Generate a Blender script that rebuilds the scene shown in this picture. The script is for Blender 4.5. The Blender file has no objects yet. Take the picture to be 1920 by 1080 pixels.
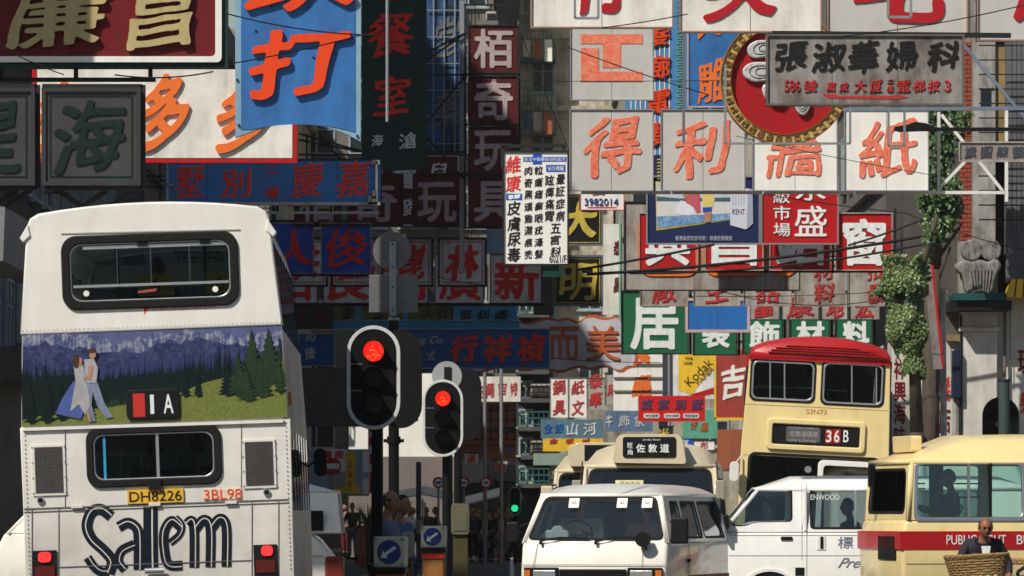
import bpy, bmesh, math, random
from mathutils import Vector, Matrix, noise

random.seed(7)
scene = bpy.context.scene
SC = scene.collection
COL = bpy.data.collections.new('street')     # linked to the scene at the very end
R = math.radians

# ------------------------------------------------------------------ camera, sky, sun, exposure
CAM_H = 1.5
cam_d = bpy.data.cameras.new('camera')
cam_d.lens = 200; cam_d.sensor_width = 36; cam_d.clip_start = 1; cam_d.clip_end = 3000
cam_d.shift_y = 0.2214
cam_d.dof.use_dof = True; cam_d.dof.focus_distance = 70; cam_d.dof.aperture_fstop = 9
cam = bpy.data.objects.new('camera', cam_d); COL.objects.link(cam)
cam.location = (0, 0, CAM_H); cam.rotation_euler = (R(90), 0, 0)
scene.camera = cam
SUN_EL, SUN_AZ = 45.0, 40.0        # the sun stands behind the camera, to the left
world = bpy.data.worlds.new('World'); scene.world = world; world.use_nodes = True
wn = world.node_tree.nodes; wl = world.node_tree.links
sky = wn.new('ShaderNodeTexSky'); sky.sky_type = 'NISHITA'; sky.sun_disc = False
sky.sun_elevation = R(SUN_EL); sky.sun_rotation = R(180 + SUN_AZ)
sky.air_density = 1.2; sky.dust_density = 1.2
wl.new(sky.outputs[0], wn['Background'].inputs[0]); wn['Background'].inputs[1].default_value = 0.072
sun_d = bpy.data.lights.new('sun', 'SUN'); sun_d.energy = 4.95; sun_d.angle = R(0.53); sun_d.color = (1.0, .945, .85)
sun = bpy.data.objects.new('sun', sun_d); COL.objects.link(sun)
ce = math.cos(R(SUN_EL))
SUN_DIR = Vector((math.sin(R(SUN_AZ)) * ce, math.cos(R(SUN_AZ)) * ce, -math.sin(R(SUN_EL))))
sun.rotation_euler = SUN_DIR.to_track_quat('-Z', 'Y').to_euler(); sun.location = (-30, -30, 60)
scene.view_settings.view_transform = 'Standard'; scene.view_settings.look = 'None'
scene.view_settings.gamma = 1; scene.view_settings.exposure = 0.0
scene.render.engine = 'CYCLES'
scene.cycles.use_adaptive_sampling = True; scene.cycles.adaptive_threshold = .02; scene.cycles.max_bounces = 6; scene.cycles.transparent_max_bounces = 12

# ------------------------------------------------------------------ pixel scale -> metres
F = 10667.0
def X(px, s): return (px - 960) / s
def Z(py, s): return CAM_H + (965 - py) / s
def P(px, py, s): return Vector((X(px, s), F / s, Z(py, s)))

# ------------------------------------------------------------------ materials
MATS = {}
def lin(c):
    if isinstance(c, str):
        c = [int(c[i:i + 2], 16) / 255 for i in (0, 2, 4)]
        return tuple(v / 12.92 if v <= .04045 else ((v + .055) / 1.055) ** 2.4 for v in c)
    return tuple(c)
def M(name, col, rough=.5, grime=.25, metal=0, scale=1.0, streak=True, bump=.15, grimecol=None, coat=0, spec=.22, road=0):
    if name in MATS: return MATS[name]
    col = lin(col)
    m = bpy.data.materials.new(name); MATS[name] = m; m.use_nodes = True
    N = m.node_tree.nodes; L = m.node_tree.links; b = N['Principled BSDF']
    b.inputs['Metallic'].default_value = metal
    b.inputs['Specular IOR Level'].default_value = spec
    if coat: b.inputs['Coat Weight'].default_value = coat; b.inputs['Coat Roughness'].default_value = .08
    geo = N.new('ShaderNodeNewGeometry')
    mp = N.new('ShaderNodeMapping'); L.new(geo.outputs['Position'], mp.inputs[0])
    mp.inputs['Scale'].default_value = (5 * scale, 5 * scale, (.7 if streak else 5) * scale)
    n1 = N.new('ShaderNodeTexNoise'); n1.inputs['Scale'].default_value = 1.0; n1.inputs['Detail'].default_value = 6; n1.inputs['Roughness'].default_value = .65
    L.new(mp.outputs[0], n1.inputs[0])
    n2 = N.new('ShaderNodeTexNoise'); n2.inputs['Scale'].default_value = 2.2 * scale; n2.inputs['Detail'].default_value = 9; n2.inputs['Roughness'].default_value = .7
    L.new(geo.outputs['Position'], n2.inputs[0])
    mul = N.new('ShaderNodeMath'); mul.operation = 'MULTIPLY'; L.new(n1.outputs[0], mul.inputs[0]); L.new(n2.outputs[0], mul.inputs[1])
    r = N.new('ShaderNodeValToRGB'); r.color_ramp.elements[0].position = .14; r.color_ramp.elements[1].position = .42
    r.color_ramp.elements[0].color = (0, 0, 0, 1); r.color_ramp.elements[1].color = (1, 1, 1, 1)
    L.new(mul.outputs[0], r.inputs[0])
    g = grimecol or tuple(v * .38 + min(.02, .15 * max(col)) * k for v, k in zip(col, (1.2, 1, .8)))
    mx = N.new('ShaderNodeMix'); mx.data_type = 'RGBA'
    mx.inputs[6].default_value = (*col, 1); mx.inputs[7].default_value = (*g, 1)
    mm = N.new('ShaderNodeMath'); mm.operation = 'MULTIPLY'; mm.inputs[1].default_value = grime * 1.3
    L.new(r.outputs[0], mm.inputs[0]); L.new(mm.outputs[0], mx.inputs[0])
    outc = mx.outputs[2]
    if road:      # splashed road dirt low on a vehicle
        sp = N.new('ShaderNodeSeparateXYZ'); L.new(geo.outputs['Position'], sp.inputs[0]); mr = N.new('ShaderNodeMapRange')
        mr.inputs[1].default_value = road; mr.inputs[2].default_value = .3; L.new(sp.outputs[2], mr.inputs[0])
        m5 = N.new('ShaderNodeMath'); m5.operation = 'MULTIPLY'; L.new(mr.outputs[0], m5.inputs[0]); L.new(n2.outputs[0], m5.inputs[1])
        mx2 = N.new('ShaderNodeMix'); mx2.data_type = 'RGBA'; L.new(m5.outputs[0], mx2.inputs[0]); L.new(outc, mx2.inputs[6]); mx2.inputs[7].default_value = (.16, .13, .10, 1); outc = mx2.outputs[2]
    L.new(outc, b.inputs['Base Color'])
    rr_ = N.new('ShaderNodeMapRange'); rr_.inputs[3].default_value = max(.03, rough - .1); rr_.inputs[4].default_value = min(1, rough + .2)
    L.new(n2.outputs[0], rr_.inputs[0]); L.new(rr_.outputs[0], b.inputs['Roughness'])
    if bump:
        bp = N.new('ShaderNodeBump'); bp.inputs['Strength'].default_value = bump; bp.inputs['Distance'].default_value = .02
        n3 = N.new('ShaderNodeTexNoise'); n3.inputs['Scale'].default_value = 9 * scale; n3.inputs['Detail'].default_value = 5
        L.new(geo.outputs['Position'], n3.inputs[0]); L.new(n3.outputs[0], bp.inputs['Height']); L.new(bp.outputs[0], b.inputs['Normal'])
    return m
def EM(name, col, st):
    if name in MATS: return MATS[name]
    m = bpy.data.materials.new(name); MATS[name] = m; m.use_nodes = True
    b = m.node_tree.nodes['Principled BSDF']; c = lin(col)
    b.inputs['Base Color'].default_value = (*c, 1); b.inputs['Emission Color'].default_value = (*c, 1)
    b.inputs['Emission Strength'].default_value = st; b.inputs['Roughness'].default_value = .3
    return m
def GL(name, tint=(.55, .62, .62), alpha=.35, rough=.03):
    """thin window glass: clear with a tint, glossy by angle"""
    if name in MATS: return MATS[name]
    m = bpy.data.materials.new(name); MATS[name] = m; m.use_nodes = True
    N = m.node_tree.nodes; L = m.node_tree.links; N.remove(N['Principled BSDF']); o = N['Material Output']
    t = N.new('ShaderNodeBsdfTransparent'); t.inputs[0].default_value = (*tint, 1)
    g = N.new('ShaderNodeBsdfGlossy'); g.inputs['Roughness'].default_value = rough; g.inputs[0].default_value = (.9, .95, 1, 1)
    f = N.new('ShaderNodeFresnel'); f.inputs[0].default_value = 1.5
    ma = N.new('ShaderNodeMath'); ma.operation = 'ADD'; ma.inputs[1].default_value = alpha * .25
    L.new(f.outputs[0], ma.inputs[0])
    geo = N.new('ShaderNodeNewGeometry'); nz = N.new('ShaderNodeTexNoise'); nz.inputs['Scale'].default_value = 1.2
    bp = N.new('ShaderNodeBump'); bp.inputs['Strength'].default_value = .04; bp.inputs['Distance'].default_value = .05
    L.new(geo.outputs['Position'], nz.inputs[0]); L.new(nz.outputs[0], bp.inputs['Height']); L.new(bp.outputs[0], g.inputs['Normal'])
    mx = N.new('ShaderNodeMixShader'); L.new(ma.outputs[0], mx.inputs[0]); L.new(t.outputs[0], mx.inputs[1]); L.new(g.outputs[0], mx.inputs[2])
    L.new(mx.outputs[0], o.inputs[0])
    return m

steel = M('dark_steel', (.025, .025, .028), .55, .5, .3)
galv = M('galvanised_steel', (.30, .32, .34), .45, .3, .5)
whitesteel = M('white_painted_steel', (.72, .71, .66), .5, .35)
black = M('black_paint', (.009, .009, .010), .5, .3, spec=.15)
rubber = M('black_rubber', (.012, .012, .012), .65, .3, spec=.15)
chrome = M('aluminium_trim', (.62, .63, .64), .3, .15, .9)
glass = GL('vehicle_glass', (.70, .76, .76), .04)
glass_dark = GL('dark_vehicle_glass', (.60, .68, .72), .22)
glass_clear = GL('clear_glass', (.80, .90, .87), .12)
skinm = M('tan_skin', (.36, .17, .095), .45, .25, streak=False, scale=5, bump=.05)
hairm = M('black_hair', (.012, .011, .010), .55, .3)

# ------------------------------------------------------------------ object helpers
def props(o, label=None, cat=None, group=None, kind=None):
    if label: o['label'] = label
    if cat: o['category'] = cat
    if group: o['group'] = group
    if kind: o['kind'] = kind
    return o
def thing(name, loc, label, cat, rz=0, group=None, ry=0):
    o = bpy.data.objects.new(name, None); COL.objects.link(o)
    o.empty_display_size = .3
    o.location = loc; o.rotation_euler = (0, ry, rz)
    return props(o, label, cat, group)
def link(name, me, mat=None, parent=None):
    o = bpy.data.objects.new(name, me); COL.objects.link(o)
    if mat is not None and not len(me.materials): me.materials.append(mat)
    if parent is not None: o.parent = parent
    return o
class MB:
    """collects shapes of ONE part"""
    def __init__(s): s.v = []; s.f = []
    def add(s, vs, fs):
        n = len(s.v); s.v += [tuple(v) for v in vs]; s.f += [tuple(i + n for i in f) for f in fs]; return s
    def box(s, x0, x1, y0, y1, z0, z1, T=None):
        vs = [Vector(c) for c in ((x0, y0, z0), (x1, y0, z0), (x1, y1, z0), (x0, y1, z0), (x0, y0, z1), (x1, y0, z1), (x1, y1, z1), (x0, y1, z1))]
        if T is not None: vs = [T @ v for v in vs]
        return s.add(vs, [(0, 3, 2, 1), (4, 5, 6, 7), (0, 1, 5, 4), (1, 2, 6, 5), (2, 3, 7, 6), (3, 0, 4, 7)])
    def tube(s, p, q, r, n=8, r2=None):
        p = Vector(p); q = Vector(q); d = (q - p)
        if d.length < 1e-6: return s
        d.normalize(); a = d.orthogonal().normalized(); b = d.cross(a)
        r2 = r if r2 is None else r2
        vs = []
        for i in range(n):
            t = 2 * math.pi * i / n; o = a * math.cos(t) + b * math.sin(t)
            vs += [p + o * r, q + o * r2]
        fs = [(2 * i, 2 * ((i + 1) % n), 2 * ((i + 1) % n) + 1, 2 * i + 1) for i in range(n)]
        fs += [tuple(2 * i for i in range(n))[::-1], tuple(2 * i + 1 for i in range(n))]
        return s.add(vs, fs)
    def path(s, pts, r, n=6):
        for a, b in zip(pts, pts[1:]): s.tube(a, b, r, n)
        return s
    def bar(s, p, q, w, h=None):
        """rectangular bar from p to q, in mostly XZ plane"""
        h = h or w; p = Vector(p); q = Vector(q); d = (q - p); l = d.length; d.normalize()
        up = Vector((0, 1, 0)) if abs(d.y) < .9 else Vector((0, 0, 1))
        a = d.cross(up).normalized(); b = d.cross(a).normalized()
        vs = []
        for e in (p, q):
            for i, j in ((-1, -1), (1, -1), (1, 1), (-1, 1)): vs.append(e + a * (i * w / 2) + b * (j * h / 2))
        return s.add(vs, [(0, 1, 2, 3), (7, 6, 5, 4), (0, 4, 5, 1), (1, 5, 6, 2), (2, 6, 7, 3), (3, 7, 4, 0)])
    def prism(s, pts, y0, y1):
        """convex or simple polygon in x,z extruded in y"""
        n = len(pts)
        vs = [(x, y0, z) for x, z in pts] + [(x, y1, z) for x, z in pts]
        return s.add(vs, [tuple(range(n)), tuple(range(2 * n - 1, n - 1, -1))] + [(i, i + n, (i + 1) % n + n, (i + 1) % n) for i in range(n)])
    def disc(s, c, r, y0, y1, n=28, rz=None):
        return s.prism([(c[0] + r * math.cos(2 * math.pi * i / n), c[1] + (rz or r) * math.sin(2 * math.pi * i / n)) for i in range(n)], y0, y1)
    def build(s, name, mat, parent=None, bevel=0, smooth=False, seg=2, label=None):
        me = bpy.data.meshes.new(name); me.from_pydata(s.v, [], s.f)
        bm = bmesh.new(); bm.from_mesh(me); bmesh.ops.recalc_face_normals(bm, faces=bm.faces)
        if bevel: bmesh.ops.bevel(bm, geom=bm.edges[:], offset=bevel, segments=seg, affect='EDGES', profile=.5, clamp_overlap=True)
        bm.to_mesh(me); bm.free()
        if smooth: me.shade_smooth()
        o = link(name, me, mat, parent)
        if label: o['label'] = label
        return o
def rr(x0, z0, x1, z1, r, n=5):
    if x0 > x1: x0, x1 = x1, x0
    if z0 > z1: z0, z1 = z1, z0
    out = []
    for cx, cz, a in ((x1 - r, z0 + r, -90), (x1 - r, z1 - r, 0), (x0 + r, z1 - r, 90), (x0 + r, z0 + r, 180)):
        for i in range(n + 1):
            t = R(a + 90 * i / n); out.append((cx + r * math.cos(t), cz + r * math.sin(t)))
    return out
def curve_mesh(loops, ext, bevel=0, res=1):
    cu = bpy.data.curves.new('c', 'CURVE'); cu.dimensions = '2D'; cu.fill_mode = 'BOTH'; cu.extrude = ext
    cu.bevel_depth = bevel; cu.bevel_resolution = res
    for pts in loops:
        sp = cu.splines.new('POLY'); sp.points.add(len(pts) - 1)
        for p, q in zip(sp.points, pts): p.co = (q[0], q[1], 0, 1)
        sp.use_cyclic_u = True
    o = bpy.data.objects.new('c', cu); SC.objects.link(o)
    dg = bpy.context.evaluated_depsgraph_get(); dg.update()
    me = bpy.data.meshes.new_from_object(o.evaluated_get(dg)); bpy.data.objects.remove(o); bpy.data.curves.remove(cu)
    return me
XZ = Matrix(((1, 0, 0, 0), (0, 0, -1, 0), (0, 1, 0, 0), (0, 0, 0, 1)))   # (u,v,w) -> x=u, z=v, y=-w (faces the camera)
def plate(name, outer, holes, th, mat, parent, T=None, y=0, bevel=0, label=None):
    """sheet of given outline with holes; front face at local y (towards the camera), going back by th"""
    me = curve_mesh([outer] + list(holes), max(th / 2 - bevel, 1e-4), bevel)
    T = T if T is not None else Matrix.Translation((0, y, 0)) @ XZ @ Matrix.Translation((0, 0, -th / 2))
    me.transform(T); me.name = name
    o = link(name, me, mat, parent)
    if label: o['label'] = label
    return o
def frame_T(o, u, v, th=0):
    """matrix taking (u,v,w) to o + u*U + v*V + w*N"""
    U = Vector(u).normalized(); N = U.cross(Vector(v)).normalized(); V = N.cross(U)
    m = Matrix((( U.x, V.x, N.x, 0), (U.y, V.y, N.y, 0), (U.z, V.z, N.z, 0), (0, 0, 0, 1)))
    return Matrix.Translation(o) @ m @ Matrix.Translation((0, 0, -th / 2))
def copy_tree(o, parent=None):
    c = o.copy(); COL.objects.link(c); c.parent = parent
    for ch in list(o.children): copy_tree(ch, c)
    return c

# ------------------------------------------------------------------ lettering
_tc = bpy.data.curves.new('lettering', 'FONT'); _to = bpy.data.objects.new('lettering', _tc); SC.objects.link(_to)
_tc.resolution_u = 4
def _loops(ch, off, shear=0):
    _tc.body = ch; _tc.size = 1; _tc.offset = off; _tc.shear = shear
    dg = bpy.context.evaluated_depsgraph_get(); dg.update()
    cu = _to.evaluated_get(dg).to_curve(dg); out = []
    for sp in cu.splines:
        bp = sp.bezier_points; n = len(bp); pts = []
        if n < 2: continue
        for i in range(n):
            a, b = bp[i], bp[(i + 1) % n]
            p0, p1, p2, p3 = [v.to_2d() for v in (a.co, a.handle_right, b.handle_left, b.co)]
            k = max(1, int((p3 - p0).length / .025))
            for j in range(k):
                t = j / k; u = 1 - t
                pts.append(p0 * u ** 3 + p1 * 3 * u * u * t + p2 * 3 * u * t * t + p3 * t ** 3)
        out.append(pts)
    _to.to_curve_clear()
    return out
import numpy as np
GN = 150; GP = 22           # raster cells per em, padding
_yy, _xx = np.mgrid[0:GN + 2 * GP, 0:GN + 2 * GP].astype(float)
_NS = _yy.shape[0]
def _mask(loops, x0, y0, sc):
    """non-zero winding fill of the outlines on the grid"""
    acc = np.zeros((_NS, _NS))
    for pts in loops:
        q = np.array([((p[0] - x0) * sc + GP, (p[1] - y0) * sc + GP) for p in pts]); r = np.roll(q, -1, 0)
        for (ax, ay), (bx_, by) in zip(q, r):
            if ay == by: continue
            w = 1 if by > ay else -1
            lo, hi = (ay, by) if ay < by else (by, ay)
            j0, j1 = int(math.ceil(lo)), int(math.ceil(hi))
            for j in range(max(j0, 0), min(j1, _NS)):
                x = ax + (j - ay) * (bx_ - ax) / (by - ay); i = int(math.ceil(x))
                if i < _NS: acc[j, max(i, 0):] += w
    return (np.abs(acc) > .5).astype(float)
def _conv(m, kern):
    return np.real(np.fft.ifft2(np.fft.fft2(m) * np.fft.fft2(np.fft.ifftshift(kern))))
def _nib(rx, ry, ang):
    c = _NS // 2; dx, dy = _xx - c, _yy - c; ca, sa = math.cos(ang), math.sin(ang)
    u, v = dx * ca + dy * sa, -dx * sa + dy * ca
    k = ((u / max(rx, .4)) ** 2 + (v / max(ry, .4)) ** 2 <= 1).astype(float); return np.roll(np.roll(k, 0, 0), 0, 1)
def _gauss(sg):
    c = _NS // 2; k = np.exp(-((_xx - c) ** 2 + (_yy - c) ** 2) / (2 * sg * sg)); return k / k.sum()
_seedn = {}
def _lfn(seed, sg):
    k = (seed, sg)
    if k not in _seedn:
        f = _conv(np.random.RandomState(seed).randn(_NS, _NS), _gauss(sg)); _seedn[k] = f / f.std()
    return _seedn[k]
def _contours(f, lv):
    seg = {}
    g = f - lv; g[0, :] = g[-1, :] = g[:, 0] = g[:, -1] = -1
    inn = g > 0; idx = inn[:-1, :-1] * 1 + inn[:-1, 1:] * 2 + inn[1:, 1:] * 4 + inn[1:, :-1] * 8
    TB = {1: ((3, 0),), 2: ((0, 1),), 3: ((3, 1),), 4: ((1, 2),), 5: ((3, 2), (1, 0)), 6: ((0, 2),), 7: ((3, 2),), 8: ((2, 3),), 9: ((2, 0),), 10: ((0, 3), (2, 1)), 11: ((2, 1),), 12: ((1, 3),), 13: ((1, 0),), 14: ((0, 3),)}
    def pt(j, i, e):
        (j0, i0), (j1, i1) = {0: ((j, i), (j, i + 1)), 1: ((j, i + 1), (j + 1, i + 1)), 2: ((j + 1, i), (j + 1, i + 1)), 3: ((j, i), (j + 1, i))}[e]
        a, b = g[j0, i0], g[j1, i1]; t = min(.98, max(.02, a / (a - b))); return (i0 + t * (i1 - i0), j0 + t * (j1 - j0))
    def key(j, i, e): return (('h', j, i), ('v', j, i + 1), ('h', j + 1, i), ('v', j, i))[e]
    P_ = {}
    for j, i in zip(*np.nonzero((idx > 0) & (idx < 15))):
        j = int(j); i = int(i)
        for a, b in TB[int(idx[j, i])]:
            ka, kb = key(j, i, a), key(j, i, b); P_[ka] = pt(j, i, a); P_[kb] = pt(j, i, b); seg[ka] = kb
    out = []
    while seg:
        k0 = next(iter(seg)); k = k0; lp = []
        while k in seg: lp.append(P_[k]); k = seg.pop(k)
        if len(lp) > 14: out.append(lp)
    return out
def _simple(lp, tol=.22):
    """drop points that lie on the line of their neighbours"""
    out = [lp[0]]
    i = 0; n = len(lp)
    while i < n - 1:
        j = min(i + 2, n - 1)
        while j < n - 1 and j - i < 14:
            a, b = lp[i], lp[j + 1]; dx, dy = b[0] - a[0], b[1] - a[1]; L_ = math.hypot(dx, dy) + 1e-9
            if max(abs((lp[k][0] - a[0]) * dy - (lp[k][1] - a[1]) * dx) / L_ for k in range(i + 1, j + 1)) > tol: break
            j += 1
        i = j
        out.append(lp[i])
    return out
GC = {}
# (nib length, nib width at weight 1, nib angle, blur, wobble of the edge, warp of the frame)
STY = {'sans': (1, 1, 0, .9, 0, 0), 'soft': (1, .92, 0, 1.2, 0, 0), 'round': (1, 1, 0, 2.6, 0, 0), 'brush': (1.35, .62, .62, 2.0, .10, 1)}
def glyph(ch, style='sans', wt=.01, seed=0, shear=0):
    """unit-box mesh of a character (or word): x,z in -0.5..0.5, y from -1 (front) to 0"""
    k = (ch, style, round(wt, 3), seed, shear)
    if k in GC: return GC[k]
    loops = _loops(ch, 0, shear); word = len(ch) > 1
    xs = [p[0] for l in loops for p in l]; ys = [p[1] for l in loops for p in l]
    if word and len(ch) > 2 or ch in ('602',):
        loops = _loops(ch, min(wt * .8, .03), shear)
        xs = [p[0] for l in loops for p in l]; ys = [p[1] for l in loops for p in l]
        me = curve_mesh(loops, .02, 0)
    else:
        x0, y0 = min(xs), min(ys); w = max(max(xs) - x0, max(ys) - y0); sc = GN / w
        a, b, ang, bl, wob, wp = STY[style]; sd_ = seed + ord(ch[0]) % 97
        if wp:
            nl = []
            for pts in loops:
                q = []
                for p in pts:
                    u, v = (p[0] - x0) / w, (p[1] - y0) / w
                    dx = noise.noise(Vector((u * 1.7, v * 1.7, sd_))) * .10; dy = noise.noise(Vector((u * 1.7 + 7, v * 1.7, sd_ + 5))) * .08
                    q.append((x0 + w * (u + dx + .06 * (v - .5)), y0 + w * (v + dy + .10 * (u - .5))))
                nl.append(q)
            loops = nl
        mk_ = _mask(loops, x0, y0, sc)
        dens = mk_.sum() / GN ** 2; r_ = wt * GN * .72 * min(1.15, max(.3, 1.45 - 2.1 * dens))
        m2_ = np.clip(_conv(mk_, _nib(r_ * a, r_ * b, ang)), 0, None) > .5 if r_ > .5 else mk_ > .5
        f = _conv(m2_.astype(float), _gauss(bl))
        if wob: f = f + wob * .55 * _lfn(sd_, 6.0) * (f > .02) + .05 * _lfn(sd_ + 3, 2.2) * (f > .02)
        lp = [_simple(l) for l in _contours(f.copy(), .5)]
        me = curve_mesh([[(p[0] / GN, p[1] / GN) for p in l] for l in lp if len(l) > 3], .02, 0)
    xs = [v.co.x for v in me.vertices]; ys = [v.co.y for v in me.vertices]; zs = [v.co.z for v in me.vertices]
    x0, x1, y0, y1, z0, z1 = min(xs), max(xs), min(ys), max(ys), min(zs), max(zs)
    for v in me.vertices:
        c = v.co
        v.co = ((c.x - x0) / (x1 - x0) - .5, -(c.z - z0) / (z1 - z0), (c.y - y0) / (y1 - y0) - .5)
    GC[k] = me
    return me
_GM = {}
def put_char(ch, x, z, w, h, mat, parent, y=0, th=.02, style='sans', wt=.01, name='character', seed=0, rot=0, shear=0):
    """character centred at local x,z, of size w,h in metres; its back on local y"""
    g = glyph(ch, style, wt, seed, shear)
    k = (g.name, mat.name)
    if k not in _GM:
        me = g.copy(); me.materials.clear(); me.materials.append(mat); _GM[k] = me
    o = bpy.data.objects.new(name, _GM[k]); COL.objects.link(o); o.parent = parent
    o.location = (x, y, z); o.scale = (w, th, h); o.rotation_euler = (0, -rot, 0)
    return o

# ------------------------------------------------------------------ signs
def sign(name, rect, s, mat, label, cat='sign', chars=(), th=.16, frame=None, fw=3, border=None, bpx=(8, 3), group=None,
         struts=(), strut_r=.03, shape=None, lines=(), edge_bevel=0, backmat=None, smat=None):
    """rect = x0,y0,x1,y1 in photograph pixels at s pixels per metre. chars: (ch, x0,y0,x1,y1, mat, style, weight)"""
    x0, y0, x1, y1 = rect; cx = (x0 + x1) / 2
    root = thing(name, P(cx, y1, s), label, cat, group=group)
    fx = lambda px: (px - cx) / s
    fz = lambda py: (y1 - py) / s
    if shape: outer = [(fx(a), fz(b)) for a, b in shape]
    else: outer = [(fx(x0), fz(y1)), (fx(x1), fz(y1)), (fx(x1), fz(y0)), (fx(x0), fz(y0))]
    plate('panel', outer, [], th, mat, root, bevel=edge_bevel)
    if not shape and (x1 - x0) / s > 1.3 and (y1 - y0) / s > .5:      # joints between the metal sheets
        n_ = int((x1 - x0) / s / .62); m_ = MB()
        for k_ in range(1, n_): xx = fx(x0 + (x1 - x0) * k_ / n_); m_.box(xx - .004, xx + .004, -.0015, .0, .02, fz(y0) - .02)
        o_ = m_.build('sheet_joints', M('joint_grime', (.06, .055, .05), .8, .3), root); o_['kind'] = 'stuff'
    if frame and not shape:
        w = fw / s
        plate('frame', [(fx(x0) - w * .3, -w * .3), (fx(x1) + w * .3, -w * .3), (fx(x1) + w * .3, fz(y0) + w * .3), (fx(x0) - w * .3, fz(y0) + w * .3)],
              [[(fx(x0) + w, w), (fx(x1) - w, w), (fx(x1) - w, fz(y0) - w), (fx(x0) + w, fz(y0) - w)]], .05, frame, root, y=-.03)
    if border:
        i, w = bpx[0] / s, bpx[1] / s
        o2 = [(fx(x0) + i, i), (fx(x1) - i, i), (fx(x1) - i, fz(y0) - i), (fx(x0) + i, fz(y0) - i)]
        i += w
        plate('border_line', o2, [[(fx(x0) + i, i), (fx(x1) - i, i), (fx(x1) - i, fz(y0) - i), (fx(x0) + i, fz(y0) - i)]], .006, border, root, y=-.006)
    for c in chars:
        ch, a, b, c_, d, m = c[:6]; st = c[6] if len(c) > 6 else 'brush'; wt = c[7] if len(c) > 7 else .022
        t = c[8] if len(c) > 8 else .02
        put_char(ch, fx((a + c_) / 2), fz((b + d) / 2), abs(c_ - a) / s, abs(d - b) / s, m, root, y=-.001, th=t, style=st, wt=wt)
    for q in lines:   # flat painted lines / boxes: (x0,y0,x1,y1,mat)
        MB().box(fx(q[0]), fx(q[2]), -.007, .0, fz(q[3]), fz(q[1])).build('painted_bar', q[4], root)
    if struts:
        for q in struts:
            y = q[4] if len(q) > 4 else th + .04
            MB().bar((fx(q[0]), y, fz(q[1])), (fx(q[2]), y, fz(q[3])), strut_r * 2).build('strut', smat or steel, root)
    return root, fx, fz
# ------------------------------------------------------------------ ground, road, pavements
asphalt = M('asphalt', (.060, .058, .058), .85, .5, streak=False, scale=1.5, bump=.5)
paving = M('concrete_paving', (.30, .28, .25), .85, .5, streak=False, scale=2)
earth = M('dull_ground', (.14, .13, .12), .9, .4, streak=False)
paintw = M('road_paint', (.62, .61, .56), .7, .5, streak=False, scale=3)
props(MB().box(-315, 315, -315, 615, -.6, -.012).build('ground', earth), kind='structure')
props(MB().box(-7, 6.6, -40, 480, -.012, -.004).build('road', asphalt), kind='structure')
props(MB().box(-200, 200, 55, 83, -.004, 0).build('cross_road', asphalt), kind='structure')
def pave(x0, x1, y0, y1):
    m = MB().box(x0, x1, y0, y1, -.01, .13); return props(m.build('pavement', paving, bevel=.02), kind='structure')
pave(-12, -7, 84, 470); pave(6.6, 12, 84, 470); pave(-12, -7, -40, 53); pave(6.6, 12, -40, 53); pave(-3.4, -1.0, 84, 130)
pave(-7.0, 3.0, 209, 470)
for k in range(9): props(MB().box(-3.6 + .9 * k, -3.1 + .9 * k, 84, 86.5, -.004, .004).build('zebra_stripe', paintw), kind='structure')
props(MB().box(-.06, .06, 88, 205, -.004, .003).build('lane_line', paintw), kind='structure')

# ------------------------------------------------------------------ buildings
conc_d = M('sooty_concrete', (.10, .095, .09), .85, .8, scale=.6)
conc_g = M('grey_render', (.17, .16, .145), .85, .8, scale=.5)
cream = M('cream_render', (.62, .58, .47), .8, .9, scale=.45, grimecol=(.16, .13, .09))
cream2 = M('pale_weathered_wall', (.40, .365, .30), .85, .9, scale=.5, grimecol=(.10, .09, .07))
brickred = M('red_brown_cladding', (.33, .095, .045), .8, .5, scale=.8)
shutter = M('green_cage_paint', (.03, .13, .12), .6, .6)
whitewall = M('white_wall', (.85, .83, .76), .8, .25, scale=.5)
winglass = M('dark_window_glass', (.02, .025, .03), .12, .3, bump=0)
wfr = M('window_frame_paint', (.35, .42, .44), .6, .5)
bluegrime = M('flaking_blue_paint', (.03, .10, .26), .7, 1.0, scale=1.2, grimecol=(.02, .018, .015))
acm = M('air_conditioner_beige', (.45, .42, .34), .6, .7, scale=2)
ptile = [0]
def wmesh(w, h):
    return (MB().box(-w / 2, w / 2, -.03, .02, 0, h), w, h)
WM = {}
def window(parent, x, y, z, w, h, rz=0, ac=False, bars=False, deep=.12):
    """window on a wall whose outside is local -y at rz=0"""
    k = (round(w, 2), round(h, 2))
    if k not in WM:
        fr = bpy.data.meshes.new('window_frame'); m = MB(); t = .06
        m.box(-w / 2, w / 2, -.05, .03, 0, t).box(-w / 2, w / 2, -.05, .03, h - t, h).box(-w / 2, -w / 2 + t, -.05, .03, t, h - t).box(w / 2 - t, w / 2, -.05, .03, t, h - t)
        m.box(-t / 2, t / 2, -.045, .03, t, h - t).box(-w / 2 + t, -t / 2, -.04, .03, h * .66, h * .66 + .04).box(t / 2, w / 2 - t, -.04, .03, h * .66, h * .66 + .04)
        m.box(-w / 2 - .08, w / 2 + .08, -.14, -.0, -.07, -.002)
        fr.from_pydata(m.v, [], m.f); fr.materials.append(wfr)
        pn = bpy.data.meshes.new('pane'); m = MB().box(-w / 2 + .01, w / 2 - .01, -.02, .015, .01, h - .01); pn.from_pydata(m.v, [], m.f); pn.materials.append(winglass)
        WM[k] = (fr, pn)
    fr, pn = WM[k]
    o = bpy.data.objects.new('window', fr); COL.objects.link(o); o.parent = parent; o.location = (x, y, z); o.rotation_euler = (0, 0, rz)
    p = bpy.data.objects.new('pane', pn); COL.objects.link(p); p.parent = o
    return o
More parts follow.
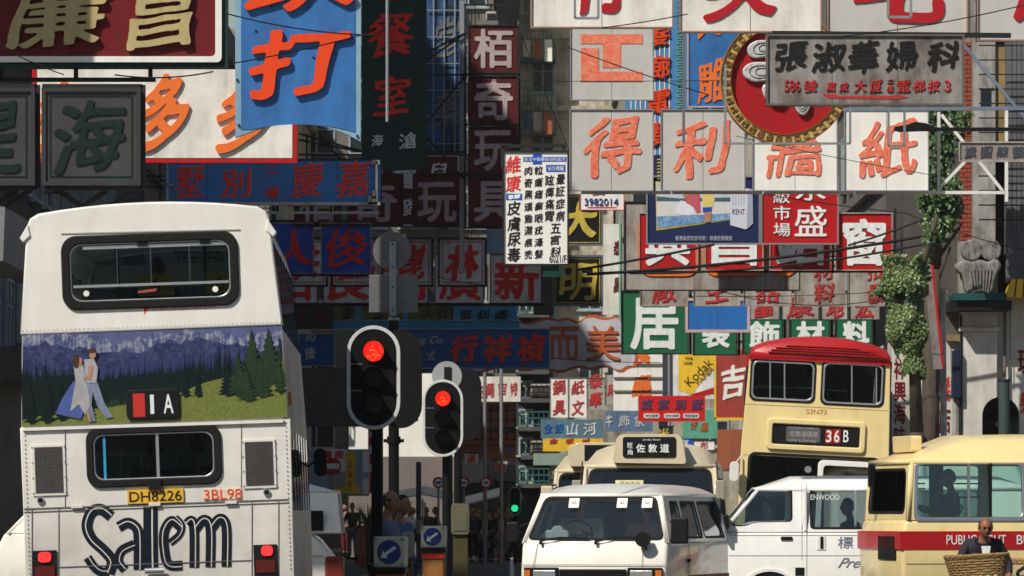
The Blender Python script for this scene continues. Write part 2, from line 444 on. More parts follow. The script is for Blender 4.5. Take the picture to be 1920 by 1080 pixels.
def building(name, x0, x1, y0, y1, h, mat, label, cat='building', faces='', fh=3.2, pitch=3.0, ww=1.5, wh=1.5, z0=4.2, balc=(), lim=60, ledge=True, zmax=None, ymax=None):
    """box building with floor ledges, windows on the faces named in `faces` (f front, l left side x0, r right side x1)"""
    root = thing(name, ((x0 + x1) / 2, y0, 0), label, cat)
    cx = (x0 + x1) / 2; w = x1 - x0; d = y1 - y0
    MB().box(-w / 2, w / 2, 0, d, 0, h).build('wall', mat, root)
    MB().box(-w / 2 - .25, w / 2 + .25, -.25, d + .2, h, h + .9).build('parapet', mat, root)
    z = z0; n = 0
    while z < h - 2:
        if ledge: MB().box(-w / 2 - .18, w / 2 + .18, -.18, d + .1, z - .75, z - .55).build('ledge', mat, root)
        if zmax is None or z < zmax:
            if 'f' in faces:
                k = int(w / pitch)
                for i in range(k):
                    if n < lim: window(root, -w / 2 + (i + .5) * w / k, -.02, z, ww, wh); n += 1
            if 'r' in faces:
                k = int(min(d, ymax or d) / pitch)
                for i in range(k):
                    if n < lim: window(root, w / 2 + .02, (i + .5) * pitch, z, ww, wh, rz=R(90)); n += 1
            if 'l' in faces:
                k = int(min(d, ymax or d) / pitch)
                for i in range(k):
                    if n < lim: window(root, -w / 2 - .02, (i + .5) * pitch, z, ww, wh, rz=R(-90)); n += 1
        z += fh
    return root
def balcony(root, x, y, z, w, d, h, mat, rz=0, bars=True, cage=False):
    b = MB().box(-w / 2, w / 2, -d, 0, 0, .14).build('balcony', mat, root); b.location = (x, y, z); b.rotation_euler = (0, 0, rz)
    m = MB(); n = int(w / .16)
    for i in range(n + 1): xx = -w / 2 + w * i / n; m.box(xx - .012, xx + .012, -d, -d + .02, .14, h)
    for zz in ([h, h * .5] if not cage else [h, h * .66, h * .33]): m.box(-w / 2, w / 2, -d - .01, -d + .03, zz, zz + .04)
    for sx in (-w / 2, w / 2 - .03):
        for j in range(6): yy = -d + d * j / 6; m.box(sx, sx + .03, yy, yy + .025, .14, h)
        m.box(sx, sx + .03, -d, 0, h, h + .04)
    m.build('railing', shutter if cage else steel, b)
    return b
def ac_unit(root, x, y, z, rz=0):
    m = MB().box(-.4, .4, -.5, 0, 0, .42)
    o = m.build('air_conditioner', acm, root, bevel=.02); o.location = (x, y, z); o.rotation_euler = (0, 0, rz)
    g = MB()
    for k in range(6): g.box(-.34, .34, -.515, -.49, .06 + k * .055, .085 + k * .055)
    g.build('grille', steel, o)
    return o

# left side of the street: first block shades the middle of the street
lb = building('tenement_building', -22, -9, 84.6, 132, 21.6, conc_d, 'tall sooty corner tenement on the left, behind the long red and green signs', faces='r', ymax=45, pitch=2.6, lim=70)
for k, (yy, zz) in enumerate([(6, 4.6), (13, 7.7), (19, 4.6), (22, 10.9), (9, 10.9), (25, 7.7)]): ac_unit(lb, 6.5, yy, zz, R(90))
for k in range(6): MB().box(6.5, 9.3, .3 + k * 5, .8 + k * 5, 0, 3.6).build('arcade_pillar', conc_g, lb)
MB().box(6.5, 9.4, -.4, 27, 3.45, 4.0).build('arcade_slab', conc_d, lb)
lb2 = building('tenement_building', -24, -8.6, 133, 180, 15, conc_g, 'long grey tenement farther up the left side behind the blue signs', faces='r', ymax=75, pitch=3, lim=70, fh=3)
for k in range(9): balcony(lb2, 7.7, 4 + k * 8, 4.0 + 3 * (k % 3), 3, 1.2, 1.1, conc_g, rz=R(90), cage=k % 2 == 0)
lb3 = building('tenement_building', -26, -8.2, 192, 300, 17, cream2, 'weathered pale tenement at the far left end of the street', faces='r', ymax=100, pitch=4, lim=60)
# right side
rb2 = building('tenement_building', 9.4, 24, 120, 200, 19, conc_g, 'grey tenement up the right side behind the red and white signs', faces='l', ymax=70, pitch=3, lim=60)
rb3 = building('tenement_building', 9.0, 26, 202, 300, 22, cream, 'cream tenement at the far right end of the street', faces='l', ymax=90, pitch=4, lim=60)
# behind the camera and across: what the windows mirror
building('tenement_building', 14, 30, -70, 20, 17, conc_g, 'pale tenement behind the viewer on the right', faces='')
building('tenement_building', -32, -16, -90, -30, 12, conc_g, 'low grey building behind the viewer on the left', faces='')

# end of the street: buildings that face the camera
e1 = building('apartment_building', .3, 4.2, 236, 262, 34, cream, 'weathered cream apartment block with caged balconies in the gap above the small notice sign', faces='f', fh=3.0, pitch=1.9, ww=.95, wh=1.3, z0=4.0, lim=24)
for k in range(9):
    balcony(e1, -1.2, 0, 5.2 + k * 3.0, 1.5, 1.1, 1.9 if k % 3 else 1.1, shutter if k % 2 else conc_g, cage=k % 3 != 0)
    if k % 2: ac_unit(e1, .9, 0, 5.6 + k * 3.0)
    for j in range(3): MB().box(-1.8 + j * .45, -1.5 + j * .45, -1.35, -1.33, 5.4 + k * 3 - .1 * j, 6.1 + k * 3).build('laundry', (bluegrime, cream, brickred, whitewall)[(j + k) % 4], e1)
MB().box(-2.9, -2.0, -.5, 3, 0, 33).build('stair_tower', conc_g, e1)
e2 = building('apartment_building', -9, -.75, 232, 262, 30, conc_g, 'dim grey block closing the street behind the toy shop signs', faces='f', fh=3.0, pitch=2.0, lim=60)
for k in range(8): balcony(e2, 1.5, 0, 4.2 + k * 3, 2.4, 1.0, 1.1, bluegrime)
e3 = building('apartment_building', 4.3, 9.0, 225, 262, 30, cream2, 'tall pale block behind the orange lettered white signs', faces='f', fh=3.0, pitch=1.6, lim=50)
b4 = thing('red_brick_building', Vector((X(915, 52), F / 52, 0)), 'red brown tiled building with a tiny dark window, far down the street', 'building')
wz = lambda py: Z(py, 52)
MB().box(-2.3, 1.35, 0, 6, wz(858), wz(752)).build('clad_wall', brickred, b4)
MB().box(-2.3, 1.35, .05, 6, 0, wz(858)).build('base_wall', cream2, b4)
MB().box(-2.4, 1.45, -.25, 6, wz(752), wz(700)).build('upper_band', conc_g, b4)
for k in range(13): MB().box(-2.25 + k * .29, -2.19 + k * .29, -.06, .0, wz(826), wz(760)).build('grille_bar', steel, b4)
for k in range(4): MB().box(-2.25, 1.3, -.05, .0, wz(770 + 18 * k), wz(768 + 18 * k)).build('grille_bar', steel, b4)
MB().box(.2, 1.0, -.03, .01, wz(812), wz(800)).build('dark_window', winglass, b4)
MB().box(-2.35, 1.4, -.15, .0, wz(832), wz(829)).build('cornice', brickred, b4)
for k in range(3): MB().disc((-1.1 + .95 * k, wz(842)), .12, -.03, 0, 12).build('blue_medallion', M('medallion_blue', (.06, .10, .30), .6), b4)
for k in range(3): MB().box(-.9 + k * 1.1, -.1 + k * 1.1, -.5, .05, wz(905 - 3 * k), wz(868 + 4 * k)).build('shop_box', (acm, conc_g, cream2)[k], b4)
MB().box(-3, 1.6, -1.5, 0, wz(925), wz(908)).build('shop_fascia', M('dark_green_fascia', (.015, .05, .045), .6), b4)
bt_ = thing('balcony_tower', (X(1003, 56), F / 56, 0), 'dark narrow tower of caged balconies right of the red brown building', 'building')
MB().box(-.62, .62, .3, 5, 0, 12).build('wall', M('soot_teal_wall', (.035, .045, .05), .8, .8), bt_)
for k in range(9):
    b_ = balcony(bt_, -.05 + .1 * (k % 2), .3, 2.4 + .95 * k, 1.05, .6, .62, conc_d, cage=k % 2 == 0); 
    if k % 2: ac_unit(bt_, .25, .3, 2.6 + .95 * k)
    window(bt_, -.3, .28, 2.55 + .95 * k, .5, .6)
MB().box(.5, 1.1, .0, 3, 0, 5.2).build('side_wall', cream2, bt_)
# sunlit wall seen between the two traffic signals
wb = thing('white_walled_building', (X(775, 55), F / 55, 0), 'blank sunlit white wall over a grey wall, seen between the two traffic signals', 'building')
MB().box(-2.2, 1.5, 0, 5, Z(856, 55), Z(700, 55)).build('white_wall_panel', whitewall, wb)
MB().box(-2.2, 1.5, -.05, 5, 0, Z(856, 55)).build('lower_wall', M('grey_pebble_dash', (.20, .17, .155), .9, .3), wb)

building('tenement_building', -12, 12, -150, -130, 16, conc_d, 'dark tenement far behind the viewer across the road', faces='f')
# ------------------------------------------------------------------ paints for signs
redp = M('sign_red', (.44, .004, .006), .5, .45, scale=1.2)
dred = M('sign_dark_red', (.14, .003, .006), .5, .4, scale=1.2)
maroon = M('sign_maroon', (.085, .007, .010), .55, .4)
brred = M('brush_red', (.74, .022, .012), .55, .4, scale=4)
redwhite = M('old_sign_red', (.48, .03, .03), .6, .5)
orange = M('orange_letter', (.78, .16, .025), .5, .25, scale=3)
orred = M('orange_red_letter', (.72, .055, .006), .5, .25, scale=3)
patchred = M('blotchy_red_letter', (.66, .085, .04), .55, .8, scale=5, streak=False, grimecol=(.75, .32, .20))
gold = M('gold_letter', (.46, .37, .17), .5, .4, scale=3)
yell = M('yellow_letter', (.62, .46, .07), .5, .5, scale=3)
white = M('sign_white', (.76, .74, .68), .55, .55, scale=.8, grimecol=(.34, .31, .26))
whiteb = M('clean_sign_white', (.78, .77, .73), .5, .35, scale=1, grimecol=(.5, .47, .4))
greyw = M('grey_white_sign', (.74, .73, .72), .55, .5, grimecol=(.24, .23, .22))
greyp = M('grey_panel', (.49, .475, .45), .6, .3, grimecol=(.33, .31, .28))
dimw = M('dim_grey_sign', (.17, .165, .165), .6, .5, grimecol=(.09, .085, .08))
dirtyw = M('streaky_sign_white', (.40, .385, .36), .6, .9, grimecol=(.20, .15, .12))
wchar = M('white_letter', (.80, .82, .80), .5, .5, scale=3, grimecol=(.40, .48, .50))
pinkgrey = M('pale_tube_letter', (.44, .36, .36), .5, .5, scale=3)
blue = M('sign_blue', (.035, .16, .42), .5, .5, grimecol=(.02, .06, .18))
lblue = M('light_blue_edge', (.22, .38, .50), .5, .4)
navy = M('sign_navy', (.012, .022, .085), .4, .3)
mblue = M('sign_mid_blue', (.014, .085, .50), .5, .5, grimecol=(.01, .03, .12))
dblue = M('sign_dark_blue', (.022, .13, .42), .5, .6)
teal = M('sign_teal', (.035, .30, .52), .5, .6)
dgreen = M('sign_dark_green', (.006, .030, .026), .5, .4)
green = M('sign_green', (.010, .13, .055), .45, .45)
greench = M('green_letter', (.002, .014, .008), .5, .4)
blackp = M('sign_black', (.010, .011, .013), .4, .4)
ink = M('black_ink', (.010, .010, .010), .55, .2)
yelp = M('sign_yellow', (.78, .50, .03), .5, .35)
inkb = M('blue_ink', (.03, .04, .22), .5, .2)
pgrey = M('cloud_sign_grey', (.55, .54, .58), .6, .5)
orbr = M('orange_brown_line', (.48, .10, .03), .55, .5)
mint = M('mint_green', (.20, .52, .40), .5, .4)
sky_b = M('striped_sign_blue', (.07, .24, .50), .5, .4)
tan = M('tan_ring', (.50, .37, .13), .5, .6, scale=3)
purple = M('purple_letter', (.10, .04, .12), .5, .4)

def row(s_, mat, *cs, style='brush', wt=.022):
    return [(c[0], c[1], c[2], c[3], c[4], mat, style, wt) for c in cs]

# --- nearest layer, upper left
r, fx, fz = sign('hanging_sign', (-110, -130, 426, 126), 160, M('green_black_edge', (.012, .045, .04), .5, .5), 'huge red shop sign with raised gold brush characters, top left corner of the photo', th=.3,
     chars=row(0, gold, ('廉', 12, -28, 205, 94), ('昌', 238, -28, 362, 96), style='brush', wt=.05))
plate('rim', rr(fx(-120), fz(117), fx(416), fz(-125), .06), [rr(fx(-114), fz(106), fx(404), fz(-125), .05)], .05, whiteb, r, y=-.05)
plate('red_field', rr(fx(-114), fz(106), fx(404), fz(-125), .05), [], .02, dred, r, y=-.012)
for o in r.children:
    if o.name.startswith('character'): o.scale.y = .07; o.location.y = -.02
for k in range(3): MB().bar((fx(0 + 140 * k), .2, fz(126)), (fx(0 + 140 * k), .2, fz(146)), .05).build('hanger', steel, r)
MB().bar((fx(-100), .2, fz(147)), (fx(290), .2, fz(147)), .05).build('bottom_rail', steel, r)
r, fx, fz = sign('hanging_sign', (440, -90, 677, 265), 165, lblue, 'tall bright blue sign with big orange brush characters and an arched bottom edge', th=.14,
     shape=[(441, -90), (677, -90), (676, 265)] + [(676 - 235 * t / 12, 265 - (1 - (1 - 2 * t / 12) ** 2) * 32 - 5 * t / 12) for t in range(1, 12)] + [(441, 258)],
     chars=row(0, orred, ('跌', 458, -130, 668, 22), ('打', 466, 56, 658, 188), style='brush', wt=.050))
plate('blue_field', [(fx(a), fz(b)) for a, b in [(452, -90), (666, -90), (666, 248)] + [(666 - 214 * t / 12, 247 - (1 - (1 - 2 * t / 12) ** 2) * 14) for t in range(1, 12)] + [(452, 243)]], [], .01, blue, r, y=-.009)
for o in r.children:
    if o.name.startswith('character'): o.scale.y = .06; o.location.y = -.01
m = MB()
for a, b in ((480, 58), (645, 62), (588, 108), (508, 12), (577, 14), (448, 235), (670, 255), (445, 150)): m.tube((fx(a), -.02, fz(b)), (fx(a), -.012, fz(b)), .016, 8)
o = m.build('bolt_heads', steel, r); o['kind'] = 'stuff'
sign('shop_sign', (60, 130, 557, 305), 130, redp, 'long white red edged sign with raised orange characters behind the tall blue sign', th=.22,
     chars=(), lines=[(70, 130, 548, 296, white)], strut_r=.02)
r = bpy.data.objects['shop_sign']; 
for a, b, c, d in ((62, 152, 172, 288), (262, 138, 356, 285), (404, 150, 512, 288)): put_char('多', (((a + c) / 2) - 308.5) / 130, (305 - (b + d) / 2) / 130, (c - a) / 130, (d - b) / 130, orange, r, y=-.006, th=.05, style='brush', wt=.05)
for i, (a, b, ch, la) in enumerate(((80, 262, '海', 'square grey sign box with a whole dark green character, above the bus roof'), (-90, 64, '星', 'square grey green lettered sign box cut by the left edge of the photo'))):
    r, fx, fz = sign('sign_box', (a, 166, b, 346), 170, M('shade_toned_panel_grey', (.045, .045, .048), .6, .5, grimecol=(.028, .028, .028)), la, th=.3, frame=M('dark_grey_frame', (.035, .037, .04), .6, .5), fw=6, border=greench, bpx=(13, 3), group='square green lettered sign boxes over the bus',  # dark panel colour stands in for the shade on these boxes
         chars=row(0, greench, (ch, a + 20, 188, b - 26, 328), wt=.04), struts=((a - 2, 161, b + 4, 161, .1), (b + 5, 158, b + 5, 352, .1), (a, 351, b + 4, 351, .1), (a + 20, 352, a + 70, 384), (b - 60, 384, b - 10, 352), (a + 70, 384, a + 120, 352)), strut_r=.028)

# --- top right row of big white panels
ty = (52, 60, 71, 75)
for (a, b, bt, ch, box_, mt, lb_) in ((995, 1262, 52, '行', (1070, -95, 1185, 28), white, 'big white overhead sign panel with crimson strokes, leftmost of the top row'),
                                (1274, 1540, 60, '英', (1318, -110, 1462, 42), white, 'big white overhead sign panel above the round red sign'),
                                (1551, 1814, 70, '宅', (1600, -110, 1778, 44), greyp, 'big grey overhead sign panel above the gynaecology sign'),
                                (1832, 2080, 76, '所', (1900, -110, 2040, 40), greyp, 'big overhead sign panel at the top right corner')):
    r, fx, fz = sign('overhead_sign', (a, -180, b, bt), 150, mt, lb_, th=.2, group='top row of white sign panels', frame=M('rusty_pink_edge', (.38, .22, .17), .7, .6), fw=2,
         chars=row(0, M('crimson_letter', (.40, .008, .015), .5, .3), (ch, *box_), wt=.055))
def bracket(px, y0, y1, w, s, label, m=galv):
    r = thing('steel_bracket', P(px + w / 2, y1, s), label, 'bracket', group='small square steel brackets hanging in front of signs')
    h = (y1 - y0) / s; w2 = w / s / 2
    for nm, a, b in (('side_bar', (-w2, 0, 0), (-w2, 0, h)), ('side_bar', (w2, 0, 0), (w2, 0, h)), ('bottom_bar', (-w2, 0, 0), (w2, 0, 0)), ('top_arm', (0, 0, h), (0, 1.2, h + .25))): MB().bar(a, b, .03).build(nm, m, r)
    return r
bracket(1078, -20, 34, 44, 158, 'grey steel bracket hanging in front of the leftmost white top panel')
bracket(1665, -10, 32, 43, 158, 'grey steel bracket hanging in front of the grey top panel')
bracket(1666, 196, 274, 30, 145, 'narrow steel bracket hanging over the paper sign panel')
bracket(1360, 120, 269, 234, 142, 'wide steel bracket around the foot of the round red sign')

# --- gynaecology sign with black and red writing
r, fx, fz = sign('clinic_sign', (1437, 65, 1807, 197), 152, M('clinic_grey', (.29, .275, .26), .6, 1.0, grimecol=(.10, .08, .07)), 'streaky grey clinic sign with black brush characters, red text line and red arrow', th=.25, frame=M('worn_dark_edge', (.12, .11, .10), .6, .5), fw=3,
     chars=row(0, ink, ('張', 1453, 77, 1514, 133), ('淑', 1522, 79, 1585, 135), ('華', 1590, 74, 1648, 137), ('婦', 1660, 77, 1720, 134), ('科', 1738, 76, 1797, 134), wt=.038)
     + row(0, redwhite, ('586', 1471, 150, 1500, 171), style='sans', wt=.02) + row(0, redwhite, ('號', 1507, 149, 1532, 173), ('萬', 1550, 154, 1567, 172), ('成', 1573, 154, 1591, 172), ('大', 1601, 149, 1624, 173), ('厦', 1630, 149, 1654, 174),
     ('二', 1663, 149, 1675, 156), ('樓', 1662, 160, 1675, 173), ('電', 1681, 149, 1706, 173), ('梯', 1711, 149, 1734, 173), ('按', 1739, 149, 1762, 173), wt=.03) + row(0, redwhite, ('3', 1771, 150, 1782, 171), style='sans', wt=.02),
     struts=((1450, 58, 1900, 62, .35),))
plate('arrow', [(fx(a), fz(b)) for a, b in ((1541, 176), (1567, 176), (1572, 180), (1687, 179), (1684, 176), (1703, 183), (1684, 186), (1552, 184))], [], .006, redwhite, r, y=-.006)

# --- round red sign with key pattern ring
cxr, cyr, sr = 1472, 150, 130
r = thing('round_sign', P(cxr, cyr + 120, sr), 'big round red sign with a gold key pattern ring and white carved figures', 'sign')
Rr = 122 / sr; cz = 120 / sr
def circ(rad, n=64): return [(rad * math.cos(2 * math.pi * i / n), cz + rad * math.sin(2 * math.pi * i / n)) for i in range(n)]
plate('red_disc', circ(Rr * .90), [], .15, M('glossy_sign_red', (.36, .008, .012), .35, .35, scale=1), r)
plate('ring', circ(Rr), [circ(Rr * .835)], .2, tan, r, y=-.06)
m = MB(); nk = 40
for k in range(nk):
    for q in ((.0, .862, .55, .874), (.5, .862, .55, .962), (.0, .950, .5, .962), (.0, .89, .05, .962), (.25, .89, .30, .93), (.0, .985, 1, .998), (.0, .836, 1, .845)):
        a0, r0, a1, r1 = q; t0 = 2 * math.pi * (k + a0) / nk; t1 = 2 * math.pi * (k + a1) / nk
        pts = [(Rr * r0 * math.cos(t0), cz + Rr * r0 * math.sin(t0)), (Rr * r0 * math.cos(t1), cz + Rr * r0 * math.sin(t1)), (Rr * r1 * math.cos(t1), cz + Rr * r1 * math.sin(t1)), (Rr * r1 * math.cos(t0), cz + Rr * r1 * math.sin(t0))]
        m.prism(pts, -.085, -.06)
o = m.build('key_pattern', M('key_pattern_brown', (.26, .10, .025), .5, .4), r); o['kind'] = 'stuff'
fig = M('carved_white', (.62, .62, .60), .5, .7, scale=6, streak=False, grimecol=(.10, .10, .10))
for k, pts in enumerate(([(-.56, .42), (-.42, .52), (-.2, .5), (.0, .62), (.0, .3), (-.22, .32), (-.5, .26)], [(-.62, .1), (-.5, .2), (-.2, .18), (0, .25), (0, -.1), (-.2, -.02), (-.42, -.08), (-.58, -.02)],
                       [(-.34, -.12), (-.1, -.12), (.02, -.3), (-.06, -.44), (-.22, -.4), (-.3, -.28)], [(.14, -.3), (.34, -.3), (.36, -.46), (.26, -.58), (.16, -.48)], [(.1, .5), (.5, .4), (.5, .1), (.2, .0), (.1, .2)])):
    pp = []
    for i, (a, b) in enumerate(pts):
        c, d = pts[(i + 1) % len(pts)]
        for t in (0, .33, .66): pp.append(((a + (c - a) * t), (b + (d - b) * t)))
    for _ in range(2): pp = [((pp[i - 1][0] + 2 * pp[i][0] + pp[(i + 1) % len(pp)][0]) / 4, (pp[i - 1][1] + 2 * pp[i][1] + pp[(i + 1) % len(pp)][1]) / 4) for i in range(len(pp))]
    pp = [(a * Rr * 1.05, cz + (b + .05) * Rr * 1.05) for a, b in pp]
    plate('carved_figure', pp, [], .07, fig, r, y=-.08, bevel=.02)
    cx0 = sum(a for a, b in pp) / len(pp); cz0 = sum(b for a, b in pp) / len(pp)
    m = MB()
    for sc in (.72, .42):
        q = [(cx0 + (a - cx0) * sc, cz0 + (b - cz0) * sc) for a, b in pp]
        m.path([(a, -.085, b) for a, b in q + q[:1]], .006, 4)
    m.build('groove_line', ink, r)

# --- grey painted and white panels: wallpaper shop
grpw = 'white wallpaper shop panels with blotchy red characters'
r, fx, fz = sign('shop_sign', (1069, 48, 1225, 188), 107, greyp, 'grey panel with a square red emblem, upper panel above the first wallpaper character', th=.1, frame=galv, fw=1.5, group=grpw)
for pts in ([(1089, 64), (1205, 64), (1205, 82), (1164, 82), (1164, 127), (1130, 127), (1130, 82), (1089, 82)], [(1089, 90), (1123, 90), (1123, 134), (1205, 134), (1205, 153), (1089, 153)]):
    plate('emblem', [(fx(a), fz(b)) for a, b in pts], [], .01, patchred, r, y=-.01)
for a, b, ch, bx, la, mt in ((1068, 1225, '得', (1093, 217, 1203, 334), 'grey panel with red brush character, leftmost of the wallpaper row', greyp), (1239, 1397, '利', (1262, 224, 1369, 336), 'grey panel with red brush character, second of the wallpaper row', greyp),
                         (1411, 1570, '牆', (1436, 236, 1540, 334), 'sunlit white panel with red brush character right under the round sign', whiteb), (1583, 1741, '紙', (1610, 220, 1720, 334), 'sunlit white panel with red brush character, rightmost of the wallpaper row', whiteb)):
    sign('shop_sign', (a, 205, b, 358), 107, mt, la, th=.1, frame=galv, fw=1.5, group=grpw, chars=row(0, patchred, (ch, *bx), wt=.045))
fr = thing('sign_truss', P(1650, 358, 106.6), 'white steel truss frame holding the wallpaper panels to the right wall', 'frame')
for q in ((1068, 361, 1885, 361), (1760, 210, 1760, 358), (1887, 205, 1887, 378), (1765, 215, 1880, 358), (1762, 352, 1812, 300), (1560, 205, 1900, 203)):
    MB().bar(((q[0] - 1650) / 106.6, 0, (358 - q[1]) / 106.6), ((q[2] - 1650) / 106.6, 0, (358 - q[3]) / 106.6), .055).build('frame_bar', whitesteel if q[0] != 1560 else galv, fr)

# --- blue neon signs behind them
r, fx, fz = sign('neon_sign', (1172, -60, 1291, 350), 92, sky_b, 'blue and white striped neon sign with orange tube characters and a mint key pattern edge', th=.2)
for k in range(9): MB().box(fx(1182 + k * 9), fx(1184 + k * 9), -.012, 0, fz(350), fz(-50)).build('white_stripe', whiteb, r)
m = MB()
for k in range(40):
    y = -55 + k * 10
    for q in ((1270, y, 1280, y + 2), (1270, y, 1272, y + 6), (1270, y + 5, 1277, y + 7), (1280, y - 1, 1282, y + 6)): m.box(fx(q[0]), fx(q[2]), -.025, -.012, fz(q[3]), fz(q[1]))
m.build('key_pattern_edge', mint, r)
for k, ch in enumerate('髮廊電髮屋'): put_char(ch, fx(1234), fz(65 + k * 62), 44 / 92, 46 / 92, orred, r, y=-.014, th=.05, style='brush', wt=.05)
r, fx, fz = sign('neon_sign', (1289, -40, 1400, 201), 96, blue, 'blue neon sign with orange outlined characters half hidden by the round red sign', th=.2, frame=M('pinkish_edge', (.55, .42, .42), .6, .4), fw=2,
     chars=row(0, orange, ('美', 1308, -40, 1356, 74), ('雕', 1308, 108, 1362, 195), wt=.06))
r, fx, fz = sign('neon_sign', (1226, 290, 1246, 352), 100, navy, 'narrow navy sign edge with yellow ticks between two wallpaper panels', th=.1)
for k in range(9): MB().box(fx(1232), fx(1240), -.01, 0, fz(300 + k * 6), fz(298 + k * 6)).build('yellow_tick', yell, r)

# --- small notice sign of the skin clinic (many columns)
r, fx, fz = sign('notice_sign', (943, 283, 1066, 497), 118, whiteb, 'upright white clinic notice with columns of small black and a few red characters', th=.14, frame=steel, fw=2.5,
     struts=((938, 274, 1060, 272, .05), (945, 274, 945, 284, .05), (1058, 274, 1058, 284, .05)))
def put_px(ch, bx, m_, st='brush', wt=.035): put_char(ch, fx((bx[0] + bx[2]) / 2), fz((bx[1] + bx[3]) / 2), (bx[2] - bx[0]) / 118, (bx[3] - bx[1]) / 118, m_, r, y=-.001, th=.008, style=st, wt=wt)
put_px('維', (948, 292, 976, 325), brred); put_px('康', (948, 329, 977, 360), brred)
MB().box(fx(949), fx(979), -.005, 0, fz(375), fz(363)).build('blue_band', mblue, r); put_px('專醫', (952, 364, 976, 374), wchar)
for k, c in enumerate('皮膚尿毒'): put_px(c, (951, 377 + k * 29, 976, 404 + k * 29), ink)
for k, c in enumerate('肉奇黑頑雞濕痕禿'): put_px(c, (983, 312 + k * 22.4, 998, 329 + k * 22.4), ink)
for k, c in enumerate('粒瘡瘧癬眼疣濠髮'): put_px(c, (1002, 311 + k * 22.4, 1018, 328 + k * 22.4), ink)
for k, c in enumerate('眩痺痛胃'): put_px(c, (1022, 328 + k * 22.5, 1039, 348 + k * 22.5), ink)
for k, c in enumerate('暈証症病'): put_px(c, (1042, 326 + k * 23, 1059, 346 + k * 23), ink)
for k, c in enumerate('五官科'): put_px(c, (1032, 419 + k * 21.5, 1051, 438 + k * 21.5), ink)
put_px('6021/F', (1030, 478, 1062, 492), ink, 'sans', .02)
MB().box(fx(981), fx(1062), -.005, 0, fz(303), fz(294)).build('blue_band', mblue, r); MB().box(fx(999), fx(1016), -.006, 0, fz(308), fz(288)).build('blue_band', mblue, r)
put_px('新法中製藥製自的處方', (983, 295, 1060, 302), wchar, 'sans', .02); MB().box(fx(1024), fx(1060), -.005, 0, fz(322), fz(309)).build('blue_band', mblue, r); put_px('祕方精醫', (1027, 311, 1057, 320), wchar)

# --- toy shop: vertical tower and horizontal row of maroon lightboxes
tower = (('栢', 47, 137, 54, 128), ('奇', 142, 232, 149, 225), ('玩', 237, 327, 244, 320), ('具', 332, 424, 340, 416))
for k, (ch, a, b, c, d) in enumerate(tower):
    sign('lightbox_sign', (878, a, 972, b), 100, maroon, ('top', 'second', 'third', 'bottom')[k] + ' maroon lightbox with a pale rounded character in the vertical toy shop tower', th=.35, frame=steel, fw=2, group='vertical toy shop lightboxes',
         chars=row(0, pinkgrey, (ch, 889, c, 962, d), style='round', wt=.045))
fr = thing('sign_truss', P(925, 426, 99), 'dark steel frame that holds the vertical toy shop lightboxes', 'frame')
for q in ((872, 8, 872, 428), (974, 8, 974, 428), (870, 9, 976, 9), (870, 139, 976, 139), (870, 234, 976, 234), (870, 329, 976, 329), (800, 326, 1000, 326), (870, 427, 976, 427), (760, 140, 880, 58), (700, 140, 880, 140), (700, 148, 870, 335), (872, 142, 752, 290), (680, 285, 876, 285)):
    MB().bar(((q[0] - 925) / 99, 0, (426 - q[1]) / 99), ((q[2] - 925) / 99, 0, (426 - q[3]) / 99), .035).build('frame_bar', steel, fr)
MB().bar(((866 - 925) / 99, .1, (426 - 510) / 99), ((866 - 925) / 99, .1, 4.3), .09).build('post', galv, fr)
fl = thing('floodlight', P(921, 38, 100), 'small boxy floodlight standing on top of the toy shop tower', 'lamp')
MB().box(-.1, .1, -.08, .08, .0, .16).build('housing', acm, fl, bevel=.02); MB().tube((0, 0, .14), (0, 0, .3), .015).build('stem', steel, fl); MB().box(-.08, .08, -.1, -.08, .02, .12).build('lens', winglass, fl)
for k, (ch, a, b) in enumerate((('栢', 552, 640), ('奇', 652, 756), ('玩', 774, 868))):
    sign('lightbox_sign', (a, 326, b, 424), 97, maroon, ('first', 'second', 'third')[k] + ' maroon lightbox from the left in the horizontal toy shop row', th=.35, frame=steel, fw=2, group='horizontal toy shop lightboxes',
         chars=row(0, pinkgrey, (ch, a + 9, 341, b - 12, 416), style='round', wt=.045))
# --- others of the shaded left middle
r, fx, fz = sign('shop_sign', (678, -60, 800, 318), 105, dgreen, 'tall dark green sign with glossy red brush characters and small white ones below', th=.15,
     chars=row(0, brred, ('餐', 690, 24, 775, 108), ('室', 699, 142, 770, 218), wt=.035) + row(0, greyw, ('滄', 748, 248, 780, 280), ('海', 697, 252, 718, 275), wt=.03) + row(0, brred, ('咖', 700, -80, 770, 2), wt=.03))
r, fx, fz = sign('shop_sign', (795, -60, 874, 300), 88, bluegrime, 'old flaking blue signboard with broken lettering behind the dark scaffold bars', th=.15, chars=row(0, conc_g, ('堂', 815, 30, 862, 108), ('藥', 812, 170, 864, 240), wt=.03))
for k in range(4): MB().box(fx(812 + 20 * k), fx(813.5 + 20 * k), -.08, -.05, fz(290), fz(-40)).build('cage_bar', wfr, r)
for k in range(6): MB().box(fx(800), fx(870), -.08, -.05, fz(20 + 50 * k), fz(19 + 50 * k)).build('cage_bar', wfr, r)
r, fx, fz = sign('shop_sign', (308, 302, 713, 384), 115, M('restaurant_blue', (.026, .16, .44), .5, .5), 'long blue restaurant sign with outlined red neon characters and stepped white corners', th=.25,
     chars=row(0, brred, ('墅', 328, 310, 384, 372), ('別', 412, 314, 472, 372), ('二', 497, 311, 522, 327), ('樓', 497, 349, 524, 373), ('慶', 547, 305, 607, 370), ('嘉', 632, 302, 696, 370), wt=.03))
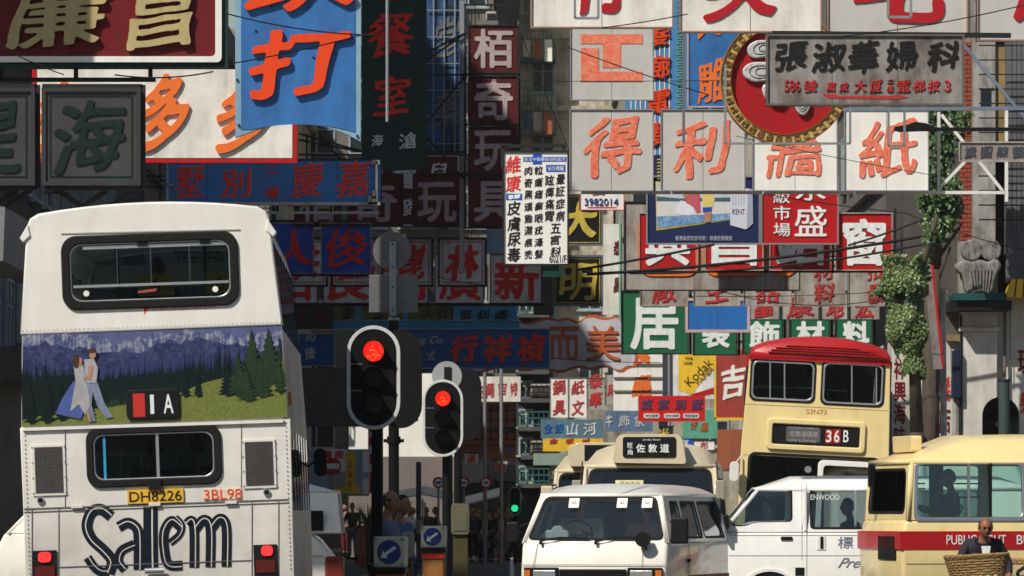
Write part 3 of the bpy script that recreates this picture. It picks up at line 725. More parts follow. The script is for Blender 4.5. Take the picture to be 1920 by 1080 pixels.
for c in ('墅別慶嘉'):
    bx = {'墅': (328, 310, 384, 372), '別': (412, 314, 472, 372), '慶': (547, 305, 607, 370), '嘉': (632, 302, 696, 370)}[c]
    put_char(c, fx((bx[0] + bx[2]) / 2), fz((bx[1] + bx[3]) / 2), (bx[2] - bx[0] + 2) / 115, (bx[3] - bx[1] + 2) / 115, pinkgrey, r, y=-.0005, th=.012, style='brush', wt=.042)
for q in ((308, 379, 713, 385), (704, 302, 708, 384), (690, 368, 706, 384), (697, 358, 706, 372), (697, 300, 712, 308), (312, 302, 316, 384), (312, 345, 326, 349)): MB().box(fx(q[0]), fx(q[2]), -.05, 0, fz(q[3]), fz(q[1])).build('tube_border', dirtyw, r)
for q in ((308, 398, 713, 398), (400, 384, 400, 398), (520, 384, 520, 398), (620, 384, 620, 398), (310, 299, 716, 299), (713, 290, 713, 400)): MB().bar((fx(q[0]), .1, fz(q[1])), (fx(q[2]), .1, fz(q[3])), .04).build('frame_bar', galv if q[1] == 398 and q[3] == 398 else steel, r)
sign('shop_sign', (714, 290, 861, 424), 94, maroon, 'maroon sign with white brush characters, its lower half behind the toy shop row', th=.12, border=greyw, bpx=(1, 2), chars=row(0, greyw, ('寶', 730, 304, 784, 360), ('兒', 804, 305, 838, 345), ('發', 752, 372, 774, 405), wt=.045))
for k, (ch, a, b, bx, la) in enumerate((('俊', 602, 696, (609, 429, 690, 502), 'square royal blue panel with a whole red character, beside the round sign back'), ('人', 505, 588, (515, 430, 584, 502), 'square royal blue panel with a red stroke, partly behind the white bus roof'))):
    sign('shop_sign', (a, 418, b, 513), 97, mblue, la, th=.12, frame=dirtyw, fw=1.2, group='royal blue panels with red characters', chars=row(0, brred, (ch, *bx), wt=.045), struts=((a - 6, 515, b + 6, 515, .1), (a - 4, 414, b + 4, 414, .1)), strut_r=.025)
for k, (ch, a, b, la) in enumerate((('林', 822, 912, 'white square sign with thin red border and red character, rightmost of its shaded row'), ('崑', 733, 812, 'white square sign with red character half hidden behind the round sign back'), ('記', 622, 718, 'white square sign whose lower edge shows under the right royal blue panel'), ('洪', 520, 614, 'white square sign whose lower edge shows next to the bus roof'))):
    sign('sign_box', (a, 446, b, 537), 93, greyw, la, th=.2, frame=steel, fw=3, border=redwhite, bpx=(7, 1.6), group='white square boxes with red bordered characters', chars=row(0, brred, (ch, a + 12, 458, b - 14, 526), wt=.075))
for k, (ch, a, b, la) in enumerate((('新', 919, 1016, 'white panel with red character, rightmost and tallest of the lower left red lettered row'), ('廣', 815, 907, 'white panel with red character under the forest sign row'), ('司', 708, 803, 'white panel with red character behind the square sign back'), ('良', 606, 697, 'white panel with red character left of the square sign back'), ('百', 505, 596, 'white panel with red character nearest the bus roof in the lower row'))):
    sign('shop_sign', (a, 476, b, 569), 88, greyw, la, th=.12, frame=dred, fw=1.5, group='lower row of white panels with red characters', chars=row(0, brred, (ch, a + 8, 484, b - 5, 563), style='soft', wt=.06), struts=((a - 6, 571, b + 6, 571, .08),))
for ch, a, b, c, d, la in (('大', 1036, 1130, 362, 460, 'black panel with a golden character behind the small phone number sign'), ('明', 1036, 1130, 479, 573, 'black panel with a golden brush character, lower one of its pair')):
    sign('shop_sign', (a, c, b, d), 90, blackp, la, th=.12, frame=M('slate_edge', (.12, .13, .15), .6, .4), fw=3, border=yell, bpx=(5, 1.2), group='black panels with golden characters', chars=row(0, yell, (ch, a + 12, c + 14, b - 10, d - 10), wt=.055))
sign('shop_sign', (1086, 340, 1170, 394), 100, whiteb, 'small white sign with phone number 3982014, red arrow and a red edge', th=.08, frame=redwhite, fw=1, chars=row(0, brred, ('樓', 1108, 336, 1135, 366), wt=.04) + row(0, inkb, ('3982014', 1096, 372, 1159, 385), style='sans', wt=.012), lines=[(1102, 388, 1156, 390, redwhite)])

# --- cigarette billboard with couple, and the red market sign beside it
bb, fx, fz = sign('billboard', (1212, 330, 1425, 458), 100, navy, 'navy cigarette billboard with a seaside picture of a couple and a big white pack', th=.2, frame=galv, fw=2.5,
    chars=row(0, M('grey_small_print', (.45, .5, .6), .5, .2), ('香港政府忠告市民：吸煙危害健康', 1266, 442, 1373, 451), style='sans', wt=.006))
def flat(nm, pts, mt, k): return plate(nm, [(fx(a), fz(b)) for a, b in pts], [], .004, mt, bb, y=-.002 - .003 * k)
flat('picture_border', [(1229, 340), (1372, 340), (1372, 412), (1231, 432)], yell, 1)
flat('picture_sky', [(1231, 340), (1370, 340), (1370, 410), (1233, 428)], M('print_sky', (.50, .56, .62), .4, .2), 2)
flat('picture_land', [(1231, 368), (1275, 372), (1370, 370), (1370, 378), (1231, 377)], M('print_land', (.06, .12, .16), .4, .3), 3)
flat('picture_sea', [(1231, 404), (1280, 400), (1370, 398), (1370, 411), (1233, 428)], M('print_sea', (.04, .16, .38), .4, .8, scale=4, streak=False, grimecol=(.35, .5, .65)), 3)
flat('picture_boat', [(1231, 378), (1370, 379), (1370, 400), (1231, 406)], M('print_boat', (.62, .62, .60), .4, .2), 4)
flat('picture_man_trousers', [(1264, 400), (1276, 376), (1287, 378), (1300, 390), (1302, 402), (1290, 404)], M('print_white', (.68, .72, .78), .4, .2), 5)
flat('picture_man_shirt', [(1282, 366), (1296, 361), (1312, 364), (1314, 398), (1306, 400), (1300, 388), (1286, 380)], M('print_pink', (.50, .10, .13), .4, .2), 6)
flat('picture_man_arm', [(1280, 366), (1290, 360), (1296, 352), (1300, 356), (1290, 368), (1283, 372)], M('print_skin', (.42, .22, .14), .4, .2), 7)
flat('picture_woman_shirt', [(1316, 368), (1322, 362), (1334, 363), (1340, 374), (1336, 388), (1318, 390)], M('print_yellow', (.68, .56, .18), .4, .2), 6)
flat('picture_woman_shorts', [(1317, 389), (1335, 388), (1334, 397), (1318, 398)], mblue, 7)
flat('picture_legs', [(1320, 397), (1334, 397), (1332, 416), (1322, 417)], M('print_skin', (.42, .22, .14)), 7)
flat('picture_pack', [(1370, 352), (1408, 354), (1410, 420), (1398, 430), (1369, 422)], M('print_pack', (.58, .62, .70), .4, .2), 6)
flat('picture_pack_side', [(1402, 356), (1411, 354), (1412, 419), (1400, 430)], M('print_pack_side', (.32, .37, .48), .4, .2), 7)
put_char('KENT', fx(1385), fz(397), 23 / 100, 10 / 100, ink, bb, y=-.022, th=.003, style='sans', wt=.005)
m = MB()
for k in range(5): m.box(fx(1374 + 5 * k), fx(1375 + 5 * k), -.026, -.023, fz(385), fz(366))
m.build('pack_stripes', M('pack_stripe', (.35, .38, .45), .5, .2), bb)
sign('shop_sign', (1427, 330, 1572, 458), 100.2, redp, 'red supermarket sign with two columns of white characters, next to the cigarette billboard', th=.2, frame=galv, fw=2.2,
     chars=[('永', 1492, 330, 1548, 376, wchar, 'soft', .02), ('盛', 1490, 386, 1550, 443, wchar, 'soft', .03), ('級', 1450, 352, 1481, 381, wchar, 'sans', .02), ('市', 1450, 386, 1482, 412, wchar, 'sans', .02), ('場', 1450, 418, 1482, 443, wchar, 'sans', .02)])
for ch, a, b, la in (('興', 1198, 1306, 'red panel with blocky white character, leftmost of the aluminium window row'), ('昌', 1322, 1431, 'red panel with blocky white character under the cigarette billboard'), ('鋁', 1443, 1556, 'red panel with blocky white character under the supermarket sign'), ('窗', 1568, 1673, 'red panel with full blocky white character and slanting shadow lines, at the right')):
    sign('shop_sign', (a, 399, b, 507), 94, redp, la, th=.12, frame=dirtyw, fw=1.5, group='red panels with blocky white characters',
         chars=row(0, wchar, (ch, a + 12, 410, b - 12, 498), style='soft', wt=.075), struts=((a - 8, 509, b + 10, 509, .05), (b + 6, 390, b + 6, 512, .05)), strut_r=.022)
r, fx, fz = sign('shop_sign', (1170, 378, 1500, 545), 90, dirtyw, 'wide pale blank signboard behind the red window panels, with orange rims showing', th=.2, frame=steel, fw=2)
for a, b in ((1195, 1312), (1318, 1440), (1440, 1560)): plate('orange_disc', rr(fx(a), fz(518), fx(min(b, 1498)), fz(400), .3), [], .03, orange, r, y=-.03)
for ch, up, a, b, la in (('廠', None, 1200, 1290, 'pale weathered panel, leftmost of the building material row above the green sign'), ('生', None, 1300, 1388, 'pale weathered panel with a red base stroke above the blank blue sign'), ('器', None, 1394, 1484, 'pale weathered panel with a red character over the decoration sign'), ('料', '材', 1490, 1585, 'pale panel with two stacked red characters next to the ivy'), ('發', '批', 1590, 1680, 'pale panel with red characters whose edge is overgrown by the ivy')):
    cs = row(0, redwhite, (ch, a + (36 if up else 22), 530 if up else 520, b - (20 if up else 22), 569), wt=.035)
    if up: cs += row(0, redwhite, (up, a + 36, 486, b - 20, 526), wt=.035)
    sign('shop_sign', (a, 478 if up else 500, b, 574), 86, dirtyw, la, th=.12, frame=M('weathered_edge', (.30, .27, .23), .7, .6), fw=1.2, group='pale weathered panels with red characters', chars=cs)
for ch, a, b, la in (('本', 1343, 1400, 'low white panel with dark red character, first of the narrow strip'), ('富', 1404, 1462, 'low white panel with dark red character, second of the narrow strip'), ('康', 1464, 1536, 'low white panel with dark red character, third of the narrow strip'), ('地', 1538, 1590, 'low white panel with dark red character, fourth of the narrow strip'), ('宏', 1592, 1650, 'low white panel with dark red character, last of the narrow strip by the ivy')):
    sign('shop_sign', (a, 545, b, 600), 82, dirtyw, la, th=.1, frame=steel, fw=1.5, group='narrow strip of white panels with dark red characters', chars=row(0, redwhite, (ch, a + 10, 552, b - 8, 596), wt=.05))
sign('shop_sign', (1286, 560, 1405, 622), 84, M('blank_blue', (.02, .15, .48), .45, .3), 'blank bright blue panel with a pink edge above the decoration sign', th=.1, frame=M('pink_edge', (.60, .40, .42), .6, .4), fw=4)
for ch, a, b, c, d, bx, la in (('居', 1165, 1291, 545, 664, (1182, 558, 1272, 655), 'big green panel with a large white blocky character'), ('裝', 1299, 1382, 580, 666, (1316, 590, 1368, 652), 'green panel with white character below the blank blue sign'), ('飾', 1392, 1468, 578, 664, (1404, 602, 1462, 652), 'dark green panel with pale blue character above the red bus roof'), ('材', 1480, 1556, 578, 664, (1492, 602, 1546, 650), 'dark green panel with white character directly above the red bus roof'), ('料', 1566, 1636, 578, 664, (1580, 602, 1630, 660), 'dark green panel with white character, rightmost, next to the ivy')):
    sign('shop_sign', (a, c, b, d), 80, green, la, th=.14, frame=steel, fw=2, group='green decoration shop panels', chars=row(0, wchar, (ch, *bx), style='soft', wt=.075), struts=((b + 4, c, b + 4, d, .1),))
# cloud shaped grey sign
def wav(pts, amp=2, n=6):
    out = []
    for i, (a, b) in enumerate(pts):
        c, d = pts[(i + 1) % len(pts)]
        for k in range(n): t = k / n; out.append((a + (c - a) * t, b + (d - b) * t + amp * math.sin(math.pi * t) * (-1) ** i))
    return out
cl = wav([(972, 601), (1000, 603), (1038, 596), (1055, 596), (1080, 602), (1100, 592), (1128, 594), (1160, 590), (1176, 610), (1186, 640), (1197, 672), (1192, 690), (1170, 698), (1150, 692), (1120, 692), (1095, 690), (1060, 698), (1030, 694), (1000, 694), (960, 690), (900, 700), (880, 698), (890, 620)], 3)
r, fx, fz = sign('cloud_sign', (872, 590, 1197, 700), 76, orbr, 'grey cloud shaped sign with a wavy red brown rim and orange brown line characters', th=.14, shape=cl)
ccx, ccz = (1035, 646)
plate('grey_field', [(fx(ccx + (a - ccx) * .965), fz(ccz + (b - ccz) * .9)) for a, b in cl], [], .01, pgrey, r, y=-.01)
for ch, bx in (('美', (1098, 611, 1163, 676)), ('而', (1030, 612, 1086, 674))): put_char(ch, fx((bx[0] + bx[2]) / 2), fz((bx[1] + bx[3]) / 2), (bx[2] - bx[0]) / 76, (bx[3] - bx[1]) / 76, orbr, r, y=-.011, th=.04, style='round', wt=.02)
r, fx, fz = sign('shop_sign', (750, 616, 1031, 691), 84, dblue, 'long blue shop sign with vermilion characters and small cream script, beside the cloud sign', th=.14, frame=lblue, fw=1.8,
     chars=row(0, M('neon_vermilion', (.88, .06, .015), .45, .2, scale=3), ('行', 842, 628, 898, 680), ('祥', 905, 626, 962, 680), ('禎', 968, 626, 1024, 680), wt=.07) + row(0, greyw, ('式', 800, 658, 816, 676), wt=.03))
put_char('ng Co.', fx(806), fz(639), 52 / 84, 18 / 84, greyw, r, y=-.002, style='soft', wt=.02, shear=.4)
r, fx, fz = sign('shop_sign', (560, 600, 975, 618), 82, teal, 'long narrow teal board running above the blue script sign', th=.1, frame=whitesteel, fw=.7)
r, fx, fz = sign('shop_sign', (852, 574, 970, 612), 80, teal, 'teal sign with three dark green characters under the red lettered panels', th=.1, chars=row(0, dgreen, ('萬', 862, 580, 886, 606), ('利', 894, 580, 918, 606), ('織', 926, 580, 952, 606), wt=.05))
sign('shop_sign', (625, 570, 848, 601), 79, M('olive_sign', (.16, .13, .03), .6, .6), 'dim olive yellow sign with dark characters behind the traffic signal pole', th=.1, frame=blackp, fw=2, chars=row(0, dgreen, ('金', 640, 574, 664, 598), ('玉', 700, 574, 720, 598), ('大', 790, 574, 812, 598), ('行', 820, 574, 842, 598), wt=.05), lines=[(666, 570, 676, 601, teal), (756, 570, 766, 601, teal)])
sign('shop_sign', (540, 571, 624, 617), 83, M('dark_brown_sign', (.05, .04, .035), .6, .5), 'dark brown sign with dim red characters above the small blue one', th=.1, chars=row(0, dred, ('士', 555, 580, 578, 606), ('新', 588, 578, 616, 608), wt=.05))
sign('shop_sign', (560, 626, 627, 686), 85, dblue, 'small blue sign with pale characters between the bus and the big signal', th=.1, frame=lblue, fw=1, chars=row(0, greyw, ('後', 571, 650, 592, 674), ('司', 572, 626, 592, 640), wt=.035))
# --- far, lower middle
sign('shop_sign', (896, 706, 976, 753), 60, white, 'far white sign with three dim red characters above the red brown building', th=.1, chars=row(0, redwhite, ('鋼', 902, 718, 926, 746), ('宙', 934, 716, 950, 742), ('特', 957, 716, 970, 742), wt=.035))
for ch1, ch2, a, b, la in (('鋼', '具', 1031, 1065, 'far narrow white sign with two red characters, left of three'), ('紙', '文', 1066, 1100, 'far narrow white sign with two red characters, middle of three'), ('泰', '華', 1101, 1134, 'far narrow white sign with dark red characters, right of three')):
    sign('shop_sign', (a, 708, b, 783 if a < 1100 else 768), 62, whiteb if a < 1100 else dirtyw, la, th=.1, frame=galv, fw=.5, group='far narrow white signs with red characters', chars=row(0, redwhite, (ch1, a + 5, 712, b - 5, 740), (ch2, a + 5, 750, b - 5, 779), wt=.04) if a < 1100 else row(0, redwhite, (ch1, a + 3, 700, b - 5, 728), (ch2, a + 3, 734, b - 5, 764), wt=.05))
sign('shop_sign', (1014, 786, 1132, 822), 66, M('dusty_blue', (.10, .20, .27), .6, .6), 'far dusty blue sign with faint outlined characters', th=.1, chars=row(0, greyw, ('山', 1062, 792, 1084, 816), ('河', 1094, 792, 1118, 816), wt=.02) + row(0, dblue, ('金', 1020, 794, 1036, 812), ('銀', 1040, 794, 1056, 812), wt=.02))
sign('shop_sign', (1135, 770, 1224, 809), 64, M('slate_blue', (.10, .17, .29), .6, .5), 'far slate blue sign with grey outlined characters left of the red villa sign', th=.1, chars=row(0, greyw, ('家', 1190, 778, 1208, 800), ('飾', 1160, 778, 1180, 800), ('牛', 1136, 778, 1148, 800), wt=.012))
sign('shop_sign', (1018, 822, 1130, 846), 60, yelp, 'far yellow sign with red characters above the cream minibus', th=.1, chars=row(0, redwhite, ('金', 1030, 822, 1046, 832), ('夜', 1060, 822, 1076, 832), ('城', 1090, 822, 1106, 832), wt=.04))
sign('shop_sign', (1000, 850, 1105, 872), 58, M('pale_green_awning', (.25, .33, .27), .6, .5), 'far pale strip sign over a shop behind the cream minibus', th=.1)
r, fx, fz = sign('shop_sign', (1150, 655, 1242, 775), 58, whiteb, 'far sunlit white sign with fuzzy orange characters left of the dark window', th=.1, chars=row(0, orange, ('餐', 1184, 628, 1222, 686), ('廳', 1184, 702, 1222, 744), wt=.07), struts=((1150, 683, 1242, 683, -.05), (1150, 708, 1242, 708, -.05), (1150, 733, 1242, 733, -.05)), strut_r=.018)
sign('shop_sign', (1243, 640, 1274, 745), 57, M('window_strip', (.05, .05, .07), .3, .3), 'dark upright window strip with pale bars between the orange lettered sign and the yellow one', cat='window', th=.1, lines=[(1252, 640, 1256, 745, galv), (1264, 640, 1267, 745, galv)])
r, fx, fz = sign('billboard', (1262, 662, 1344, 748), 58, greyw, 'far yellow and grey photo paper billboard with slanted black lettering', th=.1)
plate('yellow_field', [(fx(a), fz(b)) for a, b in ((1272, 662), (1342, 662), (1342, 686), (1310, 722), (1298, 740), (1272, 732))], [], .01, yelp, r, y=-.01)
plate('red_swoosh', [(fx(a), fz(b)) for a, b in ((1294, 740), (1340, 726), (1340, 738), (1300, 745))], [], .01, redp, r, y=-.012)
put_char('We', fx(1291), fz(672), 15 / 58, 6 / 58, ink, r, y=-.012, th=.01, wt=.01); put_char('use', fx(1290), fz(681), 16 / 58, 5 / 58, ink, r, y=-.012, th=.01, wt=.01)
put_char('Kodak', fx(1310), fz(698), 62 / 58, 17 / 58, ink, r, y=-.012, th=.01, wt=.12, rot=R(45)); put_char('PAPER', fx(1322), fz(705), 42 / 58, 8 / 58, M('brown_ink', (.12, .08, .04)), r, y=-.012, th=.01, wt=.01, rot=R(45))
r, fx, fz = sign('shop_sign', (1342, 655, 1402, 784), 68, M('faded_red_sign', (.36, .045, .035), .6, .5), 'faded red sign with thick pale character and yellow edge, left of the cream double decker', th=.12, chars=row(0, whiteb, ('吉', 1352, 684, 1398, 750), wt=.06))
MB().box(fx(1339), fx(1343), -.02, .1, fz(786), fz(655)).build('yellow_edge', yelp, r); MB().box(fx(1339), fx(1402), -.02, .1, fz(788), fz(783)).build('yellow_edge', yelp, r)
r, fx, fz = sign('hotel_sign', (1197, 742, 1322, 790), 70, M('vivid_red', (.55, .012, .012), .45, .2), 'small vivid red sign with four purple characters and three pale pills below', th=.12,
     chars=row(0, purple, ('旋', 1202, 748, 1223, 768), ('宮', 1233, 748, 1255, 768), ('別', 1265, 748, 1286, 768), ('墅', 1296, 748, 1318, 768), wt=.06))
for a in (1207, 1245, 1281): plate('pill', rr(fx(a), fz(784), fx(a + 30), fz(775), .05), [], .01, greyw, r, y=-.01); put_char('時租優惠', fx(a + 15), fz(779.5), 24 / 70, 5 / 70, green, r, y=-.011, th=.004, wt=.02)
sign('shop_sign', (1280, 768, 1345, 822), 60, M('sea_green_sign', (.10, .36, .25), .6, .4), 'far sea green sign with orange scrawled characters under the villa sign', th=.1, chars=row(0, orbr, ('好', 1294, 790, 1308, 806), ('運', 1312, 792, 1328, 810), wt=.03))
sign('shop_sign', (1345, 805, 1400, 880), 62, brickred, 'plain red brown boarded panel beside the double decker', cat='panel', th=.3)
sign('shop_sign', (1100, 735, 1235, 860), 52, cream2, 'pale weathered wall panel low behind the minibus roof sign', cat='panel', th=.3)
sign('shop_sign', (1130, 420, 1166, 590), 80, white, 'tall grimy white sign with dark red characters right of the golden ones', th=.1, chars=row(0, dred, ('泰', 1150, 450, 1166, 478), ('昌', 1150, 520, 1166, 548), wt=.03), struts=((1162, 400, 1162, 600, -.05),), smat=mint, strut_r=.02)
sign('shop_sign', (1018, 497, 1056, 519), 92, mint, 'tiny mint green sign box under the skin clinic notice', th=.1, lines=[(1018, 497, 1048, 508, green)])
sign('shop_sign', (912, 424, 946, 476), 84, M('pale_blue_board', (.25, .36, .48), .6, .4), 'pale blue board glimpsed right of the forest sign', th=.1)
sign('shop_sign', (-30, 690, 42, 802), 120, dred, 'dark red wall sign with white characters at the left edge beside the bus', th=.1, chars=row(0, greyw, ('三', -4, 722, 12, 738), ('五', 25, 722, 41, 738), ('角', -4, 765, 12, 780), ('分', 30, 765, 44, 780), wt=.012))
# pharmacy and fruit price boards by the left arcade
r, fx, fz = sign('shop_sign', (580, 842, 692, 930), 72, M('pale_blue_paint', (.30, .38, .44), .6, .4), 'pale blue shop board with round red badge and upright yellow 555 strip', th=.1)
plate('white_card', rr(fx(602), fz(884), fx(652), fz(842), .04), [], .01, whiteb, r, y=-.01); put_char('醫', fx(614), fz(852), .25, .22, brred, r, y=-.011, wt=.05); put_char('療', fx(636), fz(852), .25, .22, brred, r, y=-.011, wt=.05)
MB().disc((fx(624), fz(874)), .22, -.03, 0).build('round_badge', redp, r); MB().box(-.21 + fx(624) + .04, fx(624) + .17, -.035, -.03, fz(879), fz(869)).build('badge_bar', whiteb, r)
MB().box(fx(648), fx(666), -.025, 0, fz(925), fz(848)).build('yellow_strip', yelp, r)
for k in range(3): put_char('5', fx(656), fz(871 + k * 17.5), .11, .15, brred, r, y=-.026, wt=.03)
MB().box(fx(616), fx(640), -.02, 0, fz(912), fz(894)).build('paper_notice', dirtyw, r)
MB().box(fx(626), fx(676), -.03, 0, fz(926), fz(914)).build('yellow_strip', yelp, r)
MB().box(fx(680), fx(692), -.02, 0, fz(926), fz(846)).build('white_strip', whiteb, r); put_char('店', fx(686), fz(890), .14, .16, teal, r, y=-.03, wt=.02)
sign('shop_sign', (690, 800, 702, 925), 71, redwhite, 'upright red and white strip beside the upright yellow 555 board', th=.1, lines=[(693, 810, 697, 820, whiteb), (693, 835, 697, 850, whiteb), (693, 870, 697, 885, whiteb)])
# right: small framed sign
r, fx, fz = sign('shop_sign', (1798, 266, 1990, 303), 112, M('pinkish_grey_sign', (.26, .22, .21), .6, .5), 'small long grey sign with four faint characters at the right edge, on white struts', th=.1, frame=dirtyw, fw=2,
     chars=row(0, M('faint_ink', (.07, .08, .10)), ('旗', 1808, 274, 1830, 296), ('圓', 1838, 274, 1860, 296), ('陳', 1868, 274, 1890, 296), ('醫', 1898, 274, 1920, 296), wt=.03))
# dark fill boards deeper in the street
for (q, s_, mt, la) in (((560, 690, 700, 800), 70, conc_d, 'dark fill board behind the big signal'), 
                       ((1640, 560, 1700, 700), 79, blackp, 'black fill board behind the ivy'), ((1000, 505, 1036, 590), 82, conc_d, 'dim grey panel left of the lower golden character')):
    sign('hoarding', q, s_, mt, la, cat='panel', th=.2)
# ------------------------------------------------------------------ vehicle helpers
busw = M('bus_white_paint', (.74, .72, .67), .28, .35, scale=.9, grimecol=(.48, .46, .42), coat=.3, bump=.03, road=2.4)
vanw = M('van_white_paint', (.78, .75, .66), .25, .25, scale=1.5, grimecol=(.5, .46, .38), coat=.5, bump=.02, road=1.1)
vanw2 = M('clean_van_white_paint', (.80, .79, .75), .22, .15, scale=1.5, coat=.5, bump=.02)
creamp = M('bus_cream_paint', (.78, .62, .30), .3, .3, scale=1.2, grimecol=(.5, .38, .18), coat=.4, bump=.02, road=1.2)
mincream = M('minibus_cream_paint', (.60, .52, .36), .35, .35, scale=1.2, grimecol=(.40, .33, .2), coat=.3, bump=.02)
roofred = M('bus_roof_red', (.42, .010, .014), .3, .35, scale=1.2, coat=.4, bump=.03)
stripered = M('minibus_stripe_red', (.42, .006, .010), .35, .3, coat=.3)
interior = M('vehicle_interior', (.07, .075, .08), .8, .3)
seatm = M('seat_vinyl', (.07, .10, .13), .6, .3)
silver = M('brushed_side_panel', (.42, .42, .41), .35, .6, .6)
lampred = EM('lit_red_lamp', (.9, .02, .02), 1.6)
lampdead = M('dark_lamp_lens', (.10, .015, .012), .2, .2)
amber = M('amber_lens', (.55, .16, .02), .2, .2)
clearlens = M('headlamp_glass', (.55, .56, .56), .12, .2, .6)

def rpoly(pts, r, n=4):
    out = []; k = len(pts)
    for i in range(k):
        p = Vector(pts[i]); a = Vector(pts[i - 1]); b = Vector(pts[(i + 1) % k])
        da = (a - p); db = (b - p); q = min(r, da.length * .45, db.length * .45)
        s_, e_ = p + da.normalized() * q, p + db.normalized() * q
        for j in range(n + 1):
            t = j / n; out.append(tuple(s_ * (1 - t) ** 2 + p * 2 * t * (1 - t) + e_ * t * t))
    return out
def grow(pts, d):
    cx = sum(p[0] for p in pts) / len(pts); cz = sum(p[1] for p in pts) / len(pts)
    w = max(abs(p[0] - cx) for p in pts); h = max(abs(p[1] - cz) for p in pts)
    return [(cx + (p[0] - cx) * (w + d) / w, cz + (p[1] - cz) * (h + d) / h) for p in pts]
def ring(name, pts, d0, d1, th, mat, parent, y, bevel=.004):
    return plate(name, grow(pts, d1), [grow(pts, d0)], th, mat, parent, y=y, bevel=bevel)
def prism_x(m, pts, x0, x1):
    n = len(pts)
    vs = [(x0, y, z) for y, z in pts] + [(x1, y, z) for y, z in pts]
    return m.add(vs, [tuple(range(n)), tuple(range(2 * n - 1, n - 1, -1))] + [(i, i + n, (i + 1) % n + n, (i + 1) % n) for i in range(n)])
def wheel(root, x, y, r=.33, w=.2, axis='x'):
    m = MB(); m.tube((x - w / 2, y, r), (x + w / 2, y, r), r, 24); t = m.build('wheel', rubber, root, bevel=.02)
    m = MB(); m.tube((x - w / 2 - .01, y, r), (x + w / 2 + .01, y, r), r * .58, 18); m.build('rim', chrome, t)
def boxvan(root, L, hb, ht, z0, zb, zt, zr, yb, yt, body, wins, front_inset=.06, gl=glass, roof=None, nose=None, belt=True, rear_win=True, front_r=.08, gl_side=None):
    roof = roof or body
    pts = nose or [(.05, z0), (0, .5), (.02, .86), (yb - .03, zb), (L, zb), (L + .02, .7), (L, z0)]
    m = MB(); prism_x(m, pts, -hb, hb); o = m.build('body', body, root, bevel=.05, seg=3); o.data.shade_smooth()
    hv = math.hypot(zt - zb, hb - ht)
    for sx in (1, -1):
        th = .05 * sx
        T = frame_T((sx * hb, 0, zb), (0, 1, 0), (-sx * (hb - ht), 0, zt - zb), th)
        sl = (yt - yb) / hv
        holes = [rpoly(w, .06) for w in wins]
        plate('side_pillars', [(yb, 0), (L, 0), (L - .06, hv), (yt, hv)], holes, .05, body, root, T=T, bevel=.008)
        for w in wins:
            g_ = grow(rpoly(w, .06), .012)
            plate('side_window', g_, [], .006, gl_side or gl, root, T=frame_T((sx * (hb - .02), 0, zb), (0, 1, 0), (-sx * (hb - ht), 0, zt - zb), .006 * sx))
            plate('window_seal', grow(rpoly(w, .06), .016), [grow(rpoly(w, .06), -.012)], .012, rubber, root, T=frame_T((sx * (hb + .003), 0, zb), (0, 1, 0), (-sx * (hb - ht), 0, zt - zb), .012 * sx))
    hf = math.hypot(yt - yb, zt - zb)
    T = frame_T((0, yb, zb), (1, 0, 0), (0, yt - yb, zt - zb), .05)
    fo = [(-hb, 0), (hb, 0), (ht, hf), (-ht, hf)]; i = front_inset
    fh = rpoly([(-hb + i, i * .6), (hb - i, i * .6), (ht - i, hf - i * .8), (-ht + i, hf - i * .8)], front_r)
    plate('windscreen_surround', fo, [fh], .05, body, root, T=T, bevel=.008)
    plate('windscreen', grow(fh, .012), [], .006, gl, root, T=frame_T((0, yb + .015, zb), (1, 0, 0), (0, yt - yb, zt - zb), .006))
    plate('windscreen_seal', grow(fh, .02), [grow(fh, -.014)], .014, rubber, root, T=frame_T((0, yb - .004, zb), (1, 0, 0), (0, yt - yb, zt - zb), .014))
    # rear
    T = frame_T((0, L, zb), (-1, 0, 0), (0, -.06, zt - zb), .05); hr = zt - zb
    rh = rpoly([(-hb + .12, .06), (hb - .12, .06), (ht - .1, hr - .06), (-ht + .1, hr - .06)], .08)
    plate('rear_surround', [(-hb, 0), (hb, 0), (ht, hr), (-ht, hr)], [rh], .05, body, root, T=T, bevel=.008)
    plate('rear_window', grow(rh, .012), [], .006, gl, root, T=frame_T((0, L - .02, zb), (-1, 0, 0), (0, -.06, zt - zb), .006))
    # domed roof
    m = MB(); nu, nv = 12, 8; h = zr - zt
    for j in range(nv + 1):
        for i_ in range(nu + 1):
            u = -1 + 2 * i_ / nu; v = -1 + 2 * j / nv
            y = (yt + L - .05) / 2 + v * (L - .05 - yt) / 2
            z = zt - .01 + h * (1 - abs(u) ** 3.2) ** .5 * (1 - abs(v) ** 8) ** .5
            m.v.append((u * (ht + .012), y + (-.02 if j == 0 else 0), z))
    for j in range(nv):
        for i_ in range(nu):
            a = j * (nu + 1) + i_; m.f.append((a, a + 1, a + nu + 2, a + nu + 1))
    prism_x(m, [(yt - .02, zt - .05), (L - .05, zt - .05), (L - .05, zt), (yt - .02, zt)], -ht - .01, ht + .01)
    o = m.build('roof', roof, root); o.data.shade_smooth()
    return o
def mirror(root, x, y, z, sx, arm=.2, w=.14, h=.22):
    m = MB(); m.tube((x, y, z - .12), (x + sx * arm, y - .06, z - .02), .012).tube((x, y, z + .1), (x + sx * arm, y - .06, z + .04), .012)
    o = m.build('mirror_arm', black, root)
    MB().box(x + sx * arm - w / 2, x + sx * arm + w / 2, y - .1, y - .05, z - h / 2, z + h / 2).build('wing_mirror', black, root, bevel=.02)

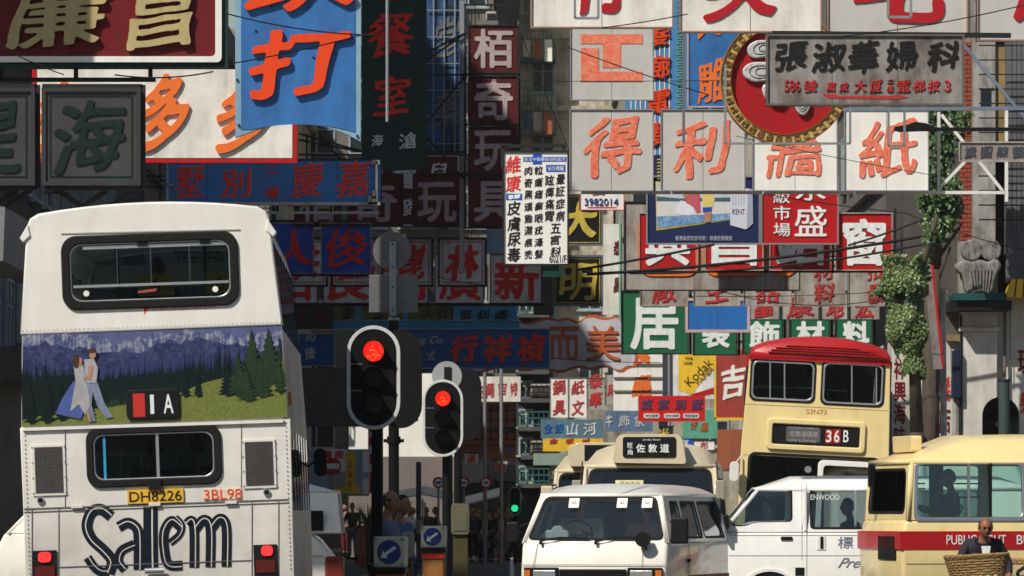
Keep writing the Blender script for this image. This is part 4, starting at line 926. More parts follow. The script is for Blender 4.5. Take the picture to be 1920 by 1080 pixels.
# ------------------------------------------------------------------ white double decker seen from behind
S1 = 198; TH1 = R(-2.0); BX1 = 307
bus = thing('double_decker_bus', (X(BX1, S1), F / S1, 0), 'white double decker seen from behind, with mountain scene advert and big blackletter word', 'bus', ry=TH1, rz=R(1.0))
def b1(px, py, th=TH1):
    x, z = (px - BX1) / S1, Z(py, S1)
    return (x * math.cos(th) - z * math.sin(th), x * math.sin(th) + z * math.cos(th))
def q1(x0, y0, x1, y1): return [b1(x0, y1), b1(x1, y1), b1(x1, y0), b1(x0, y0)]
# measured in the unrolled frame: a level rectangle from two opposite corners of a tilted one
def lvl(px0, py0, px1, py1):
    c = b1((px0 + px1) / 2, (py0 + py1) / 2); w = abs(px1 - px0) / S1; h = abs(py1 - py0) / S1
    return c[0] - w / 2, c[1] - h / 2, c[0] + w / 2, c[1] + h / 2
crown = [(1.13, 4.26), (1.10, 4.33), (1.03, 4.37)] + [(1.03 - 2.06 * t / 10, 4.37 + .075 * (1 - (1 - 2 * t / 10) ** 2)) for t in range(1, 10)] + [(-1.03, 4.37), (-1.10, 4.33), (-1.13, 4.26)]
upw = rr(*lvl(127, 449, 436, 566), .12, 6); low = rr(*lvl(173, 809, 404, 900), .10, 6)
plate('upper_rear_panel', [(-1.225, 3.27), (1.225, 3.27)] + crown, [upw], .06, busw, bus, bevel=.02)
plate('lower_rear_panel', [(-1.26, .5), (1.26, .5), (1.27, 2.36), (-1.27, 2.36)], [low], .06, busw, bus, bevel=.008, y=.01)
MB().prism([(-1.265, 2.36), (1.265, 2.36), (1.228, 3.27), (-1.228, 3.27)], .015, .06).build('middle_rear_panel', busw, bus)
# printed mountain advert, flat sheets on the panel
def sheet(nm, pts, mt, k): return plate(nm, pts, [], .003, mt, bus, y=.013 - .0032 * k)
zA, zB = 2.38, 3.255
def hw(z): return 1.262 - (z - 2.36) * .041
mt_blue = M('print_mountain_blue', (.06, .07, .16), .4, 1.3, scale=5, streak=False, grimecol=(.018, .024, .085), bump=0)
mt_far = M('print_far_blue', (.09, .11, .24), .4, .6, scale=2, streak=False, bump=0)
snow = M('print_snow', (.33, .34, .40), .4, 1.3, scale=7, grimecol=(.05, .065, .16), bump=0)
frst = M('print_forest', (.003, .011, .012), .4, .5, scale=3, bump=0)
frst2 = M('print_forest_lit', (.022, .042, .016), .4, .8, scale=5, grimecol=(.006, .02, .012), bump=0)
mead = M('print_meadow', (.19, .21, .05), .4, .9, scale=18, streak=False, grimecol=(.07, .10, .02), bump=0)
ad = sheet('advert_sky', [(-hw(zA), zA), (hw(zA), zA), (hw(zB), zB), (-hw(zB), zB)], mt_far, 0)
rnd = random.Random(5)
def jag(x0, x1, f, n, amp):
    return [(x0 + (x1 - x0) * i / n, f((x0 + (x1 - x0) * i / n)) + rnd.uniform(-amp, amp)) for i in range(n + 1)]
W1 = 1.222
sheet('advert_snow_range', [(-W1 - .02, 2.9), (W1 + .02, 2.9)] + [(x, min(z, zB - .005)) for x, z in jag(W1, -W1, lambda x: 3.20 + .04 * math.sin(x * 5), 40, .035)], snow, 1)
sheet('advert_mountains', [(-W1 - .02, 2.75), (W1 + .02, 2.75)] + [(x, min(z, zB - .01)) for x, z in jag(W1, -W1, lambda x: 3.10 + .05 * math.sin(x * 4.4) + .02 * math.sin(x * 17), 46, .022)], mt_blue, 2)
sheet('advert_haze_ridge', [(-W1, 2.7), (W1, 2.7)] + jag(W1, -W1, lambda x: 2.93 + .05 * math.sin(x * 3.1 + 1), 30, .012), M('print_ridge_blue', (.028, .04, .13), .4, .5, bump=0), 3)
def firs(x0, x1, base, top, n, wd):
    out = [(x0, base)]; 
    for i in range(n):
        x = x0 + (x1 - x0) * (i + .5) / n; h = base + (top(x) - base) * rnd.uniform(.55, 1.35); d = wd * rnd.uniform(.7, 1.2)
        out += [(x - d, base + .6 * (h - base)), (x - d * .35, base + .72 * (h - base)), (x, h), (x + d * .35, base + .74 * (h - base)), (x + d, base + .6 * (h - base))]
    return out + [(x1, base)]
sheet('advert_forest', [(-1.255, zA + .01)] + firs(-1.25, 1.24, 2.74, lambda x: 2.93 + .05 * math.sin(x * 3) + (.06 if x > .6 else 0), 150, .0062) + [(1.255, zA + .01)], frst, 4)
sheet('advert_forest_edge', [(-1.2, zA + .02)] + firs(-.5, 1.23, 2.5, lambda x: 2.66 + .13 * (x + .4), 90, .0070) + [(1.255, zA + .01)], frst2, 4.5)
sheet('advert_meadow', [(-1.258, zA)] + [(-1.257, zA + .06), (-.9, zA + .13), (-.45, zA + .15), (.1, zA + .22), (.5, zA + .36), (.8, zA + .42), (1.1, zA + .5), (1.238, zA + .54)] + [(1.258, zA)], mead, 5)
def fir(x, base, h, w, k, mt):
    pts = [(x - w * .1, base)]
    L_ = [];  Rr_ = []
    for i in range(9): t = i / 9; zz = base + h * (.06 + .9 * t); ww = w * (1 - t) * .5; L_ += [(x - ww, zz), (x - ww * .45, zz + h * .045)]; Rr_ += [(x + ww, zz), (x + ww * .45, zz + h * .045)]
    sheet('advert_tree', [(x - w * .1, base)] + [(x - w * .12, base + .02)] + L_ + [(x, min(base + h, zB))] + Rr_[::-1] + [(x + w * .1, base)], mt, k)
for x, b_, h, w, k in ((.94, 2.66, .58, .34, 6), (1.10, 2.70, .55, .34, 7), (.80, 2.60, .44, .26, 8), (.70, 2.6, .34, .2, 7), (1.02, 2.58, .42, .24, 8), (1.2, 2.6, .6, .12, 6), (.88, 2.55, .34, .2, 9), (1.19, 2.62, .4, .1, 8), (-1.02, 2.4, .6, .2, 6), (-.88, 2.42, .40, .14, 7), (-1.17, 2.4, .42, .14, 7), (-.62, 2.45, .38, .14, 6), (.3, 2.6, .34, .12, 6), (.42, 2.6, .30, .10, 7)): fir(x, b_, h, w, k, frst2 if x > .7 else frst)
pw = M('print_white_clothes', (.38, .37, .39), .4, .5, scale=6, bump=0); psk = M('print_skin_tone', (.42, .22, .15), .4, .3, bump=0); pbl = M('print_blue_skirt', (.07, .11, .34), .4, .6, scale=5, bump=0); pha = M('print_hair', (.07, .035, .02), .4, .3, bump=0)
pj = M('print_jeans', (.20, .24, .34), .4, .6, scale=6, bump=0)
A = lambda *pts: [b1(x, y) for x, y in pts]
sheet('advert_woman_skirt', A((138, 715), (160, 710), (166, 745), (152, 786), (104, 776), (118, 745)), pbl, 9)
sheet('advert_woman_dress', A((138, 686), (156, 684), (162, 712), (170, 760), (160, 778), (148, 758), (132, 772), (142, 715)), pw, 10)
sheet('advert_woman_leg', A((158, 768), (166, 766), (176, 790), (168, 791)), psk, 9)
sheet('advert_woman_face', rr(*lvl(141, 670, 154, 686), .025), psk, 11); sheet('advert_woman_hair', A((138, 668), (148, 665), (149, 676), (146, 690), (139, 688)), pha, 12)
sheet('advert_man_shirt', A((158, 674), (176, 672), (184, 690), (181, 718), (160, 718)), pw, 10)
sheet('advert_man_arm', A((166, 686), (176, 688), (170, 712), (156, 710), (158, 705), (166, 703)), psk, 11)
sheet('advert_man_trousers', A((160, 716), (182, 714), (196, 755), (212, 782), (200, 784), (183, 762), (174, 735), (172, 760), (180, 790), (170, 790), (162, 752)), pj, 9)
sheet('advert_man_face', rr(*lvl(167, 656, 180, 672), .03), psk, 11); sheet('advert_man_hair', A((165, 656), (172, 652), (181, 655), (181, 661), (168, 662), (167, 668)), pha, 12)
# frames, glass, fittings of the upper window
ring('window_rubber', upw, -.012, .045, .05, rubber, bus, -.03, .012)
f_ = ring('window_frame', upw, -.03, -.008, .03, chrome, bus, -.004)
plate('window_glass', grow(upw, -.02), [], .005, glass_dark, bus, y=.02)
ux0, uz0, ux1, uz1 = lvl(127, 449, 436, 566)
for t in (.30, .505, .74): MB().box(ux0 + (ux1 - ux0) * t - .006, ux0 + (ux1 - ux0) * t + .006, .021, .03, uz0 + .15, uz1 - .05).build('window_bar', chrome, bus)
MB().box(ux0 + .05, ux1 - .04, .0, .03, uz0 + .155, uz0 + .18).build('window_bar', chrome, bus); MB().box(ux0 + .15, ux1 - .04, .0, .03, uz1 - .075, uz1 - .045).build('window_bar', chrome, bus)
MB().prism([(ux0 + .66, uz0 + .085), (ux0 + .83, uz0 + .10), (ux0 + .84, uz0 + .125), (ux0 + .74, uz0 + .115), (ux0 + .66, uz0 + .105)], -.03, -.0).build('release_handle', M('handle_red', (.35, .08, .06), .4), bus)
for x in (ux0 + .17, ux1 - .17): MB().disc((x, uz0 + .10), .028, -.012, .012, 14).build('window_knob', whiteb, bus)
for t in (.46, .84): MB().box(ux0 + (ux1 - ux0) * t - .05, ux0 + (ux1 - ux0) * t + .05, -.02, .01, uz1 - .06, uz1 - .02).build('hinge', black, bus)
# lower window
ring('window_rubber', low, -.004, .045, .05, rubber, bus, -.02, .012); ring('window_frame', low, -.022, -.006, .03, chrome, bus, -.006)
plate('window_glass', grow(low, -.01), [], .005, glass_dark, bus, y=.03)
lx0, lz0, lx1, lz1 = lvl(173, 809, 404, 900)
MB().box(lx0 + (lx1 - lx0) * .53 - .014, lx0 + (lx1 - lx0) * .53 + .014, .008, .03, lz0, lz1).build('window_bar', chrome, bus); MB().box(lx0 + (lx1 - lx0) * .09, lx0 + (lx1 - lx0) * .10 + .012, .012, .03, lz0, lz1).build('window_bar', teal, bus)
# destination box
bx = lvl(237, 730, 336, 786); MB().prism(rr(*bx, .05), -.035, .02).build('number_box', black, bus, bevel=.008)
c_ = [o for o in bus.children if o.name.startswith('number_box')][-1]
MB().box(*[v for v in (lvl(250, 738, 272, 782)[0], lvl(250, 738, 272, 782)[2])], -.039, -.034, lvl(250, 738, 272, 782)[1], lvl(250, 738, 272, 782)[3]).build('number_blind', M('blind_red', (.50, .03, .02), .6, .3), c_)
for ch, a in (('1', lvl(282, 740, 289, 776)), ('A', lvl(307, 739, 325, 775))): put_char(ch, (a[0] + a[2]) / 2, (a[1] + a[3]) / 2, a[2] - a[0], a[3] - a[1], wchar, c_, y=-.035, th=.004, style='soft', wt=.03)
# plates and small writing
a = lvl(239, 917, 344, 943); o = MB().box(a[0], a[2], -.012, .01, a[1], a[3]).build('number_plate', M('plate_yellow', (.72, .42, .03), .4, .3, scale=3), bus); put_char('DH8226', (a[0] + a[2]) / 2, (a[1] + a[3]) / 2, (a[2] - a[0]) * .93, (a[3] - a[1]) * .72, ink, o, y=-.013, th=.004, style='sans', wt=.035)
a = lvl(279, 900, 302, 918); MB().box(a[0], a[2], -.05, .01, a[1], a[3]).build('plate_lamp', black, bus)
a = lvl(382, 917, 453, 936); o = MB().box(a[0], a[2], -.001, .01, a[1], a[3]).build('fleet_number_patch', M('patch_cream', (.72, .60, .45), .5, .3), bus); put_char('3BL98', (a[0] + a[2]) / 2, (a[1] + a[3]) / 2, a[2] - a[0], a[3] - a[1], orred, o, y=-.002, th=.003, wt=.012)
a = lvl(276, 574, 402, 582); put_char('H TO OPEN EMERGENCY EXIT 太平門', (a[0] + a[2]) / 2, (a[1] + a[3]) / 2, a[2] - a[0], a[3] - a[1], M('notice_orange', (.55, .16, .08), .5, .3), bus, y=-.001, th=.003, wt=.01)
a = lvl(270, 574, 276, 590); MB().prism([(a[0], a[1]), (a[2], a[3] - .03), (a[2], a[3]), (a[0], a[3])], -.003, 0).build('red_tick', brred, bus)
# vents
for (x0, y0, x1, y1) in ((66, 838, 118, 924), (460, 828, 512, 910)):
    a = lvl(x0 - 5, y0 - 4, x1 + 5, y1 + 5); g = MB().box(a[0], a[2], -.006, .01, a[1], a[3]).build('vent', busw, bus); a = lvl(x0, y0, x1, y1)
    MB().box(a[0], a[2], -.010, -.005, a[1], a[3]).build('vent_mesh', M('vent_dark', (.03, .028, .026), .7, .6, scale=4), g)
    m = MB(); n = 26
    for k in range(n): zz = a[1] + (a[3] - a[1]) * (k + .5) / n; m.box(a[0], a[2], -.014, -.010, zz - .003, zz + .003)
    for k in range(14): xx = a[0] + (a[2] - a[0]) * (k + .5) / 14; m.box(xx - .002, xx + .002, -.013, -.010, a[1], a[3])
    m.build('vent_slats', M('vent_grey', (.10, .095, .09), .6, .4), g)
    m = MB()
    for i in range(2):
        for k in range(4): m.disc(((a[0] - .022, a[2] + .022)[i], a[1] + (a[3] - a[1]) * k / 3), .008, -.012, -.006, 8)
    m.build('rivets', galv, g)
for (x, y) in ((76, 938), (500, 923)): c = b1(x, y); MB().disc(c, .034, -.012, .01, 16).build('reflector_rim', chrome, bus); MB().disc(c, .024, -.016, .0, 16).build('reflector', black, bus)
m = MB()
for k in range(60): x = -1.22 + k * 2.44 / 59; m.disc((x, 2.335 - 0), .006, -.008, -.0, 6).disc((x, 3.285), .005, -.006, .01, 6)
for k in range(34): z = .95 + k * .042; m.disc((-1.235, z), .006, -.002, .01, 6).disc((1.235, z), .006, -.002, .01, 6)
o = m.build('rivet_rows', galv, bus); o['kind'] = 'stuff'
# seams and hinges
seam = M('panel_seam', (.16, .15, .14), .7, .3)
def hseam(x0, y0, x1, y1, t=.006):
    a, b = b1(x0, y0), b1(x1, y1); MB().bar((a[0], .006, a[1]), (b[0], .006, b[1]), t, .012).build('seam', seam, bus)
hseam(45, 954, 540, 936, .01); hseam(45, 960, 540, 942, .005); hseam(60, 955, 60, 1190); hseam(110, 953, 110, 1190); hseam(472, 942, 472, 1190); hseam(522, 940, 522, 1190); hseam(112, 1063, 472, 1050)
hseam(122, 800, 122, 950, .004); hseam(452, 790, 452, 938, .004); MB().prism([b1(43, 802), b1(531, 786), b1(531, 792), b1(43, 808)], -.02, .01).build('belt_moulding', busw, bus)
a = b1(115, 438); b = b1(450, 430); MB().bar((a[0], -.0, a[1]), (b[0], -.0, b[1]), .012, .02).build('rain_gutter', M('gutter_grey', (.40, .38, .34), .5), bus)
for x, y in ((145, 950), (290, 946), (433, 942)): a = lvl(x - 11, y - 3, x + 11, y + 3); MB().box(a[0], a[2], -.025, .0, a[1], a[3]).build('engine_cover_hinge', busw, bus, bevel=.004)
for sx, x, y in ((-1, 47, 435), (1, 508, 424)): c = b1(x, y); MB().prism([(c[0] - .03 * sx, c[1] + .07), (c[0] + .05 * sx, c[1] - .06), (c[0] + .02 * sx, c[1] - .10), (c[0] - .05 * sx, c[1] - .04)], -.02, .2).build('roof_lamp_ear', busw, bus, bevel=.008)
# tail lamps
for x0, y0, x1, lr in ((63, 1032, 108, (72, 1035, 96, 1054)), (477, 1021, 521, (490, 1023, 511, 1042))):
    a = lvl(x0, y0, x1, y0 + 130); g = MB().box(a[0], a[2], -.012, .01, a[1], a[3]).build('tail_lamp_cluster', black, bus)
    l = lvl(*lr); MB().prism(rr(*l, .035), -.03, -.010).build('lit_brake_lamp', lampred, g)
    MB().box(a[0] + .02, a[2] - .02, -.022, -.010, l[1] - .16, l[1] - .04).build('amber_lens', lampdead, g); MB().box(a[0] + .02, a[2] - .02, -.022, -.010, l[1] - .32, l[1] - .2).build('clear_lens', clearlens, g)
c = b1(290, 1070); MB().tube((c[0] - .09, -.05, c[1]), (c[0] + .09, -.05, c[1]), .03, 12).build('cover_handle', chrome, bus)
# big lettering: ribbons with a white inline
sal = M('blackletter_navy', (.004, .007, .016), .45, .2)
def ribbon(pts, w0, inl=(.0,), k=0):
    """thick stroke with pale inlines; pts in px, w0 stroke width in px"""
    P_ = [Vector(b1(*p)) for p in pts]; n = len(P_); w = w0 * 1.22 / S1 / 2
    dense = []
    for i in range(n - 1):   # catmull-rom
        p0, p1, p2, p3 = P_[max(i - 1, 0)], P_[i], P_[i + 1], P_[min(i + 2, n - 1)]
        for j in range(6):
            t = j / 6; dense.append(.5 * ((2 * p1) + (p2 - p0) * t + (2 * p0 - 5 * p1 + 4 * p2 - p3) * t * t + (3 * p1 - p0 - 3 * p2 + p3) * t ** 3))
    dense.append(P_[-1])
    def strip(off, hw_, y, nm, mt):
        L_, R_ = [], []
        for i, p in enumerate(dense):
            d = (dense[min(i + 1, len(dense) - 1)] - dense[max(i - 1, 0)]).normalized(); nn = Vector((-d.y, d.x))
            L_.append(tuple(p + nn * (off + hw_))); R_.append(tuple(p + nn * (off - hw_)))
        n_ = len(L_); m = MB(); m.add([(a, y, b) for a, b in L_ + R_] + [(a, y + .002, b) for a, b in L_ + R_], [(i, i + 1, n_ + i + 1, n_ + i) for i in range(n_ - 1)] + [(2 * n_ + i, 3 * n_ + i, 3 * n_ + i + 1, 2 * n_ + i + 1) for i in range(n_ - 1)]).build(nm, mt, bus)
    strip(0, w, .003 - .0005 * k, 'letter_stroke', sal)
    for q in inl: strip((.24 if q >= 0 else -.24) * w, w * .10, .0005 - .0005 * k, 'letter_inline', busw)
# S
ribbon([(208, 968), (190, 955), (172, 960), (163, 985), (172, 1010), (195, 1032), (210, 1052), (204, 1075)], 17, (-.1,), 0)
ribbon([(204, 1072), (190, 1072), (176, 1062), (164, 1045)], 14, (-.1,), 2)
# a
ribbon([(222, 988), (240, 980), (256, 990), (260, 1010), (260, 1068)], 16, (.1,), 0)
ribbon([(252, 1020), (228, 1032), (222, 1052), (234, 1068)], 14, (.1,), 2)
# l
ribbon([(282, 950), (282, 1000), (283, 1066)], 22, (.1,), 0)
# e
ribbon([(340, 990), (322, 976), (308, 996), (308, 1030), (316, 1058), (342, 1060)], 15, (-.1,), 0)
ribbon([(328, 970), (340, 984), (336, 1002), (318, 1018)], 11, (.1,), 2)
# m
ribbon([(350, 982), (360, 976), (364, 1000), (364, 1064)], 15, (.1,), 0)
ribbon([(366, 992), (382, 974), (394, 990), (394, 1063)], 15, (.1,), 2)
ribbon([(396, 990), (412, 972), (424, 988), (424, 1062)], 15, (.1,), 4)
# sides, roof, inside
for sx in (1, -1):
    for nm, xa, za, xb, zb_, mt in (('lower_side_panel', 1.268, .45, 1.275, 1.5, silver), ('side_band', 1.262, 2.28, 1.222, 3.24, silver), ('cove_panel', 1.15, 4.1, 1.09, 4.32, busw)):
        MB().add([(sx * xa, .06, za), (sx * xa, 9.5, za), (sx * xb, 9.5, zb_), (sx * xb, .06, zb_), (sx * (xa - .05), .06, za), (sx * (xa - .05), 9.5, za), (sx * (xb - .05), 9.5, zb_), (sx * (xb - .05), .06, zb_)],
                 [(0, 1, 2, 3), (7, 6, 5, 4), (0, 4, 5, 1), (3, 2, 6, 7), (0, 3, 7, 4), (1, 5, 6, 2)]).build(nm, mt, bus)
    for (xa, za, xb, zb_) in ((1.265, 1.5, 1.262, 2.28), (1.21, 3.24, 1.15, 4.1)):
        MB().add([(sx * xa, .07, za), (sx * xa, 9.5, za), (sx * xb, 9.5, zb_), (sx * xb, .07, zb_)], [(0, 1, 2, 3)]).build('side_window', glass, bus)
        for k in range(8): y = .1 + k * 1.33; MB().add([(sx * (xa + .005), y, za), (sx * (xa + .005), y + .09, za), (sx * (xb + .005), y + .09, zb_), (sx * (xb + .005), y, zb_), (sx * (xa - .04), y, za), (sx * (xa - .04), y + .09, za), (sx * (xb - .04), y + .09, zb_), (sx * (xb - .04), y, zb_)],
                 [(0, 1, 2, 3), (7, 6, 5, 4), (0, 4, 5, 1), (3, 2, 6, 7), (0, 3, 7, 4), (1, 5, 6, 2)]).build('window_pillar', black, bus)
m = MB(); n = len(crown)
vs = [(x * (.985 if y else 1), y, z - .004) for y in (.05, 9.5) for x, z in crown]; m.add(vs, [(i, i + 1, n + i + 1, n + i) for i in range(n - 1)])
o = m.build('roof', busw, bus); o.data.shade_smooth()
MB().box(-1.2, 1.2, .07, 9.4, 2.38, 2.48).build('upper_floor', interior, bus); MB().box(-1.2, 1.2, .07, 9.4, .6, .7).build('lower_floor', interior, bus)
MB().box(-1.2, 1.2, 9.4, 9.5, .5, 1.5).box(-1.2, 1.2, 9.4, 9.5, 2.2, 3.2).box(-1.05, 1.05, 9.4, 9.48, 4.05, 4.3).build('front_panel', busw, bus); MB().box(-1.2, 1.2, 9.42, 9.45, 1.5, 4.1).build('front_window', glass_clear, bus)
m = MB()
for k in range(7):
    for x in (-.75, .75):
        for z in (.75, 2.55): m.box(x - .42, x + .42, 1.0 + k * 1.1, 1.12 + k * 1.1, z + .3, z + .78).box(x - .42, x + .42, 1.0 + k * 1.1, 1.5 + k * 1.1, z + .3, z + .4)
o = m.build('seats', seatm, bus); o['kind'] = 'stuff'
for k, (x, w) in enumerate(((-.12, .34), (.52, .28))):
    o = MB().box(x, x + w, .10, .12, 3.58, 3.78).build('yellow_notice', yelp, bus); put_char('6', x + w * .5, 3.68, .09, .14, brred, o, y=.095, th=.004, wt=.03)
m = MB().tube((-.3, .9, 2.48), (-.36, .9, 4.2), .018).tube((.45, 2.2, 2.48), (.45, 2.2, 4.2), .018); m.build('grab_pole', steel, bus)
for x in (-1.0, 1.0): wheel(bus, x, 2.4, .48, .3); wheel(bus, x, 7.6, .48, .3)
m = MB().path([(1.27, 9.4, 2.0), (1.42, 9.55, 2.1), (1.42, 9.55, 1.95)], .015).build('mirror_arm', black, bus)
MB().prism(rr(1.33, 1.88, 1.47, 2.19, .068, 6), 9.5, 9.6).build('wing_mirror', black, bus)
mm = MB().box(1.262, 1.29, .2, .26, 2.5, 2.62).build('side_marker_lamp', amber, bus)

# ------------------------------------------------------------------ red roofed cream double decker, front
S2 = 109; TH2 = R(2.86); BX2 = 1513
b36 = thing('double_decker_bus', (X(BX2, S2), F / S2, 0), 'cream double decker with red roof facing the viewer, route sign 36B', 'bus', ry=TH2, rz=R(-2.2))
def b2(px, py):
    x, z = (px - BX2) / S2, Z(py, S2)
    return (x * math.cos(TH2) - z * math.sin(TH2), x * math.sin(TH2) + z * math.cos(TH2))
def lv2(px0, py0, px1, py1):
    c = b2((px0 + px1) / 2, (py0 + py1) / 2); w = abs(px1 - px0) / S2; h = abs(py1 - py0) / S2
    return c[0] - w / 2, c[1] - h / 2, c[0] + w / 2, c[1] + h / 2
wl_, wr_ = rr(*lv2(1410, 678, 1526, 750), .1, 6), rr(*lv2(1543, 682, 1655, 758), .1, 6)
ws = rr(-1.1, 1.15, 1.12, 2.50, .12, 6)
db = rr(*lv2(1446, 796, 1614, 838), .05)
plate('front_panel', rpoly([(-1.25, .4), (1.27, .4), (1.27, 2.6), (1.215, 4.16), (-1.18, 4.16), (-1.25, 2.6)], .05), [wl_, wr_, ws], .06, creamp, b36, bevel=.015)
rp = [(-1.20, 4.155), (1.235, 4.155), (1.235, 4.24), (1.16, 4.36), (.9, 4.45), (.5, 4.52), (0, 4.545), (-.5, 4.50), (-.9, 4.42), (-1.1, 4.34), (-1.19, 4.24)]
m = MB(); n = len(rp)
for y, sc, dz in ((-.03, 1, -.0), (.02, 1, .0), (.5, 1, .05), (10, 1, .05)):
    for i, (x, z) in enumerate(rp): m.v.append((x * (.99 if y < 0 else 1), y, z + (dz if i > 1 else 0) - (.06 * (z > 4.3) if y < 0 else 0)))
for j in range(3):
    for i in range(n): m.f.append((j * n + i, j * n + (i + 1) % n, (j + 1) * n + (i + 1) % n, (j + 1) * n + i))
m.f.append(tuple(range(n))); o = m.build('roof', roofred, b36); o.data.shade_smooth()
for k in range(4):
    zz = 4.255 + k * .042; w = (1.0, .95, .86, .66)[k]; x0, x1 = -w * .88, w
    g = [(x0, zz)] + [(x0 + (x1 - x0) * t / 8, zz + .016 + .01 * math.sin(math.pi * t / 8)) for t in range(9)] + [(x1, zz)]
    MB().prism(g, -.065, -.0).build('roof_louvre', roofred, b36, bevel=.005)
MB().box(-1.2, 1.23, -.045, 0, 4.13, 4.16).build('roof_moulding', roofred, b36)
for w_ in (wl_, wr_):
    ring('window_rubber', w_, -.004, .03, .03, rubber, b36, -.012, .006); ring('window_frame', w_, -.024, -.002, .03, chrome, b36, -.022, .004); plate('window_glass', grow(w_, -.01), [], .005, glass_dark, b36, y=.03)
for (x, y0, y1) in ((1444, 676, 752), (1471, 676, 752), (1597, 684, 756), (1643, 690, 757)):
    a, b = b2(x, y1), b2(x, y0); MB().bar((a[0], .0, a[1]), (b[0], .0, b[1]), .022).build('window_bar', chrome, b36)
for (x0, x1, y) in ((1414, 1524, 724), (1546, 1590, 730)): a, b = b2(x0, y), b2(x1, y + 3); MB().bar((a[0], .25, a[1]), (b[0], .25, b[1]), .02).build('inner_rail', chrome, b36)
ring('sign_box_rim', db, .0, .06, .06, creamp, b36, -.05, .02)
plate('sign_box_glass', grow(db, .01), [], .01, black, b36, y=-.015)
a = lv2(1474, 801, 1538, 828); MB().box(a[0], a[2], -.019, -.014, a[1], a[3]).build('destination_blind', M('blind_grey', (.10, .10, .10), .6, .3), b36)
for tx, (q0, q1_, q2, q3) in (('JORDAN FERRY', (1480, 801, 1534, 805)), ('佐敦道碼頭', (1480, 808, 1534, 819)), ('UN LONG', (1478, 824, 1530, 829))):
    a = lv2(q0, q1_, q2, q3); put_char(tx, (a[0] + a[2]) / 2, (a[1] + a[3]) / 2, a[2] - a[0], a[3] - a[1], M('faded_print', (.35, .35, .36), .5), b36, y=-.019, th=.002, wt=.02)
for ch, q0, q2, red in (('3', 1548, 1560, 1), ('6', 1563, 1575, 1), ('B', 1580, 1592, 0)):
    a = lv2(q0, 805, q2, 831)
    if red: MB().box(a[0] - .005, a[2] + .005, -.020, -.014, a[1], a[3]).build('number_blind', redp, b36)
    put_char(ch, (a[0] + a[2]) / 2, (a[1] + a[3]) / 2, (a[2] - a[0]) * .82, (a[3] - a[1]) * .86, wchar, b36, y=-.021, th=.004, style='soft', wt=.04)
a = lv2(1512, 768, 1550, 777); put_char('S3N73', (a[0] + a[2]) / 2, (a[1] + a[3]) / 2, a[2] - a[0], a[3] - a[1], orbr, b36, y=-.001, th=.002, wt=.01)
for y in (757, 852): a, b = b2(1394, y), b2(1664, y + 13); MB().bar((a[0], .0, a[1]), (b[0], .0, b[1]), .006, .01).build('seam', M('cream_seam', (.30, .24, .12), .6), b36)
ring('windscreen_rubber', ws, -.01, .03, .03, rubber, b36, -.01, .006); plate('windscreen', grow(ws, -.01), [], .005, glass_dark, b36, y=.03)
a = lv2(1536, 869, 1654, 960); ww = rr(a[0], a[1] - .4, a[2], a[3], .08); ring('opening_window_frame', ww, -.05, .03, .04, whiteb, b36, -.02, .008)
for k in range(2): a = lv2(1478 + 22 * k, 869, 1486 + 32 * k, 886); MB().tube((a[0], .3, (a[1] + a[3]) / 2), (a[2], .3, (a[1] + a[3]) / 2), .07, 14).build('blind_roller', M('roller_orange', (.55, .12, .03), .5), b36)
MB().disc(b2(1515, 880), .06, -.06, .0, 18).build('round_mirror', chrome, b36)
for sx, xo in ((-1, -1.24), (1, 1.26)):
    for nm, za, zb_, mt in (('lower_side_panel', .4, 1.6, creamp), ('side_band', 2.5, 3.35, silver), ('cove_panel', 4.0, 4.2, roofred)): MB().box(min(xo, xo - sx * .05), max(xo, xo - sx * .05), .06, 10, za, zb_).build(nm, mt, b36)
    for za, zb_ in ((1.6, 2.5), (3.35, 4.0)):
        MB().box(xo - sx * .03 - .003, xo - sx * .03 + .003, .08, 10, za, zb_).build('side_window', glass_dark, b36)
        for k in range(9): MB().box(min(xo, xo - sx * .04), max(xo, xo - sx * .04), .08 + k * 1.2, .14 + k * 1.2, za, zb_).build('window_pillar', steel, b36)
MB().box(-1.2, 1.2, .08, 9.9, 2.52, 2.6).build('upper_floor', interior, b36); MB().box(-1.2, 1.2, .08, 9.9, .5, .6).build('lower_floor', interior, b36); MB().box(-1.2, 1.2, 9.9, 10, .4, 4.2).build('rear_panel', creamp, b36)
m = MB()
for k in range(8):
    for x in (-.7, .7): m.box(x - .4, x + .4, 1.2 + k * 1.05, 1.3 + k * 1.05, 2.9, 3.5)
o = m.build('seats', seatm, b36); o['kind'] = 'stuff'
a = b2(1433, 705); MB().box(a[0] - .1, a[0] + .1, 1.3, 1.35, a[1] - .25, a[1] + .2).build('orange_seat_back', M('seat_orange', (.5, .2, .03), .5), b36)
for x in (-1.0, 1.0): wheel(b36, x, 1.8, .48, .3); wheel(b36, x, 7.6, .48, .3)
m = MB().path([(-1.25, -.05, 2.45), (-1.36, -.2, 2.3), (-1.36, -.2, 2.2)], .015).build('mirror_arm', whitesteel, b36); MB().prism(rr(-1.44, 2.0, -1.28, 2.35, .07), -.25, -.17).build('wing_mirror', whitesteel, b36, bevel=.01)
for x in (-.9, .92): MB().disc((x, .85), .1, -.03, .02).build('headlight', clearlens, b36)

